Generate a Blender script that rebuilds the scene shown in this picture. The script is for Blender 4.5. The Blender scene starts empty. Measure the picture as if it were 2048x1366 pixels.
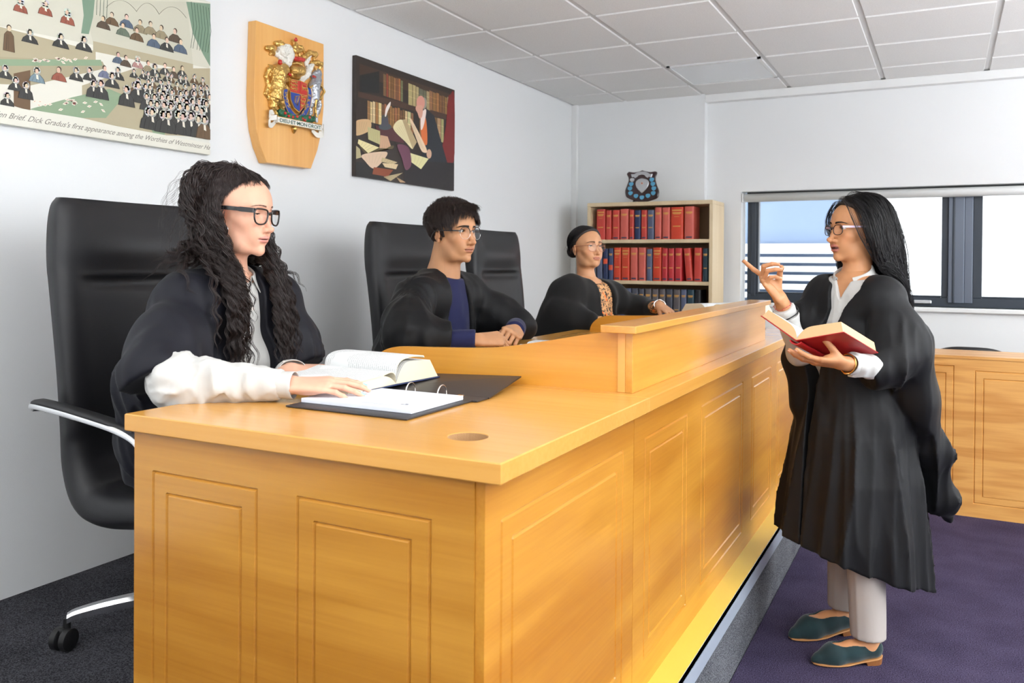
import bpy, bmesh, math, random
import numpy as np
from mathutils import Vector, Matrix
PI = math.pi
scene = bpy.context.scene
COL = scene.collection
rnd = random.Random(7)
V = lambda *a: np.array(a, float)

# ------------------------------------------------------------------ materials
def srgb(r, g, b):
    f = lambda c: (c/255/12.92) if c/255 <= .04045 else ((c/255+.055)/1.055)**2.4
    return (f(r), f(g), f(b), 1)

def new_mat(name):
    m = bpy.data.materials.new(name); m.use_nodes = True
    nt = m.node_tree; b = nt.nodes['Principled BSDF']
    return m, nt, b

def N(nt, kind, **kw):
    n = nt.nodes.new(kind)
    for k, v in kw.items():
        if k in n.inputs.keys(): n.inputs[k].default_value = v
        else: setattr(n, k, v)
    return n

def plain(name, col, rough=.5, metal=0., bump=0., bscale=200, coat=0., spec=.5, sheen=0., vary=0., vscale=6, detail=4, trans=0., alpha=1., sss=0.):
    m, nt, b = new_mat(name); L = nt.links.new
    b.inputs['Base Color'].default_value = col
    b.inputs['Roughness'].default_value = rough
    b.inputs['Metallic'].default_value = metal
    b.inputs['Coat Weight'].default_value = coat
    b.inputs['Coat Roughness'].default_value = .15
    b.inputs['Specular IOR Level'].default_value = spec
    if sheen: b.inputs['Sheen Weight'].default_value = sheen; b.inputs['Sheen Roughness'].default_value = .4
    if trans: b.inputs['Transmission Weight'].default_value = trans
    if alpha < 1: b.inputs['Alpha'].default_value = alpha
    if sss:
        b.inputs['Subsurface Weight'].default_value = sss
        b.inputs['Subsurface Radius'].default_value = (.012, .005, .003); b.inputs['Subsurface Scale'].default_value = 1.
    tc = N(nt, 'ShaderNodeTexCoord')
    if bump:
        n = N(nt, 'ShaderNodeTexNoise', Scale=bscale, Detail=detail)
        bp = N(nt, 'ShaderNodeBump', Strength=min(1, bump), Distance=.002*max(1, bump))
        L(tc.outputs['Object'], n.inputs['Vector']); L(n.outputs['Fac'], bp.inputs['Height']); L(bp.outputs['Normal'], b.inputs['Normal'])
    if vary:
        n = N(nt, 'ShaderNodeTexNoise', Scale=vscale, Detail=5)
        r = N(nt, 'ShaderNodeValToRGB')
        c = Vector(col[:3])
        r.color_ramp.elements[0].color = (*[x*(1-vary) for x in c], 1); r.color_ramp.elements[0].position = .3
        r.color_ramp.elements[1].color = (*[min(1, x*(1+vary)) for x in c], 1); r.color_ramp.elements[1].position = .7
        L(tc.outputs['Object'], n.inputs['Vector']); L(n.outputs['Fac'], r.inputs['Fac']); L(r.outputs['Color'], b.inputs['Base Color'])
    return m

def attr_mat(name, rough=.5, metal=0., sss=0., attr='Col', bump=0, bscale=300, spec=.5, coat=0.):
    m, nt, b = new_mat(name); L = nt.links.new
    a = N(nt, 'ShaderNodeVertexColor'); a.layer_name = attr
    L(a.outputs['Color'], b.inputs['Base Color'])
    b.inputs['Roughness'].default_value = rough; b.inputs['Metallic'].default_value = metal
    b.inputs['Specular IOR Level'].default_value = spec; b.inputs['Coat Weight'].default_value = coat
    if sss:
        b.inputs['Subsurface Weight'].default_value = sss
        b.inputs['Subsurface Radius'].default_value = (.010, .004, .0025); b.inputs['Subsurface Scale'].default_value = 1.
    if bump:
        tc = N(nt, 'ShaderNodeTexCoord')
        n = N(nt, 'ShaderNodeTexNoise', Scale=bscale, Detail=3)
        bp = N(nt, 'ShaderNodeBump', Strength=bump, Distance=.001)
        L(tc.outputs['Object'], n.inputs['Vector']); L(n.outputs['Fac'], bp.inputs['Height']); L(bp.outputs['Normal'], b.inputs['Normal'])
    return m

def clear_glass(name, refl=.10, tint=(1, 1, 1, 1)):
    """thin clear glass: lets light straight through and mirrors a little"""
    m, nt, b = new_mat(name); L = nt.links.new
    tr = N(nt, 'ShaderNodeBsdfTransparent'); tr.inputs['Color'].default_value = tint
    gl = N(nt, 'ShaderNodeBsdfGlossy'); gl.inputs['Roughness'].default_value = .02
    mx = N(nt, 'ShaderNodeMixShader'); fr_ = N(nt, 'ShaderNodeLayerWeight'); fr_.inputs['Blend'].default_value = .06
    ma = N(nt, 'ShaderNodeMath', operation='MULTIPLY_ADD'); ma.inputs[1].default_value = .35; ma.inputs[2].default_value = refl*.2
    L(fr_.outputs['Fresnel'], ma.inputs[0]); L(ma.outputs[0], mx.inputs['Fac']); L(tr.outputs[0], mx.inputs[1]); L(gl.outputs[0], mx.inputs[2])
    L(mx.outputs[0], nt.nodes['Material Output'].inputs['Surface']); return m
M_glassl = clear_glass('spectacle_lens', .06); M_pane = clear_glass('window_pane_glass', .08)

def wood(name, c1, c2, axis=0, rough=.3, scale=1., dark=None, coat=.3, contrast=1., rot=0.):
    """grain runs along `axis`"""
    m, nt, b = new_mat(name); L = nt.links.new
    tc = N(nt, 'ShaderNodeTexCoord'); mp = N(nt, 'ShaderNodeMapping')
    s = [4.2*scale]*3; s[axis] = .55*scale
    mp.inputs['Scale'].default_value = s
    rr = [0, 0, 0]; rr[0 if axis == 1 else 1] = rot; mp.inputs['Rotation'].default_value = rr
    L(tc.outputs['Object'], mp.inputs['Vector'])
    n1 = N(nt, 'ShaderNodeTexNoise', Scale=1.1, Detail=2, Distortion=.3)
    L(mp.outputs['Vector'], n1.inputs['Vector'])
    mu = N(nt, 'ShaderNodeMath', operation='MULTIPLY'); mu.inputs[1].default_value = 14*contrast
    L(n1.outputs['Fac'], mu.inputs[0])
    sn = N(nt, 'ShaderNodeMath', operation='SINE'); L(mu.outputs[0], sn.inputs[0])
    mp2 = N(nt, 'ShaderNodeMapping'); s2 = [90*scale]*3; s2[axis] = 2.5*scale; mp2.inputs['Scale'].default_value = s2
    mp2.inputs['Rotation'].default_value = rr
    L(tc.outputs['Object'], mp2.inputs['Vector'])
    n2 = N(nt, 'ShaderNodeTexNoise', Scale=1., Detail=3); L(mp2.outputs['Vector'], n2.inputs['Vector'])
    a1 = N(nt, 'ShaderNodeMath', operation='MULTIPLY_ADD'); a1.inputs[1].default_value = .22; a1.inputs[2].default_value = .25
    L(sn.outputs[0], a1.inputs[0])
    a2 = N(nt, 'ShaderNodeMath', operation='MULTIPLY_ADD'); a2.inputs[1].default_value = .5
    L(n2.outputs['Fac'], a2.inputs[0]); L(a1.outputs[0], a2.inputs[2])
    r = N(nt, 'ShaderNodeValToRGB')
    r.color_ramp.elements[0].position = .15; r.color_ramp.elements[0].color = c2
    r.color_ramp.elements[1].position = .85; r.color_ramp.elements[1].color = c1
    L(a2.outputs[0], r.inputs['Fac']); L(r.outputs['Color'], b.inputs['Base Color'])
    b.inputs['Roughness'].default_value = rough; b.inputs['Coat Weight'].default_value = coat; b.inputs['Coat Roughness'].default_value = .12
    return m

def carpet(name, c1, c2, sc=260):
    m, nt, b = new_mat(name); L = nt.links.new
    tc = N(nt, 'ShaderNodeTexCoord')
    n = N(nt, 'ShaderNodeTexNoise', Scale=sc, Detail=3); n2 = N(nt, 'ShaderNodeTexNoise', Scale=5., Detail=4)
    L(tc.outputs['Object'], n.inputs['Vector']); L(tc.outputs['Object'], n2.inputs['Vector'])
    ad = N(nt, 'ShaderNodeMath', operation='MULTIPLY_ADD'); ad.inputs[1].default_value = .25
    L(n2.outputs['Fac'], ad.inputs[0]); L(n.outputs['Fac'], ad.inputs[2])
    r = N(nt, 'ShaderNodeValToRGB'); r.color_ramp.elements[0].position = .5; r.color_ramp.elements[1].position = .78
    r.color_ramp.elements[0].color = c1; r.color_ramp.elements[1].color = c2
    L(ad.outputs[0], r.inputs['Fac']); L(r.outputs['Color'], b.inputs['Base Color'])
    bp = N(nt, 'ShaderNodeBump', Strength=.9, Distance=.004); L(n.outputs['Fac'], bp.inputs['Height']); L(bp.outputs['Normal'], b.inputs['Normal'])
    b.inputs['Roughness'].default_value = .95; b.inputs['Specular IOR Level'].default_value = .1
    return m

# ------------------------------------------------------------------ objects
def tag(o, label=None, cat=None, group=None, kind=None):
    if label: o['label'] = label
    if cat: o['category'] = cat
    if group: o['group'] = group
    if kind: o['kind'] = kind
    return o

def thing(name, loc, label, cat, rotz=0., group=None, kind=None):
    o = bpy.data.objects.new(name, None); COL.objects.link(o)
    o.empty_display_size = .05
    o.location = loc; o.rotation_euler = (0, 0, rotz)
    return tag(o, label, cat, group, kind)

def mesh_obj(name, verts, faces, mat, parent=None, smooth=False, loc=None, cols=None):
    me = bpy.data.meshes.new(name)
    verts = np.asarray(verts, float)
    if parent is not None and loc is None:
        # verts are in world space: bring them into the parent's frame
        M = root_matrix(parent).inverted()
        R_ = np.array(M.to_3x3()); t_ = np.array(M.translation)
        verts = verts @ R_.T + t_
    elif parent is None and loc is not None:
        verts = verts - np.array(loc)
    me.from_pydata(verts.tolist(), [], [list(map(int, f)) for f in faces])
    if mat is not None:
        for mm in (mat if isinstance(mat, (list, tuple)) else [mat]): me.materials.append(mm)
    if smooth: me.shade_smooth()
    if cols is not None:
        ca = me.color_attributes.new('Col', 'FLOAT_COLOR', 'POINT')
        c4 = np.ones((len(verts), 4), np.float32); c4[:, :3] = np.asarray(cols)[:, :3]
        ca.data.foreach_set('color', c4.ravel())
    me.update()
    o = bpy.data.objects.new(name, me); COL.objects.link(o)
    if parent is not None: o.parent = parent
    elif loc is not None: o.location = loc
    return o

def root_matrix(o):
    m = Matrix.Identity(4); 
    chain = []
    while o is not None: chain.append(o); o = o.parent
    for c in reversed(chain):
        m = m @ Matrix.LocRotScale(c.location, c.rotation_euler, c.scale)
    return m

class MB:
    """collects geometry, in world coordinates"""
    def __init__(s): s.v = []; s.f = []; s.c = []; s.mi = []
    def add(s, verts, faces, col=None, mi=0):
        o = len(s.v); s.v.extend([tuple(x) for x in verts]); s.f.extend([tuple(i+o for i in f) for f in faces])
        s.mi.extend([mi]*len(faces))
        s.c.extend([col if col is not None else (1, 1, 1)]*len(verts))
        return s
    def box(s, a, b, bev=0., M=None, col=None, mi=0):
        bm = bmesh.new(); bmesh.ops.create_cube(bm, size=1)
        a = np.minimum(a, b)*1., np.maximum(a, b)*1.; lo, hi = a
        for v in bm.verts: v.co = Vector([(lo[i]+hi[i])/2+v.co[i]*(hi[i]-lo[i]) for i in range(3)])
        if bev > 0: bmesh.ops.bevel(bm, geom=bm.edges[:], offset=bev, segments=2, affect='EDGES', profile=.5)
        s.bm(bm, M, col, mi); return s
    def bm(s, bm, M=None, col=None, mi=0):
        bm.verts.index_update()
        vs = [(M @ v.co) if M is not None else v.co.copy() for v in bm.verts]
        s.add(vs, [[v.index for v in f.verts] for f in bm.faces], col, mi); bm.free(); return s
    def tube(s, pts, rad, n=8, cap=True, col=None, mi=0, sq=None):
        pts = [np.array(p, float) for p in pts]; k = len(pts)
        if np.isscalar(rad): rad = [rad]*k
        vs = []; up = None
        for i in range(k):
            t = pts[min(i+1, k-1)]-pts[max(i-1, 0)]; t = t/(np.linalg.norm(t)+1e-12)
            if up is None:
                up = np.array([0, 0, 1.]) if abs(t[2]) < .9 else np.array([1., 0, 0])
            a = np.cross(up, t); a /= np.linalg.norm(a)+1e-12; up = np.cross(t, a)
            for j in range(n):
                th = 2*PI*j/n
                vs.append(pts[i]+rad[i]*(a*math.cos(th)+up*math.sin(th)*(sq or 1)))
        fs = [[i*n+j, i*n+(j+1) % n, (i+1)*n+(j+1) % n, (i+1)*n+j] for i in range(k-1) for j in range(n)]
        if cap: fs.append([j for j in range(n)][::-1]); fs.append([(k-1)*n+j for j in range(n)])
        s.add(vs, fs, col, mi); return s
    def prism(s, pts2, d0, d1, frame=None, col=None, mi=0):
        """extrude polygon pts2 (a,b) from depth d0 to d1; frame(a,b,d)->xyz"""
        fr = frame or (lambda a, b, d: (a, b, d))
        n = len(pts2); vs = [fr(a, b, d0) for a, b in pts2]+[fr(a, b, d1) for a, b in pts2]
        fs = [list(range(n))[::-1], list(range(n, 2*n))]+[[i, (i+1) % n, n+(i+1) % n, n+i] for i in range(n)]
        s.add(vs, fs, col, mi); return s
    def grid(s, P, closed_u=False, closed_v=False, col=None, mi=0):
        P = np.asarray(P); a, b = P.shape[:2]
        fs = [[i*b+j, i*b+(j+1) % b, ((i+1) % a)*b+(j+1) % b, ((i+1) % a)*b+j]
              for i in range(a if closed_u else a-1) for j in range(b if closed_v else b-1)]
        s.add(P.reshape(-1, 3), fs, col, mi); return s
    def sphere(s, c, r, n=12, m=8, col=None, mi=0, M=None):
        r = np.array([r]*3 if np.isscalar(r) else r, float)
        vs = [(0, 0, 1)]+[(math.sin(PI*i/m)*math.cos(2*PI*j/n), math.sin(PI*i/m)*math.sin(2*PI*j/n), math.cos(PI*i/m)) for i in range(1, m) for j in range(n)]+[(0, 0, -1)]
        vs = np.array(vs)*r
        if M is not None: vs = vs @ np.asarray(M).T
        vs = vs+np.array(c)
        fs = [[0, 1+j, 1+(j+1) % n] for j in range(n)]
        fs += [[1+(i-1)*n+j, 1+i*n+j, 1+i*n+(j+1) % n, 1+(i-1)*n+(j+1) % n] for i in range(1, m-1) for j in range(n)]
        fs += [[1+(m-2)*n+j, len(vs)-1, 1+(m-2)*n+(j+1) % n] for j in range(n)]
        s.add(vs, fs, col, mi); return s
    def build(s, name, mat, parent=None, smooth=False, usecol=False, loc=None, fixn=True):
        o = mesh_obj(name, s.v, s.f, mat, parent, smooth, loc, s.c if usecol else None)
        if any(s.mi): o.data.polygons.foreach_set('material_index', s.mi)
        if fixn:
            bm = bmesh.new(); bm.from_mesh(o.data); bmesh.ops.recalc_face_normals(bm, faces=bm.faces[:]); bm.to_mesh(o.data); bm.free()
        return o

def smooth_by_angle(o, ang=40):
    me = o.data; me.shade_smooth()
    bm = bmesh.new(); bm.from_mesh(me)
    for e in bm.edges:
        if len(e.link_faces) == 2 and e.calc_face_angle(0) > math.radians(ang): e.smooth = False
    bm.to_mesh(me); bm.free(); return o

def copy_tree(o, parent=None):
    c = o.copy(); COL.objects.link(c)
    if parent is not None: c.parent = parent
    for ch in [x for x in COL.objects if x.parent == o]: copy_tree(ch, c)
    return c

def catmull(pts, n):
    """smooth curve through the rows of pts, n samples"""
    P = np.asarray(pts, float); k = len(P)
    Q = np.vstack([2*P[0]-P[1], P, 2*P[-1]-P[-2]])
    t = np.linspace(0, k-1-1e-9, n); i = np.floor(t).astype(int); u = (t-i)[:, None]
    p0, p1, p2, p3 = Q[i], Q[i+1], Q[i+2], Q[i+3]
    return .5*((2*p1)+(-p0+p2)*u+(2*p0-5*p1+4*p2-p3)*u**2+(-p0+3*p1-3*p2+p3)*u**3)

# ------------------------------------------------------------------ SDF engine
def _n(a): return np.sqrt((a*a).sum(-1))
def smin(a, b, k):
    if k <= 0: return np.minimum(a, b)
    h = np.clip(.5+.5*(b-a)/k, 0, 1); return b*(1-h)+a*h-k*h*(1-h)
def smax(a, b, k): return -smin(-a, -b, k)
def s_cone(P, a, b, ra, rb):
    """tapered capsule"""
    a = np.asarray(a, float); b = np.asarray(b, float); ba = b-a; l2 = ba@ba+1e-12
    h = np.clip(((P-a)@ba)/l2, 0, 1)
    return _n(P-a-h[..., None]*ba)-(ra+(rb-ra)*h)
def s_ell(P, c, r, R=None):
    q = P-np.asarray(c, float)
    if R is not None: q = q@R          # R columns = local axes
    r = np.asarray(r, float); k0 = _n(q/r); k1 = _n(q/(r*r))
    return k0*(k0-1)/(k1+1e-9)
def s_box(P, c, h, rr=0., R=None):
    q = P-np.asarray(c, float)
    if R is not None: q = q@R
    q = np.abs(q)-np.asarray(h, float)+rr
    return _n(np.maximum(q, 0))+np.minimum(q.max(-1), 0)-rr
def s_path(P, pts, rad, k=.01):
    d = None
    for i in range(len(pts)-1):
        e = s_cone(P, pts[i], pts[i+1], rad[i], rad[i+1]); d = e if d is None else smin(d, e, k)
    return d
def rotm(ax, ang):
    return np.array(Matrix.Rotation(ang, 3, ax))
def vnoise(P, s, seed=0):
    """smooth value noise in about -1..1"""
    q = P*s+seed*17.3; i = np.floor(q).astype(np.int64); f = q-i; f = f*f*(3-2*f)
    def h(x, y, z):
        n = (x*374761393+y*668265263+z*2147483647+seed*1013) & 0xffffffff
        n = ((n ^ (n >> 13))*1274126177) & 0xffffffff
        return ((n ^ (n >> 16)) & 0xffff)/32767.5-1
    r = 0
    for dx in (0, 1):
        for dy in (0, 1):
            for dz in (0, 1):
                w = (f[..., 0] if dx else 1-f[..., 0])*(f[..., 1] if dy else 1-f[..., 1])*(f[..., 2] if dz else 1-f[..., 2])
                r = r+w*h(i[..., 0]+dx, i[..., 1]+dy, i[..., 2]+dz)
    return r

def mesh_sdf(fn, lo, hi, h, B=8, slack=1.8):
    """surface nets of fn(P)<0 inside box lo..hi at cell size h; block-sparse"""
    lo = np.asarray(lo, float); hi = np.asarray(hi, float)
    nb = np.maximum(1, np.ceil((hi-lo)/(h*B)).astype(int)); n = nb*B+1
    cen = np.stack(np.meshgrid(*[lo[i]+(np.arange(nb[i])+.5)*B*h for i in range(3)], indexing='ij'), -1)
    dc = fn(cen.reshape(-1, 3)).reshape(nb)
    near = np.abs(dc) < B*h*.87*slack
    F = np.ones(n, np.float32)
    F[:-1, :-1, :-1] = np.repeat(np.repeat(np.repeat(np.where(dc > 0, 1., -1.), B, 0), B, 1), B, 2)
    idx = np.argwhere(near)
    off = np.stack(np.meshgrid(*[np.arange(B+1)]*3, indexing='ij'), -1).reshape(-1, 3)
    CH = 400
    for c0 in range(0, len(idx), CH):
        b = idx[c0:c0+CH]
        I = (b[:, None, :]*B+off[None]).reshape(-1, 3)
        vals = fn(lo+I*h)
        F[I[:, 0], I[:, 1], I[:, 2]] = vals
    F[0] = F[-1] = 1; F[:, 0] = F[:, -1] = 1; F[:, :, 0] = F[:, :, -1] = 1
    ins = F < 0
    # cells with sign change
    c = ins[:-1, :-1, :-1].astype(np.int8)
    for d in ((1, 0, 0), (0, 1, 0), (0, 0, 1), (1, 1, 0), (1, 0, 1), (0, 1, 1), (1, 1, 1)):
        c = c+ins[d[0]:n[0]-1+d[0], d[1]:n[1]-1+d[1], d[2]:n[2]-1+d[2]]
    act = (c > 0) & (c < 8)
    A = np.argwhere(act)
    vid = -np.ones(act.shape, np.int64); vid[act] = np.arange(len(A))
    acc = np.zeros((len(A), 3)); cnt = np.zeros(len(A))
    cor = [(x, y, z) for x in (0, 1) for y in (0, 1) for z in (0, 1)]
    for ai, a in enumerate(cor):
        for b in cor[ai+1:]:
            if sum(abs(a[i]-b[i]) for i in range(3)) != 1: continue
            fa = F[A[:, 0]+a[0], A[:, 1]+a[1], A[:, 2]+a[2]]; fb = F[A[:, 0]+b[0], A[:, 1]+b[1], A[:, 2]+b[2]]
            m = (fa < 0) != (fb < 0)
            t = np.where(m, fa/(fa-fb+1e-20), 0)
            p = np.array(a)[None]+t[:, None]*(np.array(b)-np.array(a))[None]
            acc[m] += p[m]; cnt[m] += 1
    verts = lo+(A+acc/np.maximum(cnt, 1)[:, None])*h
    faces = []
    for ax in range(3):
        o1, o2 = [(1, 2), (2, 0), (0, 1)][ax]
        s0 = [slice(1, n[i]-1) for i in range(3)]; s0[ax] = slice(0, n[ax]-1)
        s1 = list(s0); s1[ax] = slice(1, n[ax])
        f0 = ins[tuple(s0)]; f1 = ins[tuple(s1)]
        E = np.argwhere(f0 != f1)
        base = E.copy()
        for i in range(3):
            if i != ax: base[:, i] += 1
        flip = f0[tuple(E.T)]
        d1 = np.zeros(3, int); d1[o1] = 1; d2 = np.zeros(3, int); d2[o2] = 1
        q = [vid[tuple((base-x).T)] for x in (d1+d2, d2, d1*0, d1)]
        q = np.stack(q, 1)
        q[~flip] = q[~flip][:, ::-1]
        faces.append(q)
    faces = np.concatenate(faces)
    faces = faces[(faces >= 0).all(1)]
    return verts, faces

def relax(v, f, it=1, w=.5):
    """laplacian smoothing of a quad mesh"""
    v = v.copy(); e = np.concatenate([f[:, [0, 1]], f[:, [1, 2]], f[:, [2, 3]], f[:, [3, 0]]])
    for _ in range(it):
        acc = np.zeros_like(v); c = np.zeros(len(v))
        for a, b in ((0, 1), (1, 0)):
            for k in range(3): acc[:, k] += np.bincount(e[:, a], weights=v[e[:, b], k], minlength=len(v))
            c += np.bincount(e[:, a], minlength=len(v))
        v = v*(1-w)+w*acc/np.maximum(c, 1)[:, None]
    return v

def sdf_obj(name, fn, lo, hi, h, mat, parent=None, colfn=None, sm=1, loc=None, slack=1.8):
    v, f = mesh_sdf(fn, lo, hi, h, slack=slack)
    if sm: v = relax(v, f, sm)
    return mesh_obj(name, v, f, mat, parent, True, loc, colfn(v) if colfn else None)
# ================================================================== ROOM
CEIL = 2.582; PZ = .248; WX = -2.654
M_wall = plain('wall_paint', (.80, .815, .825, 1), .6, bump=.12, bscale=350)
M_white = plain('white_trim', (.80, .81, .81, 1), .45)
M_tile = plain('ceiling_tile', (.87, .87, .86, 1), .9, bump=1., bscale=420, vary=.05, vscale=160)
M_grid = plain('ceiling_grid', (.72, .72, .71, 1), .5)
M_purple = carpet('purple_carpet', srgb(42, 36, 58), srgb(84, 76, 102))
M_char = carpet('charcoal_carpet', srgb(34, 34, 38), srgb(84, 84, 90))
M_riser = carpet('lit_riser_carpet', srgb(48, 50, 56), srgb(128, 130, 136))  # same carpet as the platform top, painted paler as if lit by flash
M_alu = plain('aluminium', (.62, .64, .67, 1), .32, metal=.9)
M_yel = plain('yellow_insert', srgb(226, 196, 84), .35, coat=.3)
M_dkframe = plain('dark_grey_aluminium', srgb(52, 60, 70), .4, spec=.4)
M_mdframe = plain('mid_grey_aluminium', srgb(98, 106, 120), .35, metal=.3)
M_chrome = plain('chrome', (.85, .86, .88, 1), .12, metal=1.)
M_black = plain('black_plastic', srgb(22, 22, 24), .45)

def struct(name, bx, mat, **k):
    m = MB()
    for b in bx: m.box(*b, **k)
    return tag(m.build(name, mat), kind='structure')

XR, YB, YF = 4.2, -3.2, 6.22
struct('floor', [((-.60, YB, -.05), (XR, YF, 0))], M_purple)
o = MB().box((WX, YB, -.05), (-.603, 6.15, PZ)).build('floor_raised', [M_char, M_riser])
for p in o.data.polygons:
    if p.normal.x > .9: p.material_index = 1
tag(o, kind='structure')
M_nose = plain('grey_nosing', srgb(168, 178, 192), .4, metal=.25)
# platform nosing with a yellow insert
struct('trim_1', [((-.645, YB, PZ), (-.595, 6.15, PZ+.004)), ((-.603, YB, PZ-.052), (-.595, 6.15, PZ+.004))], M_nose)
struct('trim_2', [((-.672, YB, PZ), (-.6045, 6.15, PZ+.0055))], M_yel)
struct('wall_left', [((WX-.1, YB, 0), (WX, 6.15, CEIL+.1))], M_wall)
struct('wall_back', [((WX-.1, YB-.1, 0), (XR+.1, YB, CEIL+.1))], M_wall)
struct('wall_right', [((XR, YB, 0), (XR+.1, YF+.1, CEIL+.1))], M_wall)
# far wall: the near half stands 7 cm proud; the other half has the window
WL, WR, WB, WT = -1.345, 2.2, 1.055, 1.862
struct('wall_far', [((WX-.1, 6.15, 0), (-1.60, 6.35, CEIL+.1)), ((-1.60, YF, 0), (WL, YF+.16, CEIL+.1)),
                    ((WR, YF, 0), (XR+.1, YF+.16, CEIL+.1)), ((WL, YF, 0), (WR, YF+.16, WB)), ((WL, YF, WT), (WR, YF+.16, CEIL+.1))], M_wall)
struct('trim_3', [((-1.60, 6.15, 2.525), (XR, YF, CEIL))], M_white, bev=.004)
struct('trim_4', [((WX, 6.11, PZ), (WX+.045, 6.15, CEIL))], M_white, bev=.003)
# ceiling: tegular tiles hanging a little below their grid
m = MB(); m.box((WX, YB, CEIL+.008), (XR, YF, CEIL+.06), mi=1)
xs = [-2.654]+[-2.22+.608*i for i in range(12)]; ys = [YB]+[-2.76+.6105*i for i in range(15)]+[YF]
xs = [x for x in xs if x < XR-.05]+[XR]; ys = [y for y in ys if y < YF-.02]+[YF]
LIGHTCELL = None
for i in range(len(xs)-1):
    for j in range(len(ys)-1):
        a, b, c, d = xs[i]+.012, xs[i+1]-.012, ys[j]+.012, ys[j+1]-.012
        if abs(xs[i]+1.612) < .02 and abs(ys[j]-5.17) < .08: LIGHTCELL = (a, b, c, d); continue
        bm = bmesh.new(); bmesh.ops.create_cube(bm, size=1)
        for v in bm.verts:
            top = v.co.z > 0
            ins = 0 if top else .005
            v.co = Vector(((a-0 if v.co.x < 0 else b)+(ins if v.co.x < 0 else -ins), (c if v.co.y < 0 else d)+(ins if v.co.y < 0 else -ins), CEIL+.02 if top else CEIL))
        m.bm(bm)
tag(m.build('ceiling', [M_tile, M_grid]), kind='structure')
a, b, c, d = LIGHTCELL
M_diff = plain('light_diffuser', (.74, .78, .80, 1), .25, coat=.4)
t = thing('ceiling_light', ((a+b)/2, (c+d)/2, CEIL), 'square flush ceiling light panel, switched off, among the tiles above the bookcase', 'ceiling light')
MB().box((a, c, CEIL-.003), (a+.02, d, CEIL+.012)).box((b-.02, c, CEIL-.003), (b, d, CEIL+.012)).box((a, c, CEIL-.003), (b, c+.02, CEIL+.012)).box((a, d-.02, CEIL-.003), (b, d, CEIL+.012)).build('frame', M_white, t)
MB().box((a+.02, c+.02, CEIL-.001), (b-.02, d-.02, CEIL+.012)).build('diffuser', M_diff, t)

# ------------------------------------------------------------------ window
FY = YF+.10          # frame plane
t = bpy.data.objects.new('window_1', None); COL.objects.link(t); t.location = (0, FY, WB); tag(t, kind='structure')
zb, zt = WB+.0, WT
pb, pt = 1.118, 1.80
def fr(x0, x1, z0, z1, mat, y0=0, y1=.06, nm='frame'):
    MB().box((x0, FY+y0, z0), (x1, FY+y1, z1), .004).build(nm, mat, t)
fl = -1.318
fr(fl, WR, zb, pb, M_dkframe); fr(fl, WR, pt, zt, M_dkframe)
fr(fl, -1.236, pb, pt, M_dkframe); fr(fl+.028, -1.255, pb-.02, pt, M_dkframe, -.012, 0)
fr(-.035, .005, pb, pt, M_dkframe); fr(.005, .10, pb-.035, pt, M_mdframe, -.018, .05, 'mullion'); fr(.03, .045, pb-.035, pt, M_dkframe, -.026, 0, 'mullion')
fr(.10, .15, pb-.035, pt, M_mdframe, -.01, .05, 'mullion'); fr(.15, .205, pb, pt, M_dkframe)
fr(1.35, 1.47, pb, pt, M_dkframe)
# inner step of the sash
for x0, x1 in ((-1.236, -.035), (.205, 1.35), (1.47, WR)):
    fr(x0, x1, pb, pb+.012, M_dkframe, .01, .05, 'glazing_bead')
    MB().box((x0, FY+.03, pb), (x1, FY+.036, pt)).build('pane', M_pane, t)
# window stay and handle
mb = MB(); mb.box((.66, FY-.03, pb-.05), (.80, FY-.015, pb-.025), .003); mb.tube([(.72, FY-.03, pb-.03), (.56, FY-.045, pb+.055)], .007, 6); mb.sphere((.73, FY-.03, pb-.03), .018)
mb.build('window_stay', plain('dark_steel', srgb(70, 74, 80), .35, metal=.8), t, True)
mb = MB(); mb.box((-.20, FY-.03, pb-.045), (-.09, FY-.015, pb-.02), .006)
mb.build('handle', M_alu, t)
struct('trim_5', [((WL-.03, YF-.035, WB-.03), (WR, YF+.10, WB))], M_white, bev=.006)   # sill board
# roller blind rolled up in front of the recess head
t = thing('roller_blind', (0, YF+.02, 1.82), 'white roller blind rolled up along the head of the window', 'blind')
MB().tube([(WL+.015, YF+.035, 1.818), (WR-.02, YF+.035, 1.818)], .031, 20).build('fabric_roll', plain('blind_fabric', (.80, .82, .82, 1), .6), t, True)
MB().box((WL+.004, YF+.0, 1.785), (WL+.014, YF+.07, 1.85), .003).build('bracket', M_white, t)
MB().box((fl, FY-.02, 1.852), (WR, FY+.02, WT)).build('gap_shade', M_black, t)  # black bar put in as the shaded gap above the blind

# ------------------------------------------------------------------ outside
M_lou = plain('white_louvre', (.85, .87, .88, 1), .5); M_bw = plain('blue_grey_cladding', srgb(140, 160, 190), .5)
t = thing('neighbouring_building', (-1.4, 9.6, 0), 'pale blue-grey building with a white louvred screen seen through the left window pane', 'building')
MB().box((-3.6, 9.7, -1), (-.95, 10.4, 1.62+.9)).build('wall', M_bw, t)
m = MB()
for i in range(26):
    z = -1.0+i*.098
    if z > 1.46: break
    m.box((-3.6, 9.50, z), (-.92, 9.62, z+.062), .004)
m.box((-1.0, 9.48, -1), (-.92, 9.64, 1.50)).box((-3.6, 9.48, 1.47), (-.92, 9.64, 1.56))
m.build('louvre_slats', M_lou, t)
struct('ground', [((-12, 6.5, -1.2), (12, 30, -1.0))], plain('paving', (.6, .6, .6, 1), .8))

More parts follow.
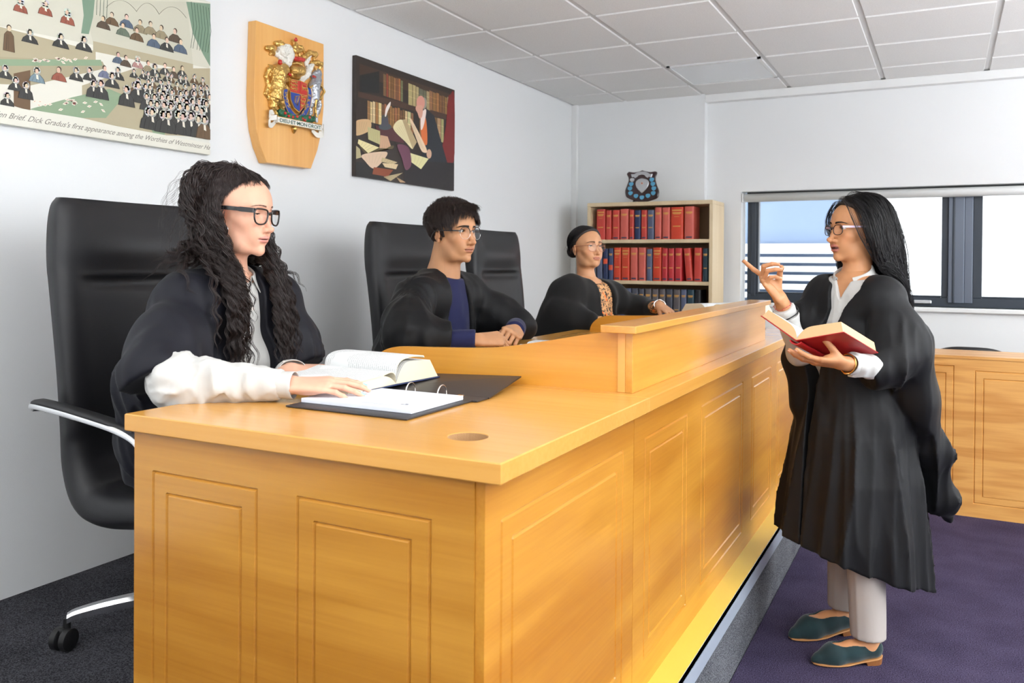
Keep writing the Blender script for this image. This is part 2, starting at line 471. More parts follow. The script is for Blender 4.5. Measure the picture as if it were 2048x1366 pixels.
# ------------------------------------------------------------------ judges' bench
W1 = srgb(220, 162, 70); W2 = srgb(194, 130, 42)
M_woodY = wood('beech_along_y', W1, W2, 1, .28, rot=.0)
M_woodYp = wood('beech_panel_y', srgb(206, 146, 54), srgb(176, 112, 30), 1, .3, contrast=1.0, rot=.35, scale=1.5)
M_woodX = wood('beech_along_x', srgb(200, 142, 54), srgb(170, 110, 30), 0, .3, contrast=.9, rot=-.06, scale=1.5)
M_woodTop = wood('beech_top', srgb(228, 174, 94), srgb(210, 150, 68), 0, .26, contrast=.6)
M_woodTopY = wood('beech_top_y', srgb(226, 170, 88), srgb(206, 146, 62), 1, .26, contrast=.6)
M_woodZ = wood('beech_along_z', srgb(236, 172, 88), srgb(208, 140, 60), 2, .35)
M_cut = plain('bare_chipboard', srgb(178, 136, 92), .8, bump=.4, bscale=500)
DZ = PZ+.76

def grooved(m, x0, x1, z0, z1, rings, frame, thick=.018, depth=.0048, hw=.0040):
    """panel face with rectangular V grooves; frame(a, z, d) -> xyz"""
    A = {x0, x1}; Z = {z0, z1}
    for (a, b, c, d) in rings:
        for q in (a, b): A |= {q-hw, q, q+hw}
        for q in (c, d): Z |= {q-hw, q, q+hw}
    A = sorted(x for x in A if x0 <= x <= x1); Z = sorted(z for z in Z if z0 <= z <= z1)
    def dep(x, z):
        for (a, b, c, d) in rings:
            if (abs(x-a) < 1e-6 or abs(x-b) < 1e-6) and c-1e-6 <= z <= d+1e-6: return depth
            if (abs(z-c) < 1e-6 or abs(z-d) < 1e-6) and a-1e-6 <= x <= b+1e-6: return depth
        return 0
    P = [[frame(x, z, -dep(x, z)) for z in Z] for x in A]
    m.grid(P)
    m.prism([(x0, z0), (x1, z0), (x1, z1), (x0, z1)], -thick, -depth-.001, lambda a, b, d: frame(a, b, d))
    # rim
    for (a, b) in (((x0, z0), (x1, z0)), ((x1, z0), (x1, z1)), ((x1, z1), (x0, z1)), ((x0, z1), (x0, z0))):
        m.add([frame(*a, 0), frame(*b, 0), frame(*b, -depth-.001), frame(*a, -depth-.001)], [(0, 1, 2, 3)])
def ring2(a, b, c=.331, d=.890, g=.041): return [(a, b, c, d), (a+g, b-g, c+g, d-g)]
FX = -.672
frX = lambda a, z, d: (FX+d, a, z)
frY = lambda a, z, d: (a, 1.20-d, z)
def top_slab(m, x0, x1, y0, y1, hole=None):
    bm = bmesh.new()
    z0, z1 = DZ-.036, DZ
    if hole is None:
        m.box((x0, y0, z0), (x1, y1, z1), .0025); return
    hx, hy, r = hole; n = 40
    # outer square ring split radially
    cor = []
    for k in range(n):
        th = 2*PI*k/n; dx, dy = math.cos(th), math.sin(th)
        s = min(((x1-hx) if dx > 0 else (x0-hx))/dx if abs(dx) > 1e-9 else 9, ((y1-hy) if dy > 0 else (y0-hy))/dy if abs(dy) > 1e-9 else 9)
        cor.append((hx+dx*s, hy+dy*s, th))
    for cx_, cy_ in ((x0, y0), (x1, y0), (x1, y1), (x0, y1)): cor.append((cx_, cy_, math.atan2(cy_-hy, cx_-hx) % (2*PI)))
    cor.sort(key=lambda c: c[2]); n = len(cor)
    inn = [(hx+r*math.cos(c[2]), hy+r*math.sin(c[2])) for c in cor]
    e = .002
    def sh(c): return (min(max(c[0], x0+e), x1-e), min(max(c[1], y0+e), y1-e))
    rings = [[(*i, z0) for i in inn], [(*i, z1-.001) for i in inn], [(hx+(i[0]-hx)*1.03, hy+(i[1]-hy)*1.03, z1) for i in inn],
             [(*sh(c), z1) for c in cor], [(c[0], c[1], z1-e) for c in cor], [(c[0], c[1], z0+e) for c in cor], [(*sh(c), z0) for c in cor], [(*i, z0) for i in inn]]
    vs = sum(rings, []); fs = []; ms = []
    for a in range(len(rings)-1):
        for k in range(n):
            fs.append([a*n+k, a*n+(k+1) % n, (a+1)*n+(k+1) % n, (a+1)*n+k])
    base = len(m.f); m.add(vs, fs)
    for k in range(n): m.mi[base+k] = 1; 
# unit 1: the return desk nearest the camera
t = thing('bench_desk', (-1.08, 1.56, PZ), 'honey beech desk unit nearest the camera, with grooved end panel and round cable hole', 'desk', group=None)
m = MB(); top_slab(m, -1.532, -.634, 1.185, 1.942, (-.787, 1.341, .038)); m.build('desktop', [M_woodTop, M_cut], t)
m = MB(); grooved(m, 1.203, 1.942, PZ, DZ-.037, ring2(1.262, 1.866), frX); m.build('front_panel', M_woodYp, t)
m = MB(); grooved(m, -1.52, FX-.0185, PZ, DZ-.037, ring2(-1.462, -1.175)+ring2(-1.072, -.778), frY, thick=.018); m.build('end_panel', M_woodX, t)
MB().box((-1.52, 1.925, PZ+.25), (-.695, 1.941, DZ-.037)).build('support_panel', M_woodX, t)
# unit 2: long middle unit with the raised ledge
t = thing('bench_desk', (-1.08, 2.9, PZ), 'long middle bench unit in honey beech, with raised ledge and curved dividers', 'desk')
m = MB(); top_slab(m, -1.60, -.634, 1.944, 3.862); m.build('desktop', M_woodTopY, t)
m = MB(); grooved(m, 1.944, 3.862, PZ, DZ-.037, ring2(2.030, 2.413)+ring2(2.580, 3.172)+ring2(3.336, 3.738), frX); m.build('front_panel', M_woodYp, t)
MB().box((-1.56, 3.84, PZ+.25), (-.695, 3.86, DZ-.037)).build('support_panel', M_woodX, t)
HT = 1.178
MB().box((-.711, 1.985, DZ), (-.692, 3.70, HT-.019), .001).build('ledge_panel', M_woodY, t)
MB().box((-.732, 1.985, DZ), (-.7112, 2.003, HT-.019), .0015).build('ledge_post', M_woodZ, t); MB().box((-.732, 3.68, DZ), (-.7112, 3.70, HT-.019), .0015).build('ledge_post', M_woodZ, t)
MB().box((-.765, 1.95, HT-.019), (-.672, 3.715, HT), .002).build('ledge_top', M_woodY, t)
def divider(y):
    # profile in (x, z): rises gently from the judge's side to the ledge
    pts = [(-.7325, DZ), (-.7325, 1.157)]
    prof = [(-.7325, 1.157), (-.80, 1.152), (-.925, 1.128), (-1.05, 1.106), (-1.14, 1.097), (-1.28, 1.091), (-1.38, 1.088), (-1.42, 1.084), (-1.455, 1.072), (-1.48, 1.052), (-1.493, 1.03), (-1.497, DZ)]
    c = catmull(np.array([(a, 0, b) for a, b in prof]), 40)
    pts = [(-.7325, DZ)]+[(float(p[0]), float(max(DZ, p[2]))) for p in c]
    m = MB(); m.prism(pts, y-.009, y+.009, lambda a, b, d: (a, d, b))
    return m.build('divider', wood_div, t)
wood_div = wood('beech_divider', srgb(222, 158, 62), srgb(196, 128, 34), 0, .3, contrast=.9)
divider(1.998); divider(3.69)
# unit 3
t = thing('bench_desk', (-1.08, 4.25, PZ), 'honey beech desk unit at the far end of the bench, beyond the raised ledge', 'desk')
m = MB(); top_slab(m, -1.60, -.634, 3.864, 4.43); m.build('desktop', M_woodTop, t)
m = MB(); grooved(m, 3.864, 4.42, PZ, DZ-.037, ring2(3.897, 4.37), frX); m.build('front_panel', M_woodYp, t)
MB().box((-1.56, 4.40, PZ), (-.695, 4.418, DZ-.037)).build('end_panel', M_woodX, t)

# ------------------------------------------------------------------ low plywood desk on the right
M_ply = wood('plywood', srgb(222, 166, 92), srgb(192, 130, 60), 0, .45, scale=2.6, contrast=1.3, coat=.1)
t = thing('witness_desk', (.7, 5.3, 0), 'low plywood-fronted desk with grooved panels behind the standing woman', 'desk')
m = MB(); frW = lambda a, z, d: (a, 5.06-d, z)
grooved(m, -.33, 1.75, 0.0, .838, [(-.24, .036, .145, .795), (-.20, -.002, .185, .755), (.138, .60, .075, .775), (.177, .56, .113, .735), (.70, 1.16, .075, .775), (.74, 1.12, .115, .735)], frW, hw=.004)
m.build('front_panel', M_ply, t)
MB().box((-.34, 5.055, .838), (1.76, 5.42, .853), .001).build('desktop', M_ply, t)
MB().box((-.33, 5.08, 0), (-.312, 5.40, .838)).build('side_panel', M_ply, t); MB().box((1.73, 5.08, 0), (1.75, 5.40, .838)).build('side_panel', M_ply, t)
# ================================================================== CHAIRS
M_leather = plain('black_leather', srgb(27, 27, 30), .42, bump=.25, bscale=700, spec=.45)
M_pad = plain('arm_pad', srgb(30, 30, 32), .5)
def rot2(x, y, a): return x*math.cos(a)-y*math.sin(a), x*math.sin(a)+y*math.cos(a)
def exec_chair(cx, cy, label, rz=0., base_rz=0.):
    t = thing('office_chair', (cx, cy, PZ), label, 'chair', rz, 'high-backed black office chairs behind the bench')
    Mx = Matrix.Translation((cx, cy, PZ)) @ Matrix.Rotation(rz, 4, 'Z')
    W = lambda p: tuple(Mx @ Vector(p))
    # shell path in (x, z): seat front -> back top, with (half width, half thickness)
    path = np.array([(.27, .405, .215, .030), (.24, .425, .235, .045), (.12, .415, .245, .058), (0, .40, .25, .062), (-.10, .395, .255, .065), (-.165, .42, .258, .066), (-.205, .50, .258, .058),
                     (-.215, .62, .262, .046), (-.222, .76, .268, .042), (-.236, .90, .272, .042), (-.252, 1.02, .273, .044), (-.258, 1.06, .273, .046), (-.262, 1.12, .271, .05), (-.266, 1.19, .266, .046), (-.268, 1.235, .258, .036), (-.268, 1.258, .244, .020)])
    n = 90
    C = catmull(path, n); nr = 40; G = np.zeros((n, nr, 3))
    for i in range(n):
        a = C[max(0, i-1)]; b = C[min(n-1, i+1)]; tx, tz = b[0]-a[0], b[1]-a[1]; l = math.hypot(tx, tz)+1e-9
        nx, nz = tz/l, -tx/l       # front side normal
        if C[i][1] < .45 or nx < 0: pass
        hw, ht = C[i][2], C[i][3]
        zz = C[i][1]
        for j in range(nr):
            th = 2*PI*j/nr; c, s = math.cos(th), math.sin(th)
            y = hw*math.copysign(abs(c)**.45, c); q = ht*math.copysign(abs(s)**.75, s)
            inner = max(0, 1-(abs(y)/(hw*.80))**6)
            if s > 0:
                q -= .012*inner*(1 if zz > .5 else .4)
                if zz > .6: q += .014*(abs(y)/hw)**3
                q -= .022*inner*math.exp(-((zz-1.012)/.012)**2)
                q += .018*inner*math.exp(-((zz-1.12)/.07)**2)
            G[i, j] = W((C[i][0]+nx*q, y, C[i][1]+nz*q))
    m = MB(); m.grid(G, closed_v=True)
    for i, rev in ((0, 1), (n-1, 0)):
        k = len(m.v); m.add([tuple(G[i].mean(0))], []); b0 = i*nr
        m.f += [(b0+j, b0+(j+1) % nr, k) for j in range(nr)]; m.mi += [0]*nr
    m.build('seat_shell', M_leather, t, True)
    # arms
    for sy in (-1, 1):
        a = MB(); y0 = .262*sy; y1 = .325*sy
        P = catmull([(-.20, y0, .665), (-.25, y0+.02*sy, .672), (-.245, y1-.015*sy, .682), (-.20, y1, .688), (-.05, y1, .675), (.12, y1, .652), (.20, y1, .62), (.205, y1-.02*sy, .54), (.19, y1-.05*sy, .45), (.16, y1-.10*sy, .36)], 50)
        for i in range(len(P)-1): pass
        # flat bar section
        Gd = []
        for i in range(len(P)):
            tt = P[min(i+1, 49)]-P[max(i-1, 0)]; tt /= np.linalg.norm(tt)
            side = np.array([0, 1., 0]) if abs(tt[1]) < .8 else np.array([1., 0, 0])
            up = np.cross(tt, side); up /= np.linalg.norm(up); sd = np.cross(up, tt)
            Gd.append([W(P[i]+sd*.024*u+up*.009*v) for u, v in ((-1, -.4), (-.8, -1), (.8, -1), (1, -.4), (1, .4), (.8, 1), (-.8, 1), (-1, .4))])
        a.grid(np.array(Gd), closed_v=True); a.add(Gd[0], [tuple(range(8))]); a.add(Gd[-1], [tuple(range(8))])
        arm = a.build('armrest', M_chrome, t, True); smooth_by_angle(arm, 50)
        p = MB(); Gd = []
        P2 = P[8:30]
        for i, q in enumerate(P2):
            e = 1-((2*i/(len(P2)-1)-1)**8)*.8
            Gd.append([W(q+np.array([0, .023*u*e, .008+.008*v])) for u, v in ((-1, -.2), (-.9, .6), (-.5, 1), (.5, 1), (.9, .6), (1, -.2))])
        p.grid(np.array(Gd), closed_v=True); p.add(Gd[0], [tuple(range(6))]); p.add(Gd[-1], [tuple(range(6))])
        p.build('arm_pad', M_pad, arm, True)
    # gas column, mechanism, base
    Mb = Matrix.Translation((cx, cy, PZ)) @ Matrix.Rotation(rz+base_rz, 4, 'Z')
    Wb = lambda p: tuple(Mb @ Vector(p))
    MB().tube([W((0, 0, .07)), W((0, 0, .22))], .027, 20).tube([W((0, 0, .22)), W((0, 0, .34))], .018, 16).build('gas_column', M_chrome, t, True)
    MB().box((-.12, -.09, .315), (.14, .09, .352), .01, Mx).build('tilt_mechanism', M_black, t)
    MB().tube([W((0, 0, .065)), W((0, 0, .115))], .045, 24).build('hub', M_chrome, t, True)
    for k in range(5):
        an = 2*PI*k/5; d = np.array([math.cos(an), math.sin(an), 0]); s = np.array([-d[1], d[0], 0])
        P = catmull([d*.03+V(0, 0, .105), d*.12+V(0, 0, .112), d*.22+V(0, 0, .106), d*.30+V(0, 0, .094), d*.325+V(0, 0, .085)], 14)
        Gd = []
        for i, q in enumerate(P):
            w = .026-.010*i/13; h = .016-.005*i/13
            Gd.append([Wb(q+s*w*u+V(0, 0, h*v)) for u, v in ((-1, -1), (1, -1), (1, .3), (.6, 1), (-.6, 1), (-1, .3))])
        g = MB(); g.grid(np.array(Gd), closed_v=True); g.add(Gd[0], [tuple(range(6))]); g.add(Gd[-1], [tuple(range(6))])
        leg = g.build('base_leg', M_chrome, t); smooth_by_angle(leg, 40)
        c = MB(); cc = d*.325
        c.tube([Wb(cc+V(0, 0, .085)), Wb(cc+V(0, 0, .055))], .010, 10)
        cd = np.array([d[0]*.6-d[1]*.8, d[1]*.6+d[0]*.8, 0]); ax = np.array([-cd[1], cd[0], 0]); cc2 = cc+cd*.012
        for w in (-1, 1): c.tube([Wb(cc2+ax*.004*w+V(0, 0, .031)), Wb(cc2+ax*.007*w+V(0, 0, .031)), Wb(cc2+ax*.024*w+V(0, 0, .031)), Wb(cc2+ax*.026*w+V(0, 0, .031))], [.026, .030, .030, .027], 22)
        c.box(tuple(cc2+V(-.012, -.012, .03)), tuple(cc2+V(.012, .012, .06)), .004, Mb)
        cs = c.build('caster', M_black, leg); smooth_by_angle(cs, 40)
    return t
exec_chair(-1.96, 1.745, 'black leather office chair with chrome arms, nearest the camera, behind the curly-haired woman', 0, math.radians(15))
exec_chair(-1.96, 3.19, 'black leather high-backed office chair directly behind the man in round glasses', 0, math.radians(40))
exec_chair(-1.96, 4.045, 'black leather high-backed office chair standing empty between the man and the far judge', 0, math.radians(70))

# stool-like low chair whose back shows above the plywood desk
t = thing('low_back_chair', (.13, 5.75, 0), 'black chair with a low curved back showing above the plywood desk', 'chair')
m = MB(); pts = []
for i in range(25):
    u = -1+2*i/24; w = .195*math.copysign(abs(u)**.9, u)
    pts.append(w)
Gf = []
for s in range(15):
    v = s/14; z = .62+v*.235
    row = []
    hw = .205-.03*max(0, (v-.6)/.4)**2
    for i in range(25):
        u = -1+2*i/24
        zz = z-(.030*abs(u)**3.2)*v; row.append((.13+hw*u, 5.56+.05*u*u+.02*v, zz))
    Gf.append(row)
Gf = np.array(Gf); Gb = Gf+np.array([0, .03, 0]); shell = np.concatenate([Gf, Gb[::-1]], 0)
m.grid(shell, closed_u=True)
k = 25
m.add([tuple(p) for p in shell[:, 0]], [tuple(range(30))]); m.add([tuple(p) for p in shell[:, -1]], [tuple(range(30))])
m.build('backrest', M_black, t, True)
MB().box((-.09, 5.55, .42), (.35, 5.98, .48), .02).build('seat', M_black, t, True)
MB().tube([(.13, 5.60, .64), (.13, 5.66, .5), (.13, 5.7, .43)], .015, 8).build('back_support', M_black, t)
for sx, sy in ((-1, -1), (1, -1), (-1, 1), (1, 1)): MB().tube([(.13+.18*sx, 5.765+.17*sy, .43), (.13+.2*sx, 5.765+.2*sy, 0)], .012, 8).build('leg', M_chrome, t)

# ================================================================== BOOKCASE
M_bc = wood('pale_maple', srgb(226, 206, 170), srgb(208, 184, 146), 2, .45, scale=1.5, contrast=.5, coat=.1)
M_bcs = plain('maple_side', srgb(214, 206, 190), .45)
BX0, BX1, BY0, BY1, BT = -2.385, -1.447, 5.80, 6.13, 1.778
t = thing('bookcase', ((BX0+BX1)/2, 5.96, PZ), 'pale maple open bookcase of red and blue law books against the far wall', 'bookcase')
MB().box((BX0, BY0-.004, BT-.028), (BX1, BY1, BT), .003).build('top_panel', M_bc, t)
MB().box((BX0, BY0, PZ), (BX0+.024, BY1, BT-.028), .001).build('side_panel', M_bc, t)
MB().box((BX1-.024, BY0, PZ), (BX1, BY1, BT-.028), .001).build('side_panel', M_bc, t)
MB().box((BX0+.024, BY1-.008, PZ+.02), (BX1-.024, BY1, BT-.028)).build('back_panel', plain('bookcase_back', srgb(150, 118, 84), .6), t)
SH = [1.506, 1.207, .905, .60, .30]
for z in SH: MB().box((BX0+.0245, BY0+.006, z-.026), (BX1-.0245, BY1-.009, z), .002).build('shelf', M_bc, t)
COLS = dict(red=srgb(196, 62, 50), salmon=srgb(204, 94, 80), orange=srgb(204, 60, 28), crimson=srgb(186, 42, 48), navy=srgb(24, 42, 84), bluegrey=srgb(84, 92, 118), slate=srgb(66, 68, 80), taupe=srgb(92, 86, 88), teal=srgb(28, 58, 72), black=srgb(18, 20, 26), blue=srgb(52, 66, 104))
BM = {k: plain('cloth_'+k, v, .42, bump=.2, bscale=900, vary=.06, vscale=20) for k, v in COLS.items()}
M_gold = plain('gold_foil', srgb(214, 158, 84), .35, metal=.6)
M_pages = plain('page_edges', srgb(226, 214, 188), .8, bump=.4, bscale=900)
M_label = plain('spine_label', srgb(60, 62, 84), .6); M_redlab = plain('red_spine_label', srgb(214, 78, 40), .5)
CN = dict(red='red', salmon='faded salmon-red', orange='orange-red', crimson='crimson', navy='navy blue', bluegrey='blue-grey', slate='slate grey', taupe='grey-brown', teal='dark teal', black='black', blue='dark blue')
ORD = ['leftmost', 'second', 'third', 'fourth', 'fifth', 'sixth', 'seventh', 'eighth', 'ninth', 'tenth', 'eleventh', 'twelfth', 'thirteenth']
def px2x(px): return -2.32+(px-1194.6)*.003752
def lawbook(x0, x1, z0, h, col, label, group, depth=.155, lean=0., band=1, ylab=0, redlab=0, y0=5.825):
    w = x1-x0
    t = thing('book', (x0+w/2, y0+depth/2, z0), label, 'book', group=group)
    M = Matrix.Translation((x0+w/2, y0+depth/2, z0)) @ Matrix.Rotation(lean, 4, 'Y') @ Matrix.Translation((-x0-w/2, -y0-depth/2, -z0))
    c = MB(); r = min(.008, w*.25)
    # wrap of boards + rounded spine
    prof = [(x0, y0+depth), (x0, y0+.010), (x0+.002, y0+.005)]
    for i in range(1, 8):
        a = PI*i/8; prof.append((x0+w/2-(w/2-.002)*math.cos(a), y0+.005-.006*math.sin(a)))
    prof += [(x1-.002, y0+.005), (x1, y0+.010), (x1, y0+depth), (x1-.003, y0+depth), (x1-.003, y0+.012), (x0+.003, y0+.012), (x0+.003, y0+depth)]
    vs = [tuple(M @ Vector((a, b, z))) for z in (z0+.0005, z0+h) for a, b in prof]; n = len(prof)
    c.add(vs, [(i, (i+1) % n, n+(i+1) % n, n+i) for i in range(n)]+[tuple(range(n))[::-1], tuple(range(n, 2*n))])
    def strip(u0, u1, v0, v1, mi, e=.0009):
        g = []
        for i in range(7):
            u = u0+(u1-u0)*i/6; a = PI*u; x = x0+w/2-(w/2-.002)*math.cos(a)*1.0; y = y0+.005-.006*math.sin(a)-e
            g.append([tuple(M @ Vector((x, y, z0+h*v0))), tuple(M @ Vector((x, y, z0+h*v1)))])
        c.grid(np.array(g), mi=mi)
    if band >= 1: strip(.24, .76, .80, .84, 1); strip(.3, .7, .775, .79, 1)
    if band >= 2: strip(.28, .72, .39, .42, 1)
    if band == 3: strip(.2, .8, .88, .92, 1); strip(.35, .65, .70, .71, 1)
    if ylab: strip(.25, .75, .04, .085, 2)
    if redlab: strip(.1, .9, redlab, redlab+.16, 3)
    o = c.build('cover', [BM[col], M_gold, M_label, M_redlab], t)
    smooth_by_angle(o, 35)
    p = MB().box((x0+.0032, y0+.0125, z0+.004), (x1-.0032, y0+depth-.004, z0+h-.004), 0, M); p.build('page_block', M_pages, t)
    return t
r1 = [(110, 264, .226, 'red', 3, 0), (277, 368, .216, 'red', 2, 0), (385, 508, .217, 'red', 2, 1), (521, 657, .225, 'salmon', 1, 1), (673, 752, .215, 'red', 2, 1), (759, 862, .212, 'navy', 2, 0), (869, 967, .213, 'red', 2, 1), (976, 1082, .212, 'bluegrey', 2, 0), (1094, 1202, .230, 'salmon', 1, 1), (1216, 1337, .229, 'salmon', 1, 1), (1352, 1549, .229, 'orange', 3, 0), (1570, 1717, .232, 'salmon', 1, 1)]
for i, (a, b, h, c, bd, yl) in enumerate(r1):
    if a == 110: a = 112
    nb = ' at the right end of the top shelf' if i == 11 else ' on the top shelf, beside the '+(CN[r1[i+1][3]]+' one to its right')
    lab = f"{ORD[i] if i else 'leftmost'} book on the top shelf, {CN[c]} cloth spine" if i < 11 else "rightmost book on the top shelf, faded salmon-red with its deep red cover showing"
    if i: lab = lab.replace(' book on the top', ' book from the left on the top') if i < 11 else lab
    lawbook(px2x(1180+a/8.192), px2x(1180+b/8.192), SH[0], h, c, lab, 'law books on the top shelf', band=bd, ylab=yl)
r2 = [(42, 114, .225, 'slate', 1, 0, 0, 0), (122, 216, .225, 'bluegrey', 1, 0, 0, 0), (234, 316, .232, 'navy', 0, 0, .52, 0), (326, 406, .234, 'blue', 1, 0, .32, 0), (414, 536, .240, 'orange', 3, 1, 0, 0), (549, 682, .240, 'orange', 3, 1, 0, 0), (698, 815, .240, 'salmon', 1, 1, 0, 0), (832, 952, .240, 'salmon', 1, 1, 0, 0), (966, 1058, .230, 'bluegrey', 2, 0, 0, 0), (1068, 1206, .240, 'orange', 3, 1, 0, 0), (1217, 1307, .234, 'crimson', 2, 1, 0, 0), (1317, 1412, .234, 'crimson', 2, 1, 0, 0), (1424, 1534, .236, 'crimson', 2, 1, 0, 0)]
for i, (a, b, h, c, bd, yl, rl, ln) in enumerate(r2):
    lab = f"{ORD[i]} book{' from the left' if i else ''} on the second shelf, {CN[c]}" + (' with an orange spine label' if rl else ' cloth spine')
    lawbook(px2x(1180+a/8.192), px2x(1180+b/8.192), SH[1], h, c, lab, 'law books on the second shelf', band=bd, ylab=yl, redlab=rl)
x = px2x(1180+1612/8.192); lawbook(x-.004, x+.044, SH[1]+.0035, .232, 'red', 'red book leaning to the left on the second shelf, left of another red one', 'law books on the second shelf', lean=math.radians(-5.0), band=1, ylab=1)
lawbook(px2x(1180+1726/8.192), px2x(1180+1844/8.192), SH[1], .238, 'red', 'upright red book near the right end of the second shelf, beside the dark teal one', 'law books on the second shelf', lean=math.radians(0), band=1, ylab=1)
lawbook(px2x(1180+1860/8.192), px2x(1180+1945/8.192), SH[1], .234, 'teal', 'dark teal book at the right end of the second shelf', 'law books on the second shelf', band=2)
r3 = [(260, 370, 'navy'), (378, 484, 'navy'), (492, 602, 'blue'), (612, 712, 'bluegrey'), (724, 828, 'slate'), (838, 932, 'slate'), (943, 1048, 'taupe'), (1060, 1162, 'taupe'), (1176, 1276, 'taupe'), (1288, 1392, 'slate'), (1404, 1514, 'taupe'), (1522, 1614, 'bluegrey'), (1622, 1732, 'teal')]
for i, (a, b, c) in enumerate(r3):
    lab = f"{ORD[i]} book{' from the left' if i else ''} on the third shelf, {CN[c]} with gilt title"
    lawbook(px2x(1180+a/8.192), px2x(1180+b/8.192), SH[2], .243, c, lab, 'dark law books on the third shelf', band=2)
lawbook(px2x(1180+1740/8.192), px2x(1180+1836/8.192), SH[2], .243, 'black', 'rightmost book on the third shelf, plain black', 'dark law books on the third shelf', band=0)

# ------------------------------------------------------------------ award shield on the bookcase
M_mahog = plain('dark_mahogany', srgb(44, 16, 18), .3, coat=.4)
M_silver = plain('silver_plate', srgb(196, 198, 202), .3, metal=.55)
M_bluem = plain('blue_enamel', srgb(92, 164, 200), .4)
t = thing('award_shield', (-2.0, 5.90, BT), 'dark wooden award shield with silver and blue plates standing on the bookcase', 'award shield')
S = .000213
out = [(310, 205), (500, 240), (700, 210), (790, 180), (880, 205), (1080, 250), (1265, 235), (1330, 290), (1290, 420), (1290, 560), (1350, 740), (1420, 900), (1430, 1060), (1370, 1180), (1150, 1260), (950, 1300), (760, 1300), (600, 1250), (400, 1180), (270, 1100), (225, 980), (220, 850), (260, 720), (310, 560), (310, 430), (240, 285)]
tilt = math.radians(8)
def frS(a, z, d):   # a,z in shield plane, d towards the camera
    zz = z; return (-2.0+a, 5.905+zz*math.sin(tilt)-d*math.cos(tilt), BT+.004+zz*math.cos(tilt)+d*0)
def S2(p): return ((p[0]-825)*S*1.0, (1305-p[1])*S)
O2 = [S2(p) for p in out]
def inset(P, k):
    c = np.mean(P, 0); return [tuple(c+(np.array(p)-c)*k) for p in P]
Oc = [tuple(q[[0, 1]]) for q in catmull(np.array([(a, b, 0) for a, b in O2+[O2[0]]]), 90)[:-1]]
m = MB(); Pi = inset(Oc, .955)
nn = len(Oc); vs = [frS(a, b, -.006) for a, b in Oc]+[frS(a, b, .004) for a, b in Oc]+[frS(a, b, .009) for a, b in Pi]
m.add(vs, [(i, (i+1) % nn, nn+(i+1) % nn, nn+i) for i in range(nn)]+[(nn+i, nn+(i+1) % nn, 2*nn+(i+1) % nn, 2*nn+i) for i in range(nn)]+[tuple(range(nn))[::-1], tuple(range(2*nn, 3*nn))])
o = m.build('backboard', M_mahog, t); smooth_by_angle(o, 30)
def plate(pts, mat, name, parent, th=.003, base=.009, dome=0):
    m = MB(); P = [S2(p) for p in pts]; Q = inset(P, .93); n = len(P)
    vs = [frS(a, b, base) for a, b in P]+[frS(a, b, base+th) for a, b in Q]
    m.add(vs, [(i, (i+1) % n, n+(i+1) % n, n+i) for i in range(n)]+[tuple(range(n, 2*n))]); return m.build(name, mat, parent)
sm = lambda P, n=40: [tuple(q[:2]) for q in catmull(np.array([(a, b, 0) for a, b in P+[P[0]]]), n)[:-1]]
cs = plate(sm([(800, 455), (960, 500), (1050, 570), (1055, 700), (1000, 820), (900, 930), (830, 985), (760, 930), (650, 820), (590, 700), (595, 570), (680, 490)]), M_silver, 'centre_plate', t)
m = MB(); c0 = S2((825, 640)); P = [(c0[0]+.010*math.cos(i*PI/8), c0[1]+.010*math.sin(i*PI/8)) for i in range(16)]; m.prism(P, .012, .0135, frS); m.build('emblem_disc', plain('emblem_cream', srgb(226, 206, 196), .5), cs)
m = MB(); P = [(c0[0]+.005*math.cos(i*PI/8), c0[1]+.005*math.sin(i*PI/8)) for i in range(16)]; m.prism(P, .0136, .0145, frS); m.build('emblem_dot', plain('emblem_red', srgb(190, 80, 60), .5), cs)
plate([(400, 300), (520, 300), (600, 250), (700, 225), (800, 218), (900, 228), (1000, 265), (1080, 315), (1185, 325), (1150, 440), (1100, 440), (1060, 400), (1020, 455), (960, 420), (900, 350), (800, 325), (680, 350), (620, 410), (560, 450), (500, 400), (440, 415)], M_silver, 'scroll_plate', t)
for i, (x, y) in enumerate([(455, 510), (430, 655), (388, 808), (420, 975), (625, 1080), (843, 1140), (1055, 1085), (1243, 1000), (1252, 835), (1208, 675), (1162, 525)]):
    pts = sm([(x, y-70), (x+60, y-60), (x+85, y-10), (x+60, y+45), (x, y+80), (x-60, y+45), (x-85, y-10), (x-60, y-60)], 20)
    plate(pts, M_silver if i == 0 else M_bluem, 'name_plate', t)
MB().prism([(-.075, -.004), (-.055, -.004), (-.045, .05), (-.055, .05)], -.06, -.007, lambda a, b, d: (-2.0+a, 5.905-d*.9, BT+.004+b)).build('stand_foot', M_black, t)

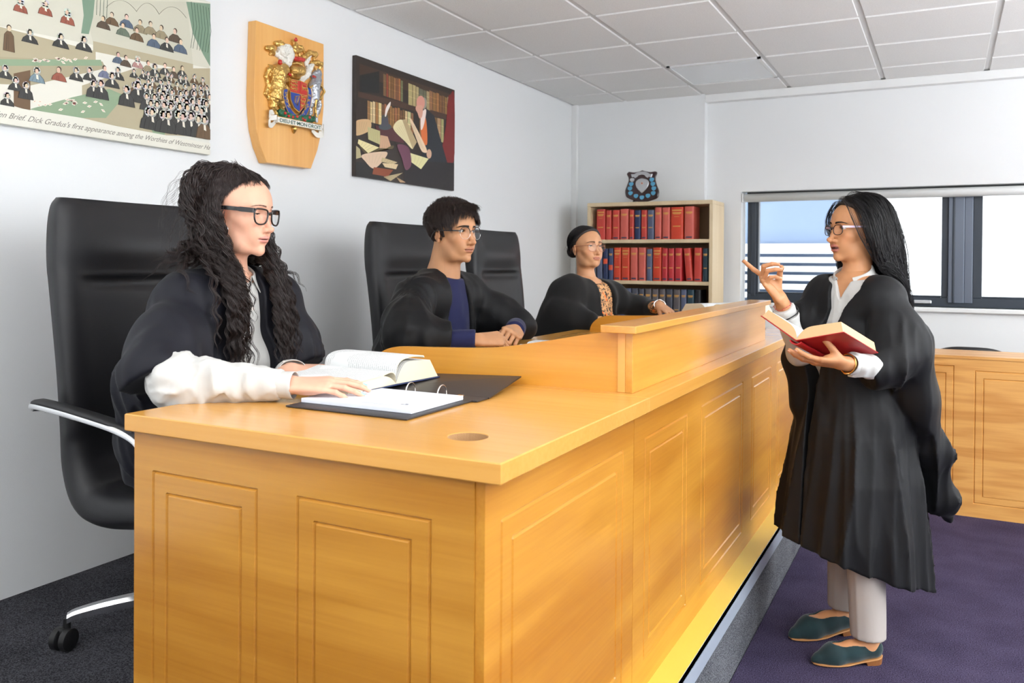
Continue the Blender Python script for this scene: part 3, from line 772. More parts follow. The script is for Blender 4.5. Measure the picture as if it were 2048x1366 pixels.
# ================================================================== PAPERS AND BOOKS ON THE BENCH
def text_mat(name, col, lines=150., amt=.30, ax=0):
    m, nt, b = new_mat(name); L = nt.links.new
    tc = N(nt, 'ShaderNodeTexCoord'); sp = N(nt, 'ShaderNodeSeparateXYZ'); L(tc.outputs['Object'], sp.inputs[0])
    mu = N(nt, 'ShaderNodeMath', operation='MULTIPLY'); mu.inputs[1].default_value = lines*2*PI; L(sp.outputs[ax], mu.inputs[0])
    sn = N(nt, 'ShaderNodeMath', operation='SINE'); L(mu.outputs[0], sn.inputs[0])
    gt = N(nt, 'ShaderNodeMath', operation='GREATER_THAN'); gt.inputs[1].default_value = .1; L(sn.outputs[0], gt.inputs[0])
    no = N(nt, 'ShaderNodeTexNoise', Scale=420., Detail=1); L(tc.outputs['Object'], no.inputs['Vector'])
    g2 = N(nt, 'ShaderNodeMath', operation='GREATER_THAN'); g2.inputs[1].default_value = .42; L(no.outputs['Fac'], g2.inputs[0])
    n3 = N(nt, 'ShaderNodeTexNoise', Scale=14., Detail=0); L(tc.outputs['Object'], n3.inputs['Vector'])
    g3 = N(nt, 'ShaderNodeMath', operation='GREATER_THAN'); g3.inputs[1].default_value = .36; L(n3.outputs['Fac'], g3.inputs[0])
    m1 = N(nt, 'ShaderNodeMath', operation='MULTIPLY'); L(gt.outputs[0], m1.inputs[0]); L(g2.outputs[0], m1.inputs[1])
    m2 = N(nt, 'ShaderNodeMath', operation='MULTIPLY'); L(m1.outputs[0], m2.inputs[0]); L(g3.outputs[0], m2.inputs[1])
    m3 = N(nt, 'ShaderNodeMath', operation='MULTIPLY'); m3.inputs[1].default_value = amt; L(m2.outputs[0], m3.inputs[0])
    mx = N(nt, 'ShaderNodeMixRGB'); mx.inputs['Color1'].default_value = col; mx.inputs['Color2'].default_value = srgb(70, 72, 78)
    L(m3.outputs[0], mx.inputs['Fac']); L(mx.outputs['Color'], b.inputs['Base Color']); b.inputs['Roughness'].default_value = .8
    return m
M_page = text_mat('printed_page', srgb(228, 230, 230))
M_cream = plain('cream_page_edges', srgb(232, 220, 192), .85, bump=.5, bscale=700)
def open_book(name, loc, rz, L_, w, TL, TR, cover, label, cat='open book', slant=.03, curl=0., tiltL=0., tiltR=0., M0=None, pages=True, edge=None, group=None, topmat=None):
    """spine along local x, pages spread along +-y; TL/TR page-block thickness of the -y / +y half"""
    t = thing(name, loc, label, cat, rz if M0 is None else 0, group)
    Mx = (Matrix.Translation(loc) @ Matrix.Rotation(rz, 4, 'Z')) if M0 is None else M0
    if M0 is not None:
        l, q, s = M0.decompose(); t.location = l; t.rotation_mode = 'XYZ'; t.rotation_euler = q.to_euler()
    for sgn, T, tl in ((-1, TL, tiltL), (1, TR, tiltR)):
        Rt = Matrix.Rotation(sgn*tl, 4, 'X')
        W = lambda p: tuple(Mx @ Rt @ Vector(p))
        n = 22; top = []
        for i in range(n+1):
            u = i/n; y = u*(w-slant*(.2+.8*min(1, T/.04)))
            z = T*(1-(1-min(1, u*2.4))**2.6)*(1-.10*u*u)+.004
            top.append((y, z))
        prof = [(0, .0035)]+top+[(w, .0035)]
        k = len(prof)
        xs_ = np.linspace(-L_/2, L_/2, 9)
        G = np.array([[W((x, sgn*y, z)) for y, z in prof] for x in xs_])
        m = MB(); m.grid(G, closed_v=True)
        for gi in (0, 8): m.add([tuple(p) for p in G[gi]], [tuple(range(k))])
        for fi, f in enumerate(m.f[:8*k]):
            j = fi % k
            m.mi[fi] = 1 if 1 <= j <= n else 0
        o = m.build('page_block', [edge or M_cream, topmat or M_page], t); smooth_by_angle(o, 35)
        m = MB(); m.box((-L_/2-.004, 0 if sgn > 0 else -w-.005, 0), (L_/2+.004, w+.005 if sgn > 0 else 0, .003), .0008, Mx @ Rt); m.build('cover_board', cover, t)
        if curl and sgn > 0:
            # a raised leaf of pages rolling over the thick half
            pr = catmull([(0, .006, 0), (.006, T*.9, 0), (.03, T+.010, 0), (.07, T+.013, 0), (w*.62, T+.010, 0), (w*.66, T+.006, 0)], 24)
            th = .0035
            up = [(p[0], p[1]+th) for p in pr]; lo_ = [(p[0], p[1]) for p in pr][::-1]
            pf = up+lo_; G = np.array([[W((x, sgn*y, z)) for y, z in pf] for x in xs_]); k = len(pf)
            m = MB(); m.grid(G, closed_v=True)
            for gi in (0, 8): m.add([tuple(p) for p in G[gi]], [tuple(range(k))])
            for fi, f in enumerate(m.f[:8*k]): m.mi[fi] = 1 if fi % k < 23 else 0
            o = m.build('raised_leaves', [edge or M_cream, topmat or M_page], t); smooth_by_angle(o, 35)
        if curl and sgn < 0:
            pr = catmull([(0, .006, 0), (.004, T*1.0, 0), (.018, T+.008, 0), (.04, T+.005, 0), (.08, T*.98, 0), (w*.8, T*.92, 0)], 24)
            th = .0028; pf = [(p[0], p[1]+th) for p in pr]+[(p[0], p[1]) for p in pr][::-1]
            G = np.array([[W((x, sgn*y, z)) for y, z in pf] for x in xs_]); k = len(pf)
            m = MB(); m.grid(G, closed_v=True)
            for gi in (0, 8): m.add([tuple(p) for p in G[gi]], [tuple(range(k))])
            for fi, f in enumerate(m.f[:8*k]): m.mi[fi] = 1 if fi % k < 23 else 0
            o = m.build('raised_leaves', [edge or M_cream, topmat or M_page], t); smooth_by_angle(o, 35)
    return t
M_navyc = plain('navy_book_cover', srgb(40, 56, 96), .5)
# binder
M_bind = plain('black_binder', srgb(44, 42, 44), .45, bump=.15, bscale=500)
t = thing('ring_binder', (-1.13, 1.70, DZ), 'open black ring binder lying flat on the near desk', 'ring binder')
MB().box((-1.295, 1.410, DZ+.001), (-.972, 1.672, DZ+.0045), .001).build('cover', M_bind, t)
MB().box((-1.295, 1.672, DZ+.001), (-.958, 1.726, DZ+.0045), .001, Matrix.Identity(4)).build('spine', M_bind, t)
m = MB(); g = [(-1.295, 1.727), (-.956, 1.727), (-.995, 1.972), (-1.295, 1.972)]
zz = [DZ+.0045, DZ+.0045, DZ+.024, DZ+.012]
m.add([(a, b, z) for (a, b), z in zip(g, zz)]+[(a, b, z-.0032) for (a, b), z in zip(g, zz)], [(0, 1, 2, 3), (7, 6, 5, 4), (0, 1, 5, 4), (1, 2, 6, 5), (2, 3, 7, 6), (3, 0, 4, 7)])
m.build('cover', M_bind, t)
M_ring = plain('ring_metal', (.9, .88, .85, 1), .15, metal=1.)
for x in (-1.155, -1.065):
    m = MB(); m.tube([(x, 1.692+.020*math.cos(a), DZ+.010+.020*math.sin(a)) for a in np.linspace(-.35, PI+.35, 22)], .0016, 8); m.build('ring', M_ring, t, True)
MB().box((-1.20, 1.684, DZ+.0045), (-1.02, 1.700, DZ+.007), .001).box((-1.025, 1.680, DZ+.0045), (-1.01, 1.704, DZ+.010), .002).build('ring_plate', M_ring, t)
# pad of paper
t = thing('paper_stack', (-1.14, 1.55, DZ), 'stack of white paper on the open binder, with a small printed mark', 'paper')
MB().box((-1.291, 1.456, DZ+.005), (-.992, 1.668, DZ+.0145), .0008).build('sheets', plain('white_paper', srgb(226, 230, 240), .7), t)
m = MB(); 
for i, (a, b) in enumerate([(-1.045, 1.50), (-1.038, 1.507), (-1.034, 1.499)]): m.box((a-.004, b-.002, DZ+.0146), (a+.004, b+.002, DZ+.0148))
for i in range(2): m.box((-1.15, 1.475+.008*i, DZ+.0146), (-1.02, 1.4758+.008*i, DZ+.0147), 0)
m.build('printed_mark', plain('ink', srgb(70, 72, 84), .7), t)
open_book('law_book', (-1.345, 1.735, DZ+.014), math.radians(-4), .245, .175, .026, .052, M_navyc, 'thick open law book with cream page edges under the curly-haired woman\'s hands', curl=1, slant=.035, tiltL=-.02)
open_book('law_book', (-1.265, 2.80, DZ+.0005), math.radians(10), .25, .17, .022, .022, M_navyc, 'open book in front of the man, half hidden by the curved divider')
t = thing('law_book', (-.95, 4.17, DZ), 'closed navy law book lying under the far open book', 'book')
MB().box((-1.10, 4.04, DZ+.0005), (-.80, 4.30, DZ+.0035), .001).box((-1.10, 4.04, DZ+.062), (-.80, 4.30, DZ+.0655), .001).box((-1.10, 4.04, DZ+.0005), (-1.096, 4.30, DZ+.0655), .001).build('cover', M_navyc, t)
MB().box((-1.095, 4.045, DZ+.0038), (-.805, 4.295, DZ+.0618)).build('page_block', M_cream, t)
open_book('law_book', (-.965, 4.16, DZ+.066), math.radians(62), .26, .19, .062, .060, M_navyc, 'open book at the far end of the bench, lying on a closed one', slant=.04)
# generated numbers for the pictures on the wall: all in metres on the wall plane (along the wall, height)
A_FIG=[(1.647,2.1536,0.0133,'r',2,1.3,2.2),(1.7295,2.1684,0.0141,'r',2,1.3,2.2),(1.8075,2.1603,0.0148,'r',2,1.3,2.2),(1.61,2.0575,0.0141,'b',0,0.95,4.2),(1.678,2.0608,0.0136,'k',1,1.5,2.0),(1.7833,2.0726,0.0146,'k',1,1.5,2.0),(1.8673,2.083,0.0153,'k',1,1.5,2.0),(1.9757,2.1957,0.0137,'b',0,1.5,2.1),(2.0347,2.204,0.0142,'n',0,1.5,2.1),(1.9421,2.1737,0.0134,'d',0,1.5,2.1),(2.0922,2.1992,0.0146,'t',0,1.5,2.1),(2.1366,2.2043,0.015,'t',0,1.5,2.1),(2.0208,2.1698,0.014,'g',0,1.5,2.1),(2.186,2.2022,0.0154,'t',0,1.5,2.1),(2.0778,2.1669,0.0145,'b',0,1.5,2.1),(2.2487,2.2049,0.016,'d',0,1.5,2.1),(2.1518,2.1619,0.0152,'n',0,1.5,2.1),(2.2094,2.1629,0.0157,'k',0,1.5,2.1),(2.273,2.1715,0.0162,'n',0,1.5,2.1),(2.0003,2.0614,0.0125,'n',0,1.35,2.0),(2.0318,2.0574,0.0127,'d',0,1.35,2.0),(2.0818,2.0641,0.0131,'p',2,1.35,2.0),(2.126,2.058,0.0134,'t',0,1.35,2.0),(2.2021,2.0646,0.014,'k',0,1.35,2.0),(2.1561,2.0517,0.0152,'k',1,1.35,2.0),(1.946,2.0015,0.0135,'u',0,1.35,2.0),(2.2816,2.0716,0.0138,'k',0,1.35,2.0),(1.5984,1.9289,0.0129,'k',1,1.35,2.0),(2.2414,2.0599,0.0136,'d',0,1.35,2.0),(1.7776,1.9607,0.0146,'r',0,1.35,2.0),(2.0005,2.0068,0.0139,'k',1,1.35,2.0),(1.8391,1.9722,0.0139,'k',1,1.35,2.0),(1.8901,1.9828,0.0143,'k',1,1.35,2.0),(1.7011,1.9421,0.015,'s',1,1.35,2.0),(2.0659,2.0172,0.0101,'k',1,1.35,2.0),(2.1054,2.0203,0.0103,'k',1,1.35,2.0),(2.1257,2.0197,0.0104,'k',1,1.35,2.0),(2.2104,2.033,0.0109,'k',1,1.35,2.0),(2.1635,2.0215,0.0107,'k',1,1.35,2.0),(2.2299,2.0329,0.011,'b',1,1.35,2.0),(1.9765,1.9807,0.0165,'k',1,1.35,2.0),(2.3407,2.0524,0.0118,'b',1,1.35,2.0),(2.2734,2.036,0.0113,'k',1,1.35,2.0),(2.2987,2.0383,0.0116,'k',1,1.35,2.0),(2.3822,2.0474,0.012,'b',1,1.35,2.0),(2.1448,2.0004,0.0126,'b',1,1.35,2.0),(2.0851,1.9874,0.0121,'k',1,1.35,2.0),(1.631,1.8979,0.0133,'k',1,1.35,2.0),(2.1287,1.9905,0.0124,'k',1,1.35,2.0),(2.1848,1.9989,0.0128,'k',1,1.35,2.6),(2.2205,2.0054,0.0131,'k',1,1.35,2.6),(1.9033,1.9395,0.015,'k',1,1.35,2.6),(1.9329,1.9452,0.0167,'k',1,1.35,2.6),(2.2572,2.0063,0.0133,'b',1,1.35,2.6),(2.067,1.9663,0.0139,'b',1,1.35,2.6),(1.6643,1.888,0.0136,'k',1,1.35,2.6),(2.0822,1.9677,0.0197,'k',1,1.35,2.6),(2.2951,2.0053,0.0136,'b',1,1.35,2.6),(2.3387,2.0128,0.0139,'k',1,1.35,2.6),(2.1135,1.9701,0.0143,'k',1,1.35,2.6),(2.1342,1.9711,0.0144,'k',1,1.35,2.6),(2.4037,2.0184,0.0144,'k',1,1.35,2.6),(2.3728,2.0121,0.0142,'b',1,1.35,2.6),(2.2058,1.9788,0.015,'k',1,1.35,2.6),(2.0357,1.9435,0.0185,'k',1,1.35,2.6),(2.1752,1.9655,0.0147,'k',1,1.35,2.6),(2.2341,1.9704,0.0153,'b',1,1.35,2.6),(2.3749,1.9937,0.0164,'b',1,1.35,2.6),(2.2993,1.9797,0.0159,'k',1,1.35,2.6),(2.3386,1.9856,0.0162,'k',1,1.35,2.6),(2.2733,1.9722,0.0156,'k',1,1.35,2.6),(2.1948,1.9538,0.0211,'k',1,1.35,2.6),(1.604,1.8443,0.013,'k',1,1.35,2.6),(2.1203,1.9348,0.0162,'k',1,1.35,2.6),(2.4168,1.9849,0.0168,'b',1,1.35,2.6),(2.1541,1.9377,0.0165,'b',1,1.35,2.6),(2.1865,1.9426,0.0169,'k',1,1.35,2.6),(2.2149,1.9465,0.0171,'b',1,1.35,2.6),(2.256,1.9466,0.0176,'k',1,1.35,2.6),(2.2892,1.9487,0.0179,'k',1,1.35,2.6),(2.3302,1.9512,0.0183,'k',1,1.35,2.6),(2.3675,1.9563,0.0187,'k',1,1.35,2.6),(2.3868,1.9547,0.0233,'k',1,1.35,2.6),(2.1383,1.9112,0.0184,'k',1,1.35,2.6),(2.3987,1.9555,0.019,'k',1,1.35,2.6),(2.3027,1.9369,0.024,'k',1,1.35,2.6),(2.1656,1.9125,0.0187,'k',1,1.35,2.6),(2.2302,1.9213,0.0239,'k',1,1.35,2.6),(2.1992,1.9147,0.0191,'k',1,1.35,2.6),(2.2691,1.9217,0.0198,'k',1,1.35,2.6),(2.2277,1.9142,0.0193,'k',1,1.35,2.6),(2.3033,1.9246,0.0202,'k',1,1.35,2.6),(2.3507,1.9291,0.0207,'k',1,1.35,2.6),(2.3795,1.9212,0.021,'k',1,1.35,2.6),(2.1281,1.8798,0.0202,'k',1,1.35,2.6),(2.145,1.8799,0.0205,'k',1,1.35,2.6),(2.1933,1.8788,0.021,'k',1,1.35,2.6),(2.2627,1.8895,0.0219,'k',1,1.35,2.6),(2.2161,1.8806,0.0213,'k',1,1.35,2.6),(2.3242,1.8923,0.0226,'k',1,1.35,2.6),(2.2867,1.8851,0.0222,'k',1,1.35,2.6),(2.3627,1.8879,0.0231,'k',1,1.35,2.6),(2.3907,1.8893,0.0234,'b',1,1.35,2.6)]
A_POL=[('paper',[(1.4501,2.1974),(2.4201,2.364),(2.4232,1.8138),(1.4508,1.7761)]),('beige',[(1.4501,2.1924),(2.4149,2.3585),(2.4163,2.0997),(1.4503,2.0504)]),('wallb',[(1.8604,2.2163),(2.3048,2.3345),(2.3351,2.0961),(1.9061,2.0699)]),('green',[(1.8604,2.2192),(1.9088,2.2311),(1.9025,2.1692),(1.8864,2.1064),(1.8576,2.1022),(1.867,2.1657)]),('green',[(2.3007,2.3334),(2.4201,2.3586),(2.4215,2.1076),(2.3857,2.1475),(2.3345,2.2161)]),('tan',[(1.4503,2.0554),(1.9127,2.0537),(1.9129,1.9946),(1.4505,1.9387)]),('tan',[(1.9027,2.0868),(2.3351,2.0994),(2.3352,2.0694),(1.9029,2.0515)]),('panel',[(1.4505,1.9387),(1.9393,2.0239),(1.9527,2.0029),(1.6813,1.8912),(1.4507,1.8574)]),('tan',[(1.8614,1.9256),(2.0711,2.0276),(2.4216,2.1008),(2.4231,1.8275),(2.1534,1.797),(1.8618,1.8149)]),('green2',[(1.5302,1.9434),(1.9326,2.0285),(1.9393,2.009),(1.5303,1.9225)]),('green2',[(1.6758,1.8133),(1.8238,1.8781),(1.9665,1.9336),(2.0288,1.9208),(1.9534,1.8293),(1.8618,1.8149)]),('green2',[(2.0934,1.9074),(2.1756,1.9472),(2.2304,1.8921),(2.1995,1.7969),(2.1534,1.797)]),('brown',[(1.6255,1.9184),(1.68,1.9405),(1.6803,1.8085),(1.6258,1.8158)])]
A_ARC=[[(1.952,2.2151),(1.962,2.2268),(1.9722,2.2367),(1.9824,2.2448),(1.9927,2.2511),(2.003,2.2556),(2.0134,2.2583),(2.0239,2.2591),(2.0345,2.258),(2.0451,2.2551),(2.0558,2.2503),(2.0666,2.2435),(2.0775,2.2349)],[(2.0775,2.237),(2.0853,2.2486),(2.0932,2.2585),(2.1011,2.2664),(2.109,2.2725),(2.117,2.2767),(2.125,2.2791),(2.1331,2.2794),(2.1412,2.2779),(2.1494,2.2744),(2.1576,2.269),(2.1659,2.2616),(2.1742,2.2522)],[(2.1742,2.2503),(2.1844,2.2626),(2.1946,2.2731),(2.205,2.2816),(2.2153,2.2883),(2.2258,2.293),(2.2363,2.2957),(2.2469,2.2965),(2.2576,2.2953),(2.2683,2.2921),(2.2792,2.2868),(2.29,2.2795),(2.301,2.2702)]]
A_PAP=[(1.7301,1.8369,0.3),(1.9427,1.8527,-0.46),(1.865,1.8367,0.48),(1.6963,1.9764,-0.54),(1.7087,1.8323,-0.18),(1.8754,2.0225,0.5),(2.1519,1.8907,0.02),(1.7021,1.9785,-0.56),(1.8721,1.8682,0.18),(1.6931,1.9726,0.35),(1.7841,1.8304,0.36),(2.1395,1.8336,0.54),(1.7772,1.9959,0.46),(2.1341,1.9014,0.53),(2.1776,1.8493,0.08),(1.7125,1.8444,0.03),(1.8318,1.8599,-0.57),(2.144,1.8537,-0.56),(1.8038,1.9995,0.44),(1.9129,1.8784,0.3),(2.1337,1.8545,-0.15),(1.7458,1.8416,0.1),(1.7112,1.9761,0.5),(1.8191,1.8677,-0.42),(1.8358,2.0089,0.42),(1.8372,1.8644,-0.36),(1.8333,1.8564,0.24),(1.889,1.859,0.26),(1.7387,1.9826,0.21),(1.8181,2.0005,-0.56),(1.9342,1.8734,-0.5),(2.176,1.8725,-0.2),(1.6943,1.8424,0.55),(2.1494,1.9088,-0.07),(1.7995,1.8527,0.31),(2.1614,1.9075,-0.19),(1.8322,1.8594,0.21),(1.8272,1.8685,0.5),(2.1106,1.8415,-0.1),(1.728,1.983,0.09),(1.7936,2.0025,0.32),(1.7923,1.9894,-0.42),(1.8081,1.867,0.08),(1.7718,1.9986,0.03),(2.1186,1.9085,0.47),(1.8053,1.8569,0.03)]
A_P2=[('dk',[(3.3481,2.3563),(4.2922,2.3607),(4.2843,1.7552),(3.3448,1.7574)]),('shelf',[(3.3796,2.325),(4.2926,2.3292),(4.2935,2.267),(3.3801,2.2659)]),('shelf',[(3.3697,2.1838),(4.2264,2.2104),(4.2269,2.1735),(3.37,2.156)]),('mb',[(3.5794,2.3151),(3.6026,2.3137),(3.6038,2.1999),(3.5806,2.2009)]),('rb',[(3.6062,2.3216),(3.6225,2.3204),(3.6238,2.1996),(3.6075,2.2006)]),('ob',[(3.6263,2.3153),(3.6435,2.3141),(3.6447,2.1994),(3.6275,2.2003)]),('mb',[(3.6473,2.3172),(3.6688,2.3158),(3.67,2.199),(3.6485,2.2)]),('ob',[(3.6726,2.3139),(3.6912,2.3126),(3.6924,2.1987),(3.6738,2.1997)]),('mb',[(3.6949,2.3163),(3.7119,2.315),(3.7132,2.1985),(3.6962,2.1994)]),('ob',[(3.7157,2.3181),(3.7337,2.3168),(3.735,2.1982),(3.717,2.1992)]),('gb',[(3.7376,2.3122),(3.7559,2.3109),(3.7572,2.1979),(3.7388,2.1989)]),('lb',[(3.8088,2.3101),(3.8474,2.309),(3.8487,2.193),(3.8101,2.1928)]),('lb',[(3.8514,2.3093),(3.8799,2.3082),(3.8812,2.1936),(3.8527,2.1937)]),('lb',[(3.884,2.3062),(3.9095,2.3051),(3.9108,2.1942),(3.8853,2.1943)]),('gb',[(3.9137,2.3021),(3.953,2.3009),(3.9543,2.195),(3.915,2.1949)]),('gb',[(3.9573,2.3001),(3.9845,2.299),(3.9857,2.1956),(3.9585,2.1957)]),('lb',[(3.9887,2.3009),(4.0266,2.2997),(4.0279,2.1965),(3.99,2.1963)]),('ob',[(4.0168,2.3088),(4.0506,2.3079),(4.0519,2.2003),(4.0181,2.2006)]),('ob',[(4.055,2.3062),(4.0875,2.3052),(4.0887,2.2007),(4.0563,2.201)]),('ob',[(4.0918,2.3097),(4.1195,2.3088),(4.1209,2.2011),(4.0932,2.2015)]),('mb',[(4.1241,2.3013),(4.1511,2.3004),(4.1524,2.2014),(4.1254,2.2018)]),('mb',[(4.1556,2.3051),(4.1794,2.3042),(4.1807,2.2018),(4.1569,2.2022)]),('ob',[(4.1841,2.301),(4.2068,2.3001),(4.2081,2.2021),(4.1853,2.2025)]),('lb',[(4.2114,2.3072),(4.2427,2.3062),(4.244,2.2025),(4.2127,2.2028)]),('ob',[(3.4449,2.1519),(3.4652,2.1514),(3.4662,2.0451),(3.4459,2.0458)]),('cb',[(3.4687,2.15),(3.4864,2.1494),(3.4874,2.0448),(3.4697,2.0456)]),('cb',[(3.4898,2.1553),(3.5096,2.1548),(3.5107,2.0446),(3.4909,2.0454)]),('ob',[(3.5132,2.1569),(3.5355,2.1563),(3.5367,2.0443),(3.5143,2.0451)]),('cb',[(3.5391,2.1566),(3.564,2.1561),(3.5651,2.044),(3.5403,2.0448)]),('mb',[(3.5676,2.1547),(3.5856,2.1541),(3.5868,2.0437),(3.5688,2.0445)]),('ob',[(3.5893,2.1592),(3.6076,2.1587),(3.6088,2.0435),(3.5904,2.0443)]),('mb',[(3.6114,2.153),(3.6336,2.1525),(3.6348,2.0432),(3.6125,2.0441)]),('ob',[(3.6373,2.1579),(3.6555,2.1574),(3.6567,2.043),(3.6385,2.0438)]),('ob',[(3.6593,2.1511),(3.6785,2.1505),(3.6796,2.0427),(3.6605,2.0435)]),('ob',[(3.6822,2.1557),(3.7045,2.1551),(3.7057,2.0425),(3.6834,2.0433)]),('ob',[(3.7083,2.1596),(3.7285,2.1591),(3.7297,2.0422),(3.7096,2.043)]),('mb',[(3.7324,2.15),(3.7503,2.1494),(3.7515,2.042),(3.7336,2.0428)]),('mb',[(3.7542,2.1561),(3.7747,2.1556),(3.776,2.0417),(3.7554,2.0425)]),('cb',[(3.7787,2.1538),(3.7985,2.1532),(3.7998,2.0414),(3.7799,2.0423)]),('cb',[(3.8025,2.1541),(3.8314,2.1536),(3.8327,2.0411),(3.8038,2.042)]),('ob',[(3.8355,2.1522),(3.8571,2.1516),(3.8583,2.0408),(3.8367,2.0417)]),('ob',[(3.9195,2.1505),(3.9559,2.151),(3.9572,2.0386),(3.9208,2.0408)]),('ob',[(3.96,2.1592),(3.9885,2.1595),(3.9899,2.0374),(3.9614,2.0392)]),('mb',[(3.9928,2.1593),(4.0276,2.1597),(4.0291,2.0359),(3.9942,2.038)]),('mb',[(4.0319,2.1594),(4.0581,2.1596),(4.0597,2.0347),(4.0334,2.0365)]),('mb',[(4.0625,2.1651),(4.0976,2.1655),(4.0992,2.0332),(4.064,2.0353)]),('lb',[(4.102,2.166),(4.1391,2.1665),(4.1408,2.0316),(4.1037,2.0338)]),('lb',[(4.1437,2.1668),(4.1706,2.167),(4.1724,2.0304),(4.1453,2.0322)]),('redc',[(4.2175,2.2951),(4.2406,2.3239),(4.2879,2.3242),(4.2898,1.9421),(4.153,1.943),(4.1964,2.1361)]),('blk',[(3.3801,2.2659),(3.5419,2.3201),(3.5431,2.205),(3.3809,2.1824)]),('plum',[(3.5091,2.034),(3.7316,2.0446),(3.7715,1.9748),(3.5454,1.9744)]),('coat',[(3.9737,2.205),(4.068,2.1729),(4.152,2.024),(4.2147,1.9172),(4.0499,1.8595),(3.9352,1.8868),(3.9618,2.0151),(3.9324,2.1203)]),('blk',[(3.7725,1.8842),(4.2852,1.9249),(4.2842,1.7585),(3.7739,1.7558)]),('blk',[(3.3464,1.8297),(3.5468,1.8373),(3.6208,1.7609),(3.3459,1.7603)]),('orange',[(3.9324,2.128),(3.9815,2.1435),(3.9975,2.004),(3.9478,2.0054),(3.9332,2.058)]),('white',[(3.9321,2.1513),(3.9668,2.1921),(3.9853,2.1834),(3.9608,2.1011),(3.933,2.0736)]),('grey',[(3.9905,2.2315),(3.9889,2.2199),(3.9841,2.2091),(3.9766,2.2005),(3.9674,2.1951),(3.9576,2.1934),(3.9484,2.1958),(3.9408,2.2019),(3.9359,2.2109),(3.9341,2.2218),(3.9356,2.2332),(3.9403,2.2439),(3.9477,2.2525),(3.9568,2.258),(3.9666,2.2598),(3.9759,2.2575),(3.9836,2.2515),(3.9886,2.2424)]),('skin',[(3.9706,2.2296),(3.9682,2.2153),(3.961,2.2018),(3.9498,2.1909),(3.9362,2.1838),(3.9217,2.1814),(3.9081,2.1839),(3.8969,2.1911),(3.8896,2.2019),(3.887,2.2152),(3.8893,2.2293),(3.8963,2.2427),(3.9072,2.2536),(3.9207,2.2608),(3.9353,2.2634),(3.949,2.2611),(3.9604,2.254),(3.9679,2.2431)]),('skin',[(3.8872,2.1983),(3.8792,2.1776),(3.8973,2.1613),(3.9184,2.1336),(3.9461,2.1536),(3.9454,2.2081)]),('greyd',[(3.6526,2.0479),(3.6492,2.0414),(3.6393,2.0346),(3.6242,2.0285),(3.6057,2.0238),(3.5861,2.021),(3.5679,2.0204),(3.5531,2.0221),(3.5434,2.026),(3.54,2.0314),(3.5433,2.0378),(3.5528,2.0444),(3.5676,2.0505),(3.5858,2.0553),(3.6053,2.0583),(3.6238,2.059),(3.6391,2.0573),(3.6491,2.0535)]),('greyd',[(3.5684,2.0863),(3.6198,2.0908),(3.6302,2.0446),(3.5592,2.0378)]),('greyd',[(3.6222,2.0985),(3.6204,2.0952),(3.6153,2.0917),(3.6075,2.0885),(3.5979,2.086),(3.5877,2.0844),(3.5781,2.0839),(3.5704,2.0847),(3.5653,2.0865),(3.5635,2.0892),(3.5652,2.0924),(3.5703,2.0958),(3.578,2.099),(3.5875,2.1016),(3.5977,2.1032),(3.6073,2.1037),(3.6152,2.103),(3.6204,2.1012)]),('white',[(3.5926,2.0974),(3.6044,2.1431),(3.6412,2.1787),(3.639,2.1563),(3.617,2.1233),(3.6025,2.0953)]),('cream',[(3.6678,2.0428),(3.7505,2.0999),(3.8512,2.0081),(3.8518,1.9545),(3.7846,1.9841)]),('cream2',[(3.7505,2.0999),(3.7832,2.1088),(3.8923,1.9982),(3.8518,1.9545)]),('cream',[(3.8258,2.1039),(3.85,2.1077),(3.9907,1.9717),(3.9626,1.9486),(3.9202,1.9746)]),('cream',[(3.7918,1.9319),(4.0129,1.919),(3.9356,1.8518),(3.8122,1.8887)]),('skin',[(4.0429,1.9503),(4.0415,1.9408),(4.037,1.9322),(4.0301,1.9254),(4.0217,1.9212),(4.0127,1.9202),(4.0042,1.9224),(3.9973,1.9276),(3.9927,1.9352),(3.9911,1.9441),(3.9925,1.9535),(3.9969,1.962),(4.0037,1.9689),(4.012,1.9731),(4.0211,1.9742),(4.0296,1.972),(4.0366,1.9669),(4.0412,1.9593)]),('purple',[(3.7068,1.959),(3.8114,1.9571),(3.8392,1.8687),(3.7862,1.8327),(3.7462,1.8963)]),('cream2',[(3.3467,2.0307),(3.462,2.0554),(3.4683,2.0066),(3.383,1.9664),(3.3451,1.9681)]),('cream',[(3.372,1.944),(3.5459,1.9239),(3.4521,1.8839),(3.3666,1.9224)]),('cream2',[(3.445,2.0174),(3.551,2.0113),(3.5554,1.9396),(3.4514,1.9546)]),('cream2',[(3.5549,1.9902),(3.6183,1.9916),(3.6564,1.9303),(3.546,1.9167)]),('olive',[(3.3722,1.9231),(3.4521,1.8839),(3.546,1.9203),(3.6564,1.9303),(3.6562,1.9488),(3.4638,1.871)]),('cream',[(3.4064,1.8714),(3.6069,1.9096),(3.5828,1.863),(3.4995,1.8108),(3.4295,1.8388)]),('cream2',[(3.5705,1.8762),(3.7078,1.8658),(3.6698,1.8505),(3.5587,1.8531)]),('cream',[(3.5708,1.8472),(3.7143,1.8553),(3.6954,1.8272),(3.5954,1.8279)]),('rust',[(3.4994,1.8179),(3.6701,1.8209),(3.6206,1.7792),(3.488,1.781)]),('cream2',[(3.5837,1.7757),(3.7601,1.815),(3.6457,1.7594)]),('cream2',[(3.3456,1.9093),(3.3836,1.8967),(3.3953,1.8561),(3.3462,1.8435)]),('cream2',[(3.6959,1.7863),(3.787,1.7645),(3.7347,1.7599)])]
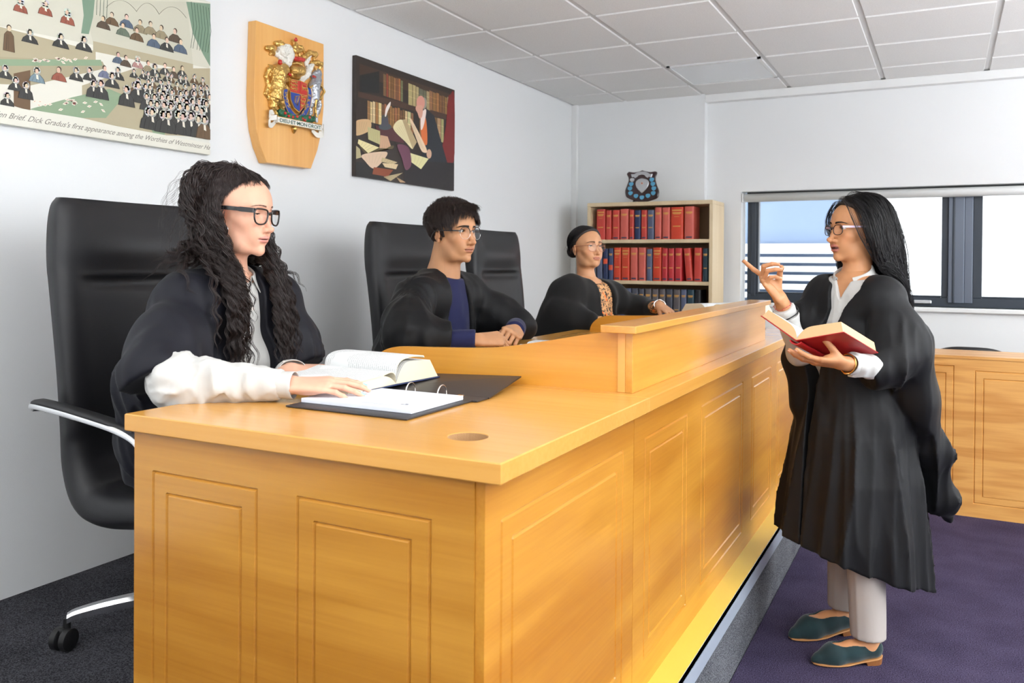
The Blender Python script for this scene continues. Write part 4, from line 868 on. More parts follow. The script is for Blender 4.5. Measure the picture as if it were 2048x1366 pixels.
A_REL={'lion':[[(2.7638,2.1481,0.0359),(2.7582,2.0957,0.0343),(2.7459,2.0452,0.0312)],[(2.7638,2.1511,0.0343),(2.8006,2.1708,0.0265),(2.8225,2.1631,0.0156)],[(2.7417,2.0444,0.0281),(2.7801,2.027,0.0218),(2.7975,2.0056,0.0133),(2.8063,1.9796,0.0101),(2.8238,1.9824,0.007)],[(2.7418,2.0324,0.0265),(2.7395,2.0019,0.0187),(2.7506,1.9767,0.0109),(2.7719,1.968,0.0078)],[(2.7753,2.0989,0.0234),(2.8142,2.0941,0.0156),(2.8407,2.0806,0.0117),(2.8539,2.0862,0.007)],[(2.7837,2.1248,0.0218),(2.8314,2.1342,0.0133),(2.8536,2.1324,0.007)],[(2.725,2.0294,0.0101),(2.7041,2.0496,0.0094),(2.7163,2.0876,0.0094),(2.702,2.1206,0.0094),(2.7158,2.1533,0.0109),(2.7299,2.1622,0.0094),(2.7268,2.1316,0.007)],[(2.7451,2.1653,0.0125),(2.724,2.1729,0.0062)],[(2.7962,2.1882,0.0125),(2.8135,2.1949,0.0062)]],'unicorn':[[(3.0197,2.1713,0.0234),(2.9961,2.1284,0.0281),(3.0012,2.0846,0.0257)],[(3.0225,2.1783,0.0203),(3.029,2.2021,0.0187),(2.9957,2.1825,0.0109)],[(2.9914,2.1275,0.0187),(2.968,2.0977,0.0109),(2.9493,2.1006,0.007)],[(2.9965,2.0773,0.0218),(2.9826,2.043,0.0133),(2.9876,2.012,0.0094),(2.9763,1.9975,0.0078)],[(3.0108,2.0799,0.0203),(3.0351,2.0455,0.0125),(3.0258,2.0053,0.0094),(3.028,1.9799,0.0078)],[(3.0396,2.0978,0.0094),(3.0525,2.0613,0.0094),(3.0431,2.021,0.007)],[(3.0337,2.2192,0.007),(3.0483,2.2157,0.0047)],[(3.0198,2.1521,0.0218),(3.0489,2.1383,0.0109),(3.0443,2.1116,0.007)]],'horn':[[(3.0222,2.2104,0.0047),(2.9953,2.2303,0.0031),(2.981,2.2464,0.0016)]],'chain':[[(3.0102,2.1566,0.0055),(3.0344,2.142,0.0055),(3.054,2.1198,0.0055),(3.03,2.0833,0.0055),(2.9966,2.071,0.0055),(2.9922,2.0255,0.0047),(3.0019,1.9951,0.0047)],[(2.9585,2.1213,0.0047),(2.9865,2.1393,0.0047),(3.0151,2.1416,0.0047)]],'mantling_white':[[(2.7957,2.249,0.0281),(2.8217,2.261,0.0281),(2.8351,2.2394,0.0265),(2.8265,2.2069,0.0203)],[(2.9211,2.1582,0.0203),(2.9533,2.1835,0.0187),(2.9765,2.2137,0.014),(2.9953,2.2335,0.0109)],[(2.953,2.2277,0.0109),(2.9668,2.256,0.0101),(2.9854,2.2792,0.0094)],[(2.753,2.2333,0.0094),(2.7873,2.2228,0.0125),(2.8134,2.2102,0.014)]],'mantling_gold':[[(2.7069,2.2438,0.0117),(2.7319,2.2465,0.0156),(2.7446,2.2314,0.0109),(2.7279,2.2228,0.0062)],[(2.757,2.2764,0.0094),(2.7869,2.2804,0.0156),(2.8129,2.2773,0.0125),(2.7956,2.2581,0.0078)],[(2.9388,2.2562,0.0125),(2.9759,2.2834,0.0133),(3.0139,2.2855,0.014),(3.0093,2.2653,0.0078)],[(2.9952,2.2431,0.0094),(3.0335,2.2513,0.0125),(3.0578,2.25,0.0109),(3.0482,2.2286,0.0062)],[(2.9432,2.2824,0.007),(2.9201,2.2959,0.0094),(2.9063,2.299,0.0062)]],'helmet':[[(2.8711,2.1792,0.0281),(2.9072,2.1867,0.0265)],[(2.8578,2.158,0.014),(2.9211,2.1613,0.014)]],'crown':[[(2.8397,2.2036,0.0101),(2.8843,2.2205,0.0109),(2.9207,2.2196,0.0101)],[(2.8484,2.2362,0.007),(2.8616,2.2484,0.0062)],[(2.9113,2.247,0.007),(2.925,2.2531,0.0062)]],'crest_lion':[[(2.8704,2.2721,0.0156),(2.8792,2.2989,0.0133),(2.8701,2.3092,0.0109)],[(2.8838,2.2751,0.014),(2.9156,2.2824,0.0109),(2.9201,2.2959,0.007)],[(2.8615,2.2639,0.007),(2.8572,2.2474,0.0062)],[(2.9065,2.274,0.007),(2.9112,2.2595,0.0062)]],'red_caps':[[(2.8617,2.2299,0.0109),(2.9114,2.2364,0.0094)],[(2.7635,2.1934,0.0101),(2.7652,2.1973,0.0094)],[(2.8629,2.3149,0.0086),(2.8647,2.3184,0.007)],[(2.8225,2.1539,0.007),(2.8313,2.1526,0.0062)],[(2.9815,2.1765,0.0055),(2.9957,2.1768,0.0047)]],'mound':[[(2.789,1.9799,0.0172),(2.8326,1.9716,0.0187),(2.8862,1.9645,0.0203),(2.941,1.9792,0.0187),(2.9973,1.9848,0.014)]],'roses':[[(2.8195,1.9695,0.007),(2.8212,1.9692,0.0062)],[(2.8459,1.9694,0.007),(2.8477,1.969,0.0062)],[(2.9088,1.9711,0.007),(2.9107,1.9708,0.0062)],[(2.9226,1.967,0.007),(2.9245,1.9666,0.0062)],[(2.8726,1.9748,0.007),(2.8744,1.9745,0.0062)],[(2.7977,1.9782,0.007),(2.7994,1.9779,0.0062)],[(2.9549,1.9846,0.007),(2.9567,1.9842,0.0062)]],'tassel':[[(2.8775,1.9227,0.014),(2.8794,1.9106,0.0078)]]}
A_SH=[(2.8314,2.1391),(2.842,2.1363),(2.8957,2.1419),(2.9444,2.1376),(2.9473,2.1192),(2.9457,2.081),(2.9313,2.0344),(2.8932,1.9955),(2.8589,2.0098),(2.8365,2.043),(2.83,2.0971)]
A_QD=(2.8962,2.0802)
A_GAR=[(2.8073,2.0928),(2.8014,2.0612),(2.8077,2.0318),(2.828,1.9985),(2.8592,1.9758),(2.888,1.9697),(2.9133,1.9825),(2.9407,2.017),(2.9571,2.0577),(2.9624,2.0967),(2.9566,2.1209)]
A_HARP=[(2.863,2.0631),(2.8899,2.0722),(2.8785,2.0254),(2.8605,2.041)]
A_SCR=[(2.7491,1.9566),(3.0358,1.9618),(3.0341,1.9345),(2.7492,1.9301)]
A_CURL=[[(2.7464,1.976,0.0),(2.7129,1.9676,0.0),(2.7089,1.9461,0.0),(2.7423,1.9513,0.0)],[(2.7551,1.9382,0.0),(2.7258,1.9157,0.0),(2.7009,1.918,0.0),(2.7049,1.9365,0.0)],[(3.0361,1.9296,0.0),(3.0604,1.9395,0.0),(3.0553,1.9582,0.0)],[(2.9882,1.9356,0.0),(3.0169,1.914,0.0),(3.0508,1.9187,0.0),(3.0507,1.9316,0.0)]]
A_BOARD=[(2.6501,2.3493),(3.0825,2.3502),(3.085,2.0542),(3.0711,1.9414),(3.0426,1.8468),(2.9991,1.7582),(2.7155,1.7542),(2.678,1.82),(2.6548,1.8878),(2.6429,1.9801),(2.6409,2.0385)]
A_HONI=[(2.8235,2.0161,1.05),(2.8129,2.0358,1.25),(2.8067,2.0561,1.45),(2.8074,2.0757,1.6)]
A_PENSE=[(2.9597,2.0835,-1.5),(2.9552,2.0606,-1.35),(2.9461,2.0381,-1.15),(2.9333,2.019,-0.95),(2.9169,2.0006,-0.7)]
# ================================================================== PICTURES AND THE COAT OF ARMS
ART = dict(paper=(222, 220, 208), beige=(206, 204, 188), wallb=(198, 196, 178), green=(120, 146, 124), green2=(138, 160, 130), tan=(176, 166, 138), panel=(168, 158, 130), brown=(108, 84, 60),
    dk=(46, 36, 28), shelf=(70, 50, 34), ob=(150, 104, 62), rb=(138, 62, 44), cb=(206, 182, 138), lb=(170, 152, 108), gb=(104, 108, 80), mb=(118, 84, 54), redc=(118, 28, 24), blk=(26, 24, 24), plum=(84, 40, 42), coat=(30, 36, 46),
    orange=(206, 106, 52), white=(228, 222, 206), grey=(150, 140, 128), skin=(206, 158, 132), greyd=(74, 78, 80), cream=(222, 206, 166), cream2=(196, 174, 130), purple=(112, 66, 86), olive=(96, 84, 54), rust=(134, 72, 44),
    r=(150, 84, 66), b=(104, 82, 58), k=(58, 58, 56), d=(86, 72, 58), n=(84, 98, 116), g=(104, 116, 100), t=(150, 138, 110), p=(176, 134, 128), u=(110, 116, 140), s=(120, 140, 150), ink=(70, 66, 58), face=(226, 196, 172), wig=(206, 206, 200), line=(92, 88, 78))
ac = lambda k: srgb(*ART[k])[:3]
def flat(m, pts, x, col):
    m.add([(x, a, b) for a, b in pts], [tuple(range(len(pts)))], col)
def ring_pts(cy, cz, a, b, n=12, rot=0.): return [(cy+a*math.cos(t)*math.cos(rot)-b*math.sin(t)*math.sin(rot), cz+a*math.cos(t)*math.sin(rot)+b*math.sin(t)*math.cos(rot)) for t in [2*PI*i/n for i in range(n)]]
def clipped(pts, y0, y1, z0, z1):
    return [(min(max(a, y0), y1), min(max(b, z0), z1)) for a, b in pts]
M_print = attr_mat('print_ink', .6, bump=.1, bscale=500); M_paint = attr_mat('painted_canvas', .4, bump=.6, bscale=240)
def tri_fix(o):
    bm = bmesh.new(); bm.from_mesh(o.data); bmesh.ops.triangulate(bm, faces=bm.faces[:]); bm.to_mesh(o.data); bm.free()
def text_mesh(body, name, mat, parent, M, size, shear=0., depth=.0002, width=None, bold=0.):
    cu = bpy.data.curves.new(name, 'FONT'); cu.body = body; cu.size = size; cu.shear = shear; cu.extrude = depth; cu.offset = bold; cu.align_x = 'LEFT'
    ob = bpy.data.objects.new(name, cu); COL.objects.link(ob)
    dg = bpy.context.evaluated_depsgraph_get(); me = bpy.data.meshes.new_from_object(ob.evaluated_get(dg))
    COL.objects.unlink(ob); bpy.data.objects.remove(ob)
    vs = np.array([v.co[:] for v in me.vertices]); 
    if width: vs[:, 0] *= width/vs[:, 0].max()
    fs = [tuple(p.vertices) for p in me.polygons]; vw = [tuple(M @ Vector(v)) for v in vs]
    return mesh_obj(name, vw, fs, mat, parent)
# ---- the long print of a crowded court
X0 = -2.6285; Y0, Y1, Z0, Z1 = 1.352, 2.4215, 1.7535, 2.366
t = thing('canvas_print', (WX, 1.88, 2.06), 'pale canvas print of a crowded courtroom, at the left edge of the wall', 'picture')
MB().box((WX+.001, Y0, Z0), (X0, Y1, Z1), .002).build('canvas', plain('print_paper', srgb(216, 216, 206), .6, vary=.05, vscale=30), t)
m = MB(); x = X0+.0002
pr = np.random.RandomState(2)
for i, (c, pts) in enumerate(A_POL):
    flat(m, clipped(pts, Y0+.001, Y1-.001, Z0+.001, Z1-.001), x+i*.00002, ac(c))
x += .0004
for a in A_ARC:
    m.tube([(x, p[0], min(p[1], Z1-.002)) for p in a], .0012, 4, col=ac('line'), sq=.3)
# curtain folds and panel lines
for yy in np.linspace(2.325, 2.412, 7): m.tube([(x, yy, 2.34), (x, yy+.012, 2.25), (x, yy-.006+.01*pr.rand(), 2.16)], .0010, 4, col=srgb(70, 94, 78)[:3])
for yy in np.linspace(1.915, 1.955, 4): m.tube([(x, yy, 2.36), (x, yy+.004, 2.28), (x, yy, 2.18)], .0009, 4, col=srgb(70, 94, 78)[:3])
for (y, z, r) in A_PAP:
    w_ = .010; p = ring_pts(y, z, w_, .0045, 4, r); flat(m, clipped(p, Y0, Y1, Z0, Z1), x+.0001, ac('white')); flat(m, ring_pts(y, z, w_*.4, .0010, 4, r), x+.00015, srgb(196, 110, 104)[:3])
# extra figures where the print runs out of the frame on the left
extra = [(y, z, .013, c, 1, 1.4, 2.2) for y, z, c in ((1.42, 2.14, 'r'), (1.50, 2.15, 'r'), (1.40, 2.04, 'k'), (1.48, 2.05, 'k'), (1.55, 2.04, 'k'), (1.42, 1.95, 'k'), (1.52, 1.94, 'b'))]
for i, (y, z, s, c, wig, bw, bh) in enumerate(extra+A_FIG):
    s *= 1.22; xx = x+.0003+i*.000022; dk = tuple(q*.35 for q in ac(c))
    hw = s*bw; b = [(y-hw*.35, z-s*.6), (y+hw*.35, z-s*.6), (y+hw*.85, z-s*1.2), (y+hw*1.05, z-s*bh), (y-hw*1.05, z-s*bh), (y-hw*.85, z-s*1.2)]
    cl = lambda P: clipped(P, Y0+.001, Y1-.001, Z0+.045, Z1-.001)
    flat(m, cl([(a+(a-y)*.10, q-(.0008 if q < z-s else -.0008)) for a, q in b]), xx, dk); flat(m, cl(b), xx+.000005, ac(c))
    for k in range(3):   # folds
        f0 = pr.uniform(-.5, .5)*hw; flat(m, cl([(y+f0, z-s*1.1), (y+f0+.0007, z-s*1.1), (y+f0*1.5+.0012, z-s*bh*.95), (y+f0*1.5, z-s*bh*.95)]), xx+.000008, dk)
    if wig or c == 'k': flat(m, cl([(y-s*.16, z-s*.7), (y+s*.2, z-s*.7), (y+s*.32, z-s*1.5), (y-s*.1, z-s*1.4)]), xx+.00001, ac('white'))
    h = s*.56
    flat(m, cl(ring_pts(y, z+(0 if wig else h*.25), h*(1.3 if wig else .82), h*(1.3 if wig else .95))), xx+.000012, tuple(q*.6 for q in ac('wig')) if wig else ac('ink'))
    if wig:
        for dx, dz, rr in ((-.35, .45, .62), (.35, .5, .6), (-.6, -.1, .5), (.55, 0, .5), (-.55, -.6, .42), (0, .75, .55)) if wig == 1 else ((-.5, .4, .7), (.5, .4, .7), (-.6, -.5, .6), (.6, -.5, .6), (-.6, -1.2, .5), (.6, -1.2, .5)):
            flat(m, cl(ring_pts(y+dx*h, z+dz*h, rr*h*1.15, rr*h*1.15, 9)), xx+.000014, tuple(q*pr.uniform(.8, 1.05) for q in ac('wig')))
    else: flat(m, cl(ring_pts(y, z+h*.5, h*.8, h*.6)), xx+.000014, srgb(70, 56, 44)[:3])
    fx = y+h*pr.uniform(-.3, .3)
    flat(m, cl(ring_pts(fx, z-h*.1, h*(.55 if wig else .66), h*(.75 if wig else .9))), xx+.000017, tuple(q*pr.uniform(.88, 1.04) for q in ac('face')))
    for e in (-.25, .25): flat(m, cl(ring_pts(fx+e*h, z+h*.05, h*.09, h*.07, 5)), xx+.00002, ac('ink'))
    flat(m, cl(ring_pts(fx, z-h*.5, h*.16, h*.05, 5)), xx+.00002, srgb(150, 80, 70)[:3])
flat(m, [(1.352, 1.7545), (2.4205, 1.7545), (2.4205, 1.800), (1.352, 1.816)], x+.0026, ac('paper'))
o = m.build('printed_scene', M_print, t, usecol=True, fixn=False); tri_fix(o)
M = Matrix(((0, 0, 1, x+.0028), (1, 0, 0, 1.555), (0, 1, 0, 1.774), (0, 0, 0, 1)))
text_mesh("lden Brief. Dick Gradus's first appearance among the Worthies of Westminster Ha", 'caption', plain('caption_ink', srgb(128, 124, 116), .7), t, M, .026, shear=.6, width=.864)
# ---- the painting of an old scholar
Y0, Y1, Z0, Z1 = 3.353, 4.296, 1.7585, 2.3625
t = thing('canvas_print', (WX, 3.82, 2.06), 'dark canvas picture of an old man reading among piles of books', 'picture')
MB().box((WX+.001, Y0, Z0), (X0, Y1, Z1), .002).build('canvas', plain('dark_canvas_edge', srgb(52, 44, 40), .5, vary=.3, vscale=20), t)
m = MB()
for i, (c, pts) in enumerate(A_P2):
    col = ac(c); xx = X0+.0002+i*.00003
    P = [(a, b) for a, b in pts]
    n = len(P)
    if n in (5, 6) and c not in ('dk', 'shelf') and len(c) != 2:
        P = [tuple(q[:2]) for q in catmull(np.array([(a, b, 0) for a, b in [P[-1]]+P+[P[0], P[1]]]), (n+2)*6+1)[6:-6]]
    P = clipped(P, Y0+.0005, Y1-.0005, Z0+.0005, Z1-.0005)
    flat(m, P, xx, tuple(q*pr.uniform(.85, 1.15) for q in col))
    if len(c) == 2 and n == 4 and c != 'dk':    # spine bands on the painted books
        for f in (.3, .6):
            q0 = (P[0][0]*(1-f)+P[3][0]*f, P[0][1]*(1-f)+P[3][1]*f); q1 = (P[1][0]*(1-f)+P[2][0]*f, P[1][1]*(1-f)+P[2][1]*f)
            flat(m, [q0, q1, (q1[0], q1[1]-.003), (q0[0], q0[1]-.003)], xx+.00001, tuple(min(1, q*1.5) for q in col))
    if c in ('cream', 'cream2') and n <= 6:      # page lines
        c0 = np.mean(P, 0)
        for k in range(5):
            a = np.array(P[0])*(1-k/5)+np.array(P[len(P)//4])*k/5; b = np.array(P[len(P)*3//4])*(1-k/5)+np.array(P[len(P)//2])*k/5
            a = a*.85+c0*.15; b = b*.85+c0*.15; d = (b-a); nn = np.array([-d[1], d[0]])/(np.linalg.norm(d)+1e-9)*.0009
            flat(m, [tuple(a-nn), tuple(b-nn), tuple(b+nn), tuple(a+nn)], xx+.00001, tuple(q*.72 for q in col))
o = m.build('painted_scene', M_paint, t, usecol=True, fixn=False); tri_fix(o)
# ---- wooden plaque with the royal arms
t = thing('coat_of_arms_plaque', (WX, 2.88, 2.05), 'shield-shaped beech plaque with a gilded lion and unicorn coat of arms in relief', 'plaque')
m = MB(); XF = -2.607
bd = A_BOARD; n = len(bd); c = np.mean(bd, 0)
m.prism(bd, WX+.001, XF-.002, lambda a, b, d: (d, a, b))
m.add([(XF-.002, a, b) for a, b in bd]+[(XF, *(c+(np.array(q)-c)*.993)) for q in bd], [(i, (i+1) % n, n+(i+1) % n, n+i) for i in range(n)]+[tuple(range(n, 2*n))])
m.build('backboard', wood('plaque_beech', srgb(240, 190, 116), srgb(222, 160, 84), 2, .35, contrast=.7), t)
MR = dict(gold=plain('gilding', srgb(212, 172, 98), .28, metal=.75), silver=plain('silver_leaf', srgb(176, 180, 188), .3, metal=.6), white=plain('white_enamel', srgb(226, 224, 216), .35), red=plain('red_enamel', srgb(190, 44, 36), .3, coat=.4), blue=plain('blue_enamel_deep', srgb(30, 62, 148), .3, coat=.4), green=plain('green_enamel', srgb(38, 100, 72), .4))
def relief(name, strokes, mat, depth=.020, k=.004, h=.0017, lump=.0012, up=0.):
    P = np.array([(XF+depth*.45+up, y, z) for s in strokes for y, z, r in s]); rmax = max(r for s in strokes for _, _, r in s)
    def fn(Q):
        d = None
        for s in strokes:
            for i in range(len(s)-1):
                (ya, za, ra), (yb, zb, rb) = s[i], s[i+1]
                e = s_cone(Q*np.array([1., 1, 1]), (XF+min(ra, depth)*.5+up, ya, za), (XF+min(rb, depth)*.5+up, yb, zb), ra, rb); d = e if d is None else smin(d, e, k)
        d = smax(d, (XF-.001)-Q[..., 0], .001)
        return d-lump*vnoise(Q, 160., 3)-lump*.5*vnoise(Q, 330., 5)
    return sdf_obj(name, fn, P.min(0)-rmax-.006, P.max(0)+rmax+.006, h, mat, t, sm=1, slack=2.4)
relief('mantling', A_REL['mantling_white'], MR['white'], .02, lump=.003)
relief('mantling', A_REL['mantling_gold'], MR['gold'], .02, lump=.002)
relief('lion', A_REL['lion'], MR['gold'], .030, lump=.0022); relief('unicorn', A_REL['unicorn'], MR['silver'], .030, lump=.0018)
relief('unicorn_horn', A_REL['horn'], MR['gold'], .02, up=.012); relief('chain', A_REL['chain'], MR['gold'], .012, up=.026, lump=.001)
relief('helmet', A_REL['helmet'], MR['gold'], .026); relief('crown', A_REL['crown'], MR['gold'], .024); relief('crest_lion', A_REL['crest_lion'], MR['gold'], .024, lump=.0018)
[relief('red_cap', [s_], MR['red'], .012, up=.022) for s_ in A_REL['red_caps']]; relief('grassy_mound', A_REL['mound'], MR['green'], .020, lump=.003); [relief('rose', [s_], MR['red'], .010, up=.024, lump=.0008) for s_ in A_REL['roses']]; relief('tassel', A_REL['tassel'], MR['gold'], .015)
# quartered shield
def plate3(pts, x0, x1, mat, name, sub=None):
    m = MB(); m.prism(pts, x0, x1, lambda a, b, d: (d, a, b)); o = m.build(name, mat, sub or t); return o
sh = plate3(A_SH, XF, XF+.022, MR['gold'], 'shield')
qy, qz = A_QD; c = np.mean(A_SH, 0); SI = [tuple(c+(np.array(p)-c)*.93) for p in A_SH]
def clip_poly(P, f):
    out = []
    for i in range(len(P)):
        a, b = P[i], P[(i+1) % len(P)]; fa, fb = f(a), f(b)
        if fa >= 0: out.append(a)
        if (fa >= 0) != (fb >= 0): s_ = fa/(fa-fb); out.append((a[0]+(b[0]-a[0])*s_, a[1]+(b[1]-a[1])*s_))
    return out
e = .0015
for nm, mt, fa, fb in (('quarter', 'red', lambda p: qy-e-p[0], lambda p: p[1]-qz-e), ('quarter', 'red', lambda p: p[0]-qy-e, lambda p: p[1]-qz-e), ('quarter', 'blue', lambda p: qy-e-p[0], lambda p: qz-e-p[1]), ('quarter', 'red', lambda p: p[0]-qy-e, lambda p: qz-e-p[1])):
    Q_ = clip_poly(clip_poly(SI, fa), fb)
    if len(Q_) > 2:
        o = plate3(Q_, XF+.0205, XF+.0240, MR[mt], nm, sh)
        # little gold beasts walking across the quarter
        cy, cz = np.mean(Q_, 0); hy = (max(p[0] for p in Q_)-min(p[0] for p in Q_)); hz = (max(p[1] for p in Q_)-min(p[1] for p in Q_))
        m = MB(); rows_ = (-.27, 0, .27) if mt == 'red' else ()
        if nm and fa((qy+1, 0)) > 0 and fb((0, qz+1)) > 0:
            m.tube([(XF+.0245, cy+hy*.30, cz-hz*.22), (XF+.0245, cy+hy*.30, cz+hz*.30), (XF+.0245, cy-hy*.30, cz+hz*.30), (XF+.0245, cy-hy*.30, cz-hz*.22)], .0012, 5); rows_ = (0,)
        for r_ in rows_:
            z = cz+r_*hz; L_ = hy*.30
            m.tube([(XF+.0245, cy-L_, z), (XF+.0255, cy, z+.002), (XF+.0245, cy+L_, z+.001)], [.0026, .0032, .0034], 6); m.sphere((XF+.0255, cy-L_*1.15, z+.004), .0036, 8, 6)
            for k in (-.8, -.3, .4, .9): m.tube([(XF+.0245, cy+L_*k, z), (XF+.0245, cy+L_*k-.003, z-.008)], .0015, 5)
            m.tube([(XF+.0245, cy+L_, z), (XF+.0245, cy+L_*1.25, z+.006), (XF+.0245, cy+L_*.9, z+.010)], .0013, 5)
        if m.v: m.build('gold_beasts', MR['gold'], sh, True)
        if mt == 'blue':
            m = MB(); hp = A_HARP; m.tube([(XF+.0245, *hp[i]) for i in (0, 1, 2, 3, 0)], .0022, 6)
            for f in (.25, .5, .75):
                a = np.array(hp[0])*(1-f)+np.array(hp[1])*f; b = np.array(hp[3])*(1-f)+np.array(hp[2])*f; m.tube([(XF+.0243, *a), (XF+.0243, *b)], .0006, 4)
            m.build('harp', MR['gold'], sh, True)
# garter with its motto
g = catmull(np.array([(XF+.017, a, b) for a, b in A_GAR]), 60)
m = MB(); tn = np.gradient(g, axis=0); nn = np.stack([0*tn[:, 0], -tn[:, 2], tn[:, 1]], -1); nn /= _n(nn)[:, None]
def ribbon(m, g, nn, w, x0, x1):
    G = np.stack([g+nn*w+V(x0, 0, 0), g+nn*w+V(x1, 0, 0), g-nn*w+V(x1, 0, 0), g-nn*w+V(x0, 0, 0)], 1); m.grid(G, closed_v=True); m.add(G[0], [(0, 1, 2, 3)]); m.add(G[-1], [(0, 1, 2, 3)])
ribbon(m, g, nn, .0125, -.006, .006); gb_ = m.build('garter', MR['blue'], t)
m = MB(); [m.tube(list(g+nn*s*.0125+V(.006, 0, 0)), .0016, 5) for s in (-1, 1)]
for i in (22, 27, 33, 38): m.sphere(g[i]+V(.0065, 0, 0), .0022, 8, 6)
m.build('gold_edging', MR['gold'], gb_, True)
def glyph(chs, spots, size):
    for ch, (y, z, a) in zip(chs, spots):
        M = Matrix(((0, 0, 1, XF+.0235), (math.cos(a), -math.sin(a), 0, y), (math.sin(a), math.cos(a), 0, z), (0, 0, 0, 1))) @ Matrix.Translation((-size*.33, -size*.36, 0))
        text_mesh(ch, 'motto_letter', MR['gold'], gb_, M, size, bold=.0004, depth=.0006)
glyph('HONI', A_HONI[::1], .024); glyph('PENSE', A_PENSE, .022)
# scroll
m = MB(); p = A_SCR; m.prism(p, XF+.014, XF+.030, lambda a, b, d: (d, a, b)); sc = m.build('scroll', MR['white'], t)
m = MB()
for crv in A_CURL:
    q = catmull(np.array([(XF+.010+.006*i, a, b) for i, (a, b, _) in enumerate(crv)]), 14)
    G = np.stack([q+V(0, 0, .011), q+V(.003, 0, .011), q+V(.003, 0, -.011), q+V(0, 0, -.011)], 1); m.grid(G, closed_v=True); m.add(G[0], [(0, 1, 2, 3)]); m.add(G[-1], [(0, 1, 2, 3)])
m.build('scroll_ends', MR['white'], sc)
m = MB()
for i, j in ((0, 1), (3, 2)): m.tube([(XF+.030, *p[i]), (XF+.030, *p[j])], .0016, 6)
m.build('gold_edging', MR['gold'], sc, True)
M = Matrix(((0, 0, 1, XF+.0302), (1, 0.0, 0, p[3][0]+.004), (.018, 1, 0, p[3][1]+.0055), (0, 0, 0, 1)))
text_mesh('\u00b7DIEU\u00b7ET\u00b7MON\u00b7DROIT', 'motto', plain('motto_green', srgb(30, 84, 70), .4), sc, M, .022, width=(p[2][0]-p[3][0])-.008, bold=.0004)
# ================================================================== PEOPLE: heads, hands, hair
def frame(F, up=(0, 0, 1), pitch=0., roll=0.):
    """columns = forward, left, up; pitch>0 looks down"""
    f = np.array(F, float); f /= np.linalg.norm(f); u = np.array(up, float)
    l = np.cross(u, f); l /= np.linalg.norm(l); u = np.cross(f, l)
    if pitch: f, u = f*math.cos(pitch)-u*math.sin(pitch), u*math.cos(pitch)+f*math.sin(pitch)
    if roll: l, u = l*math.cos(roll)+u*math.sin(roll), u*math.cos(roll)-l*math.sin(roll)
    return np.stack([f, l, u], 1)

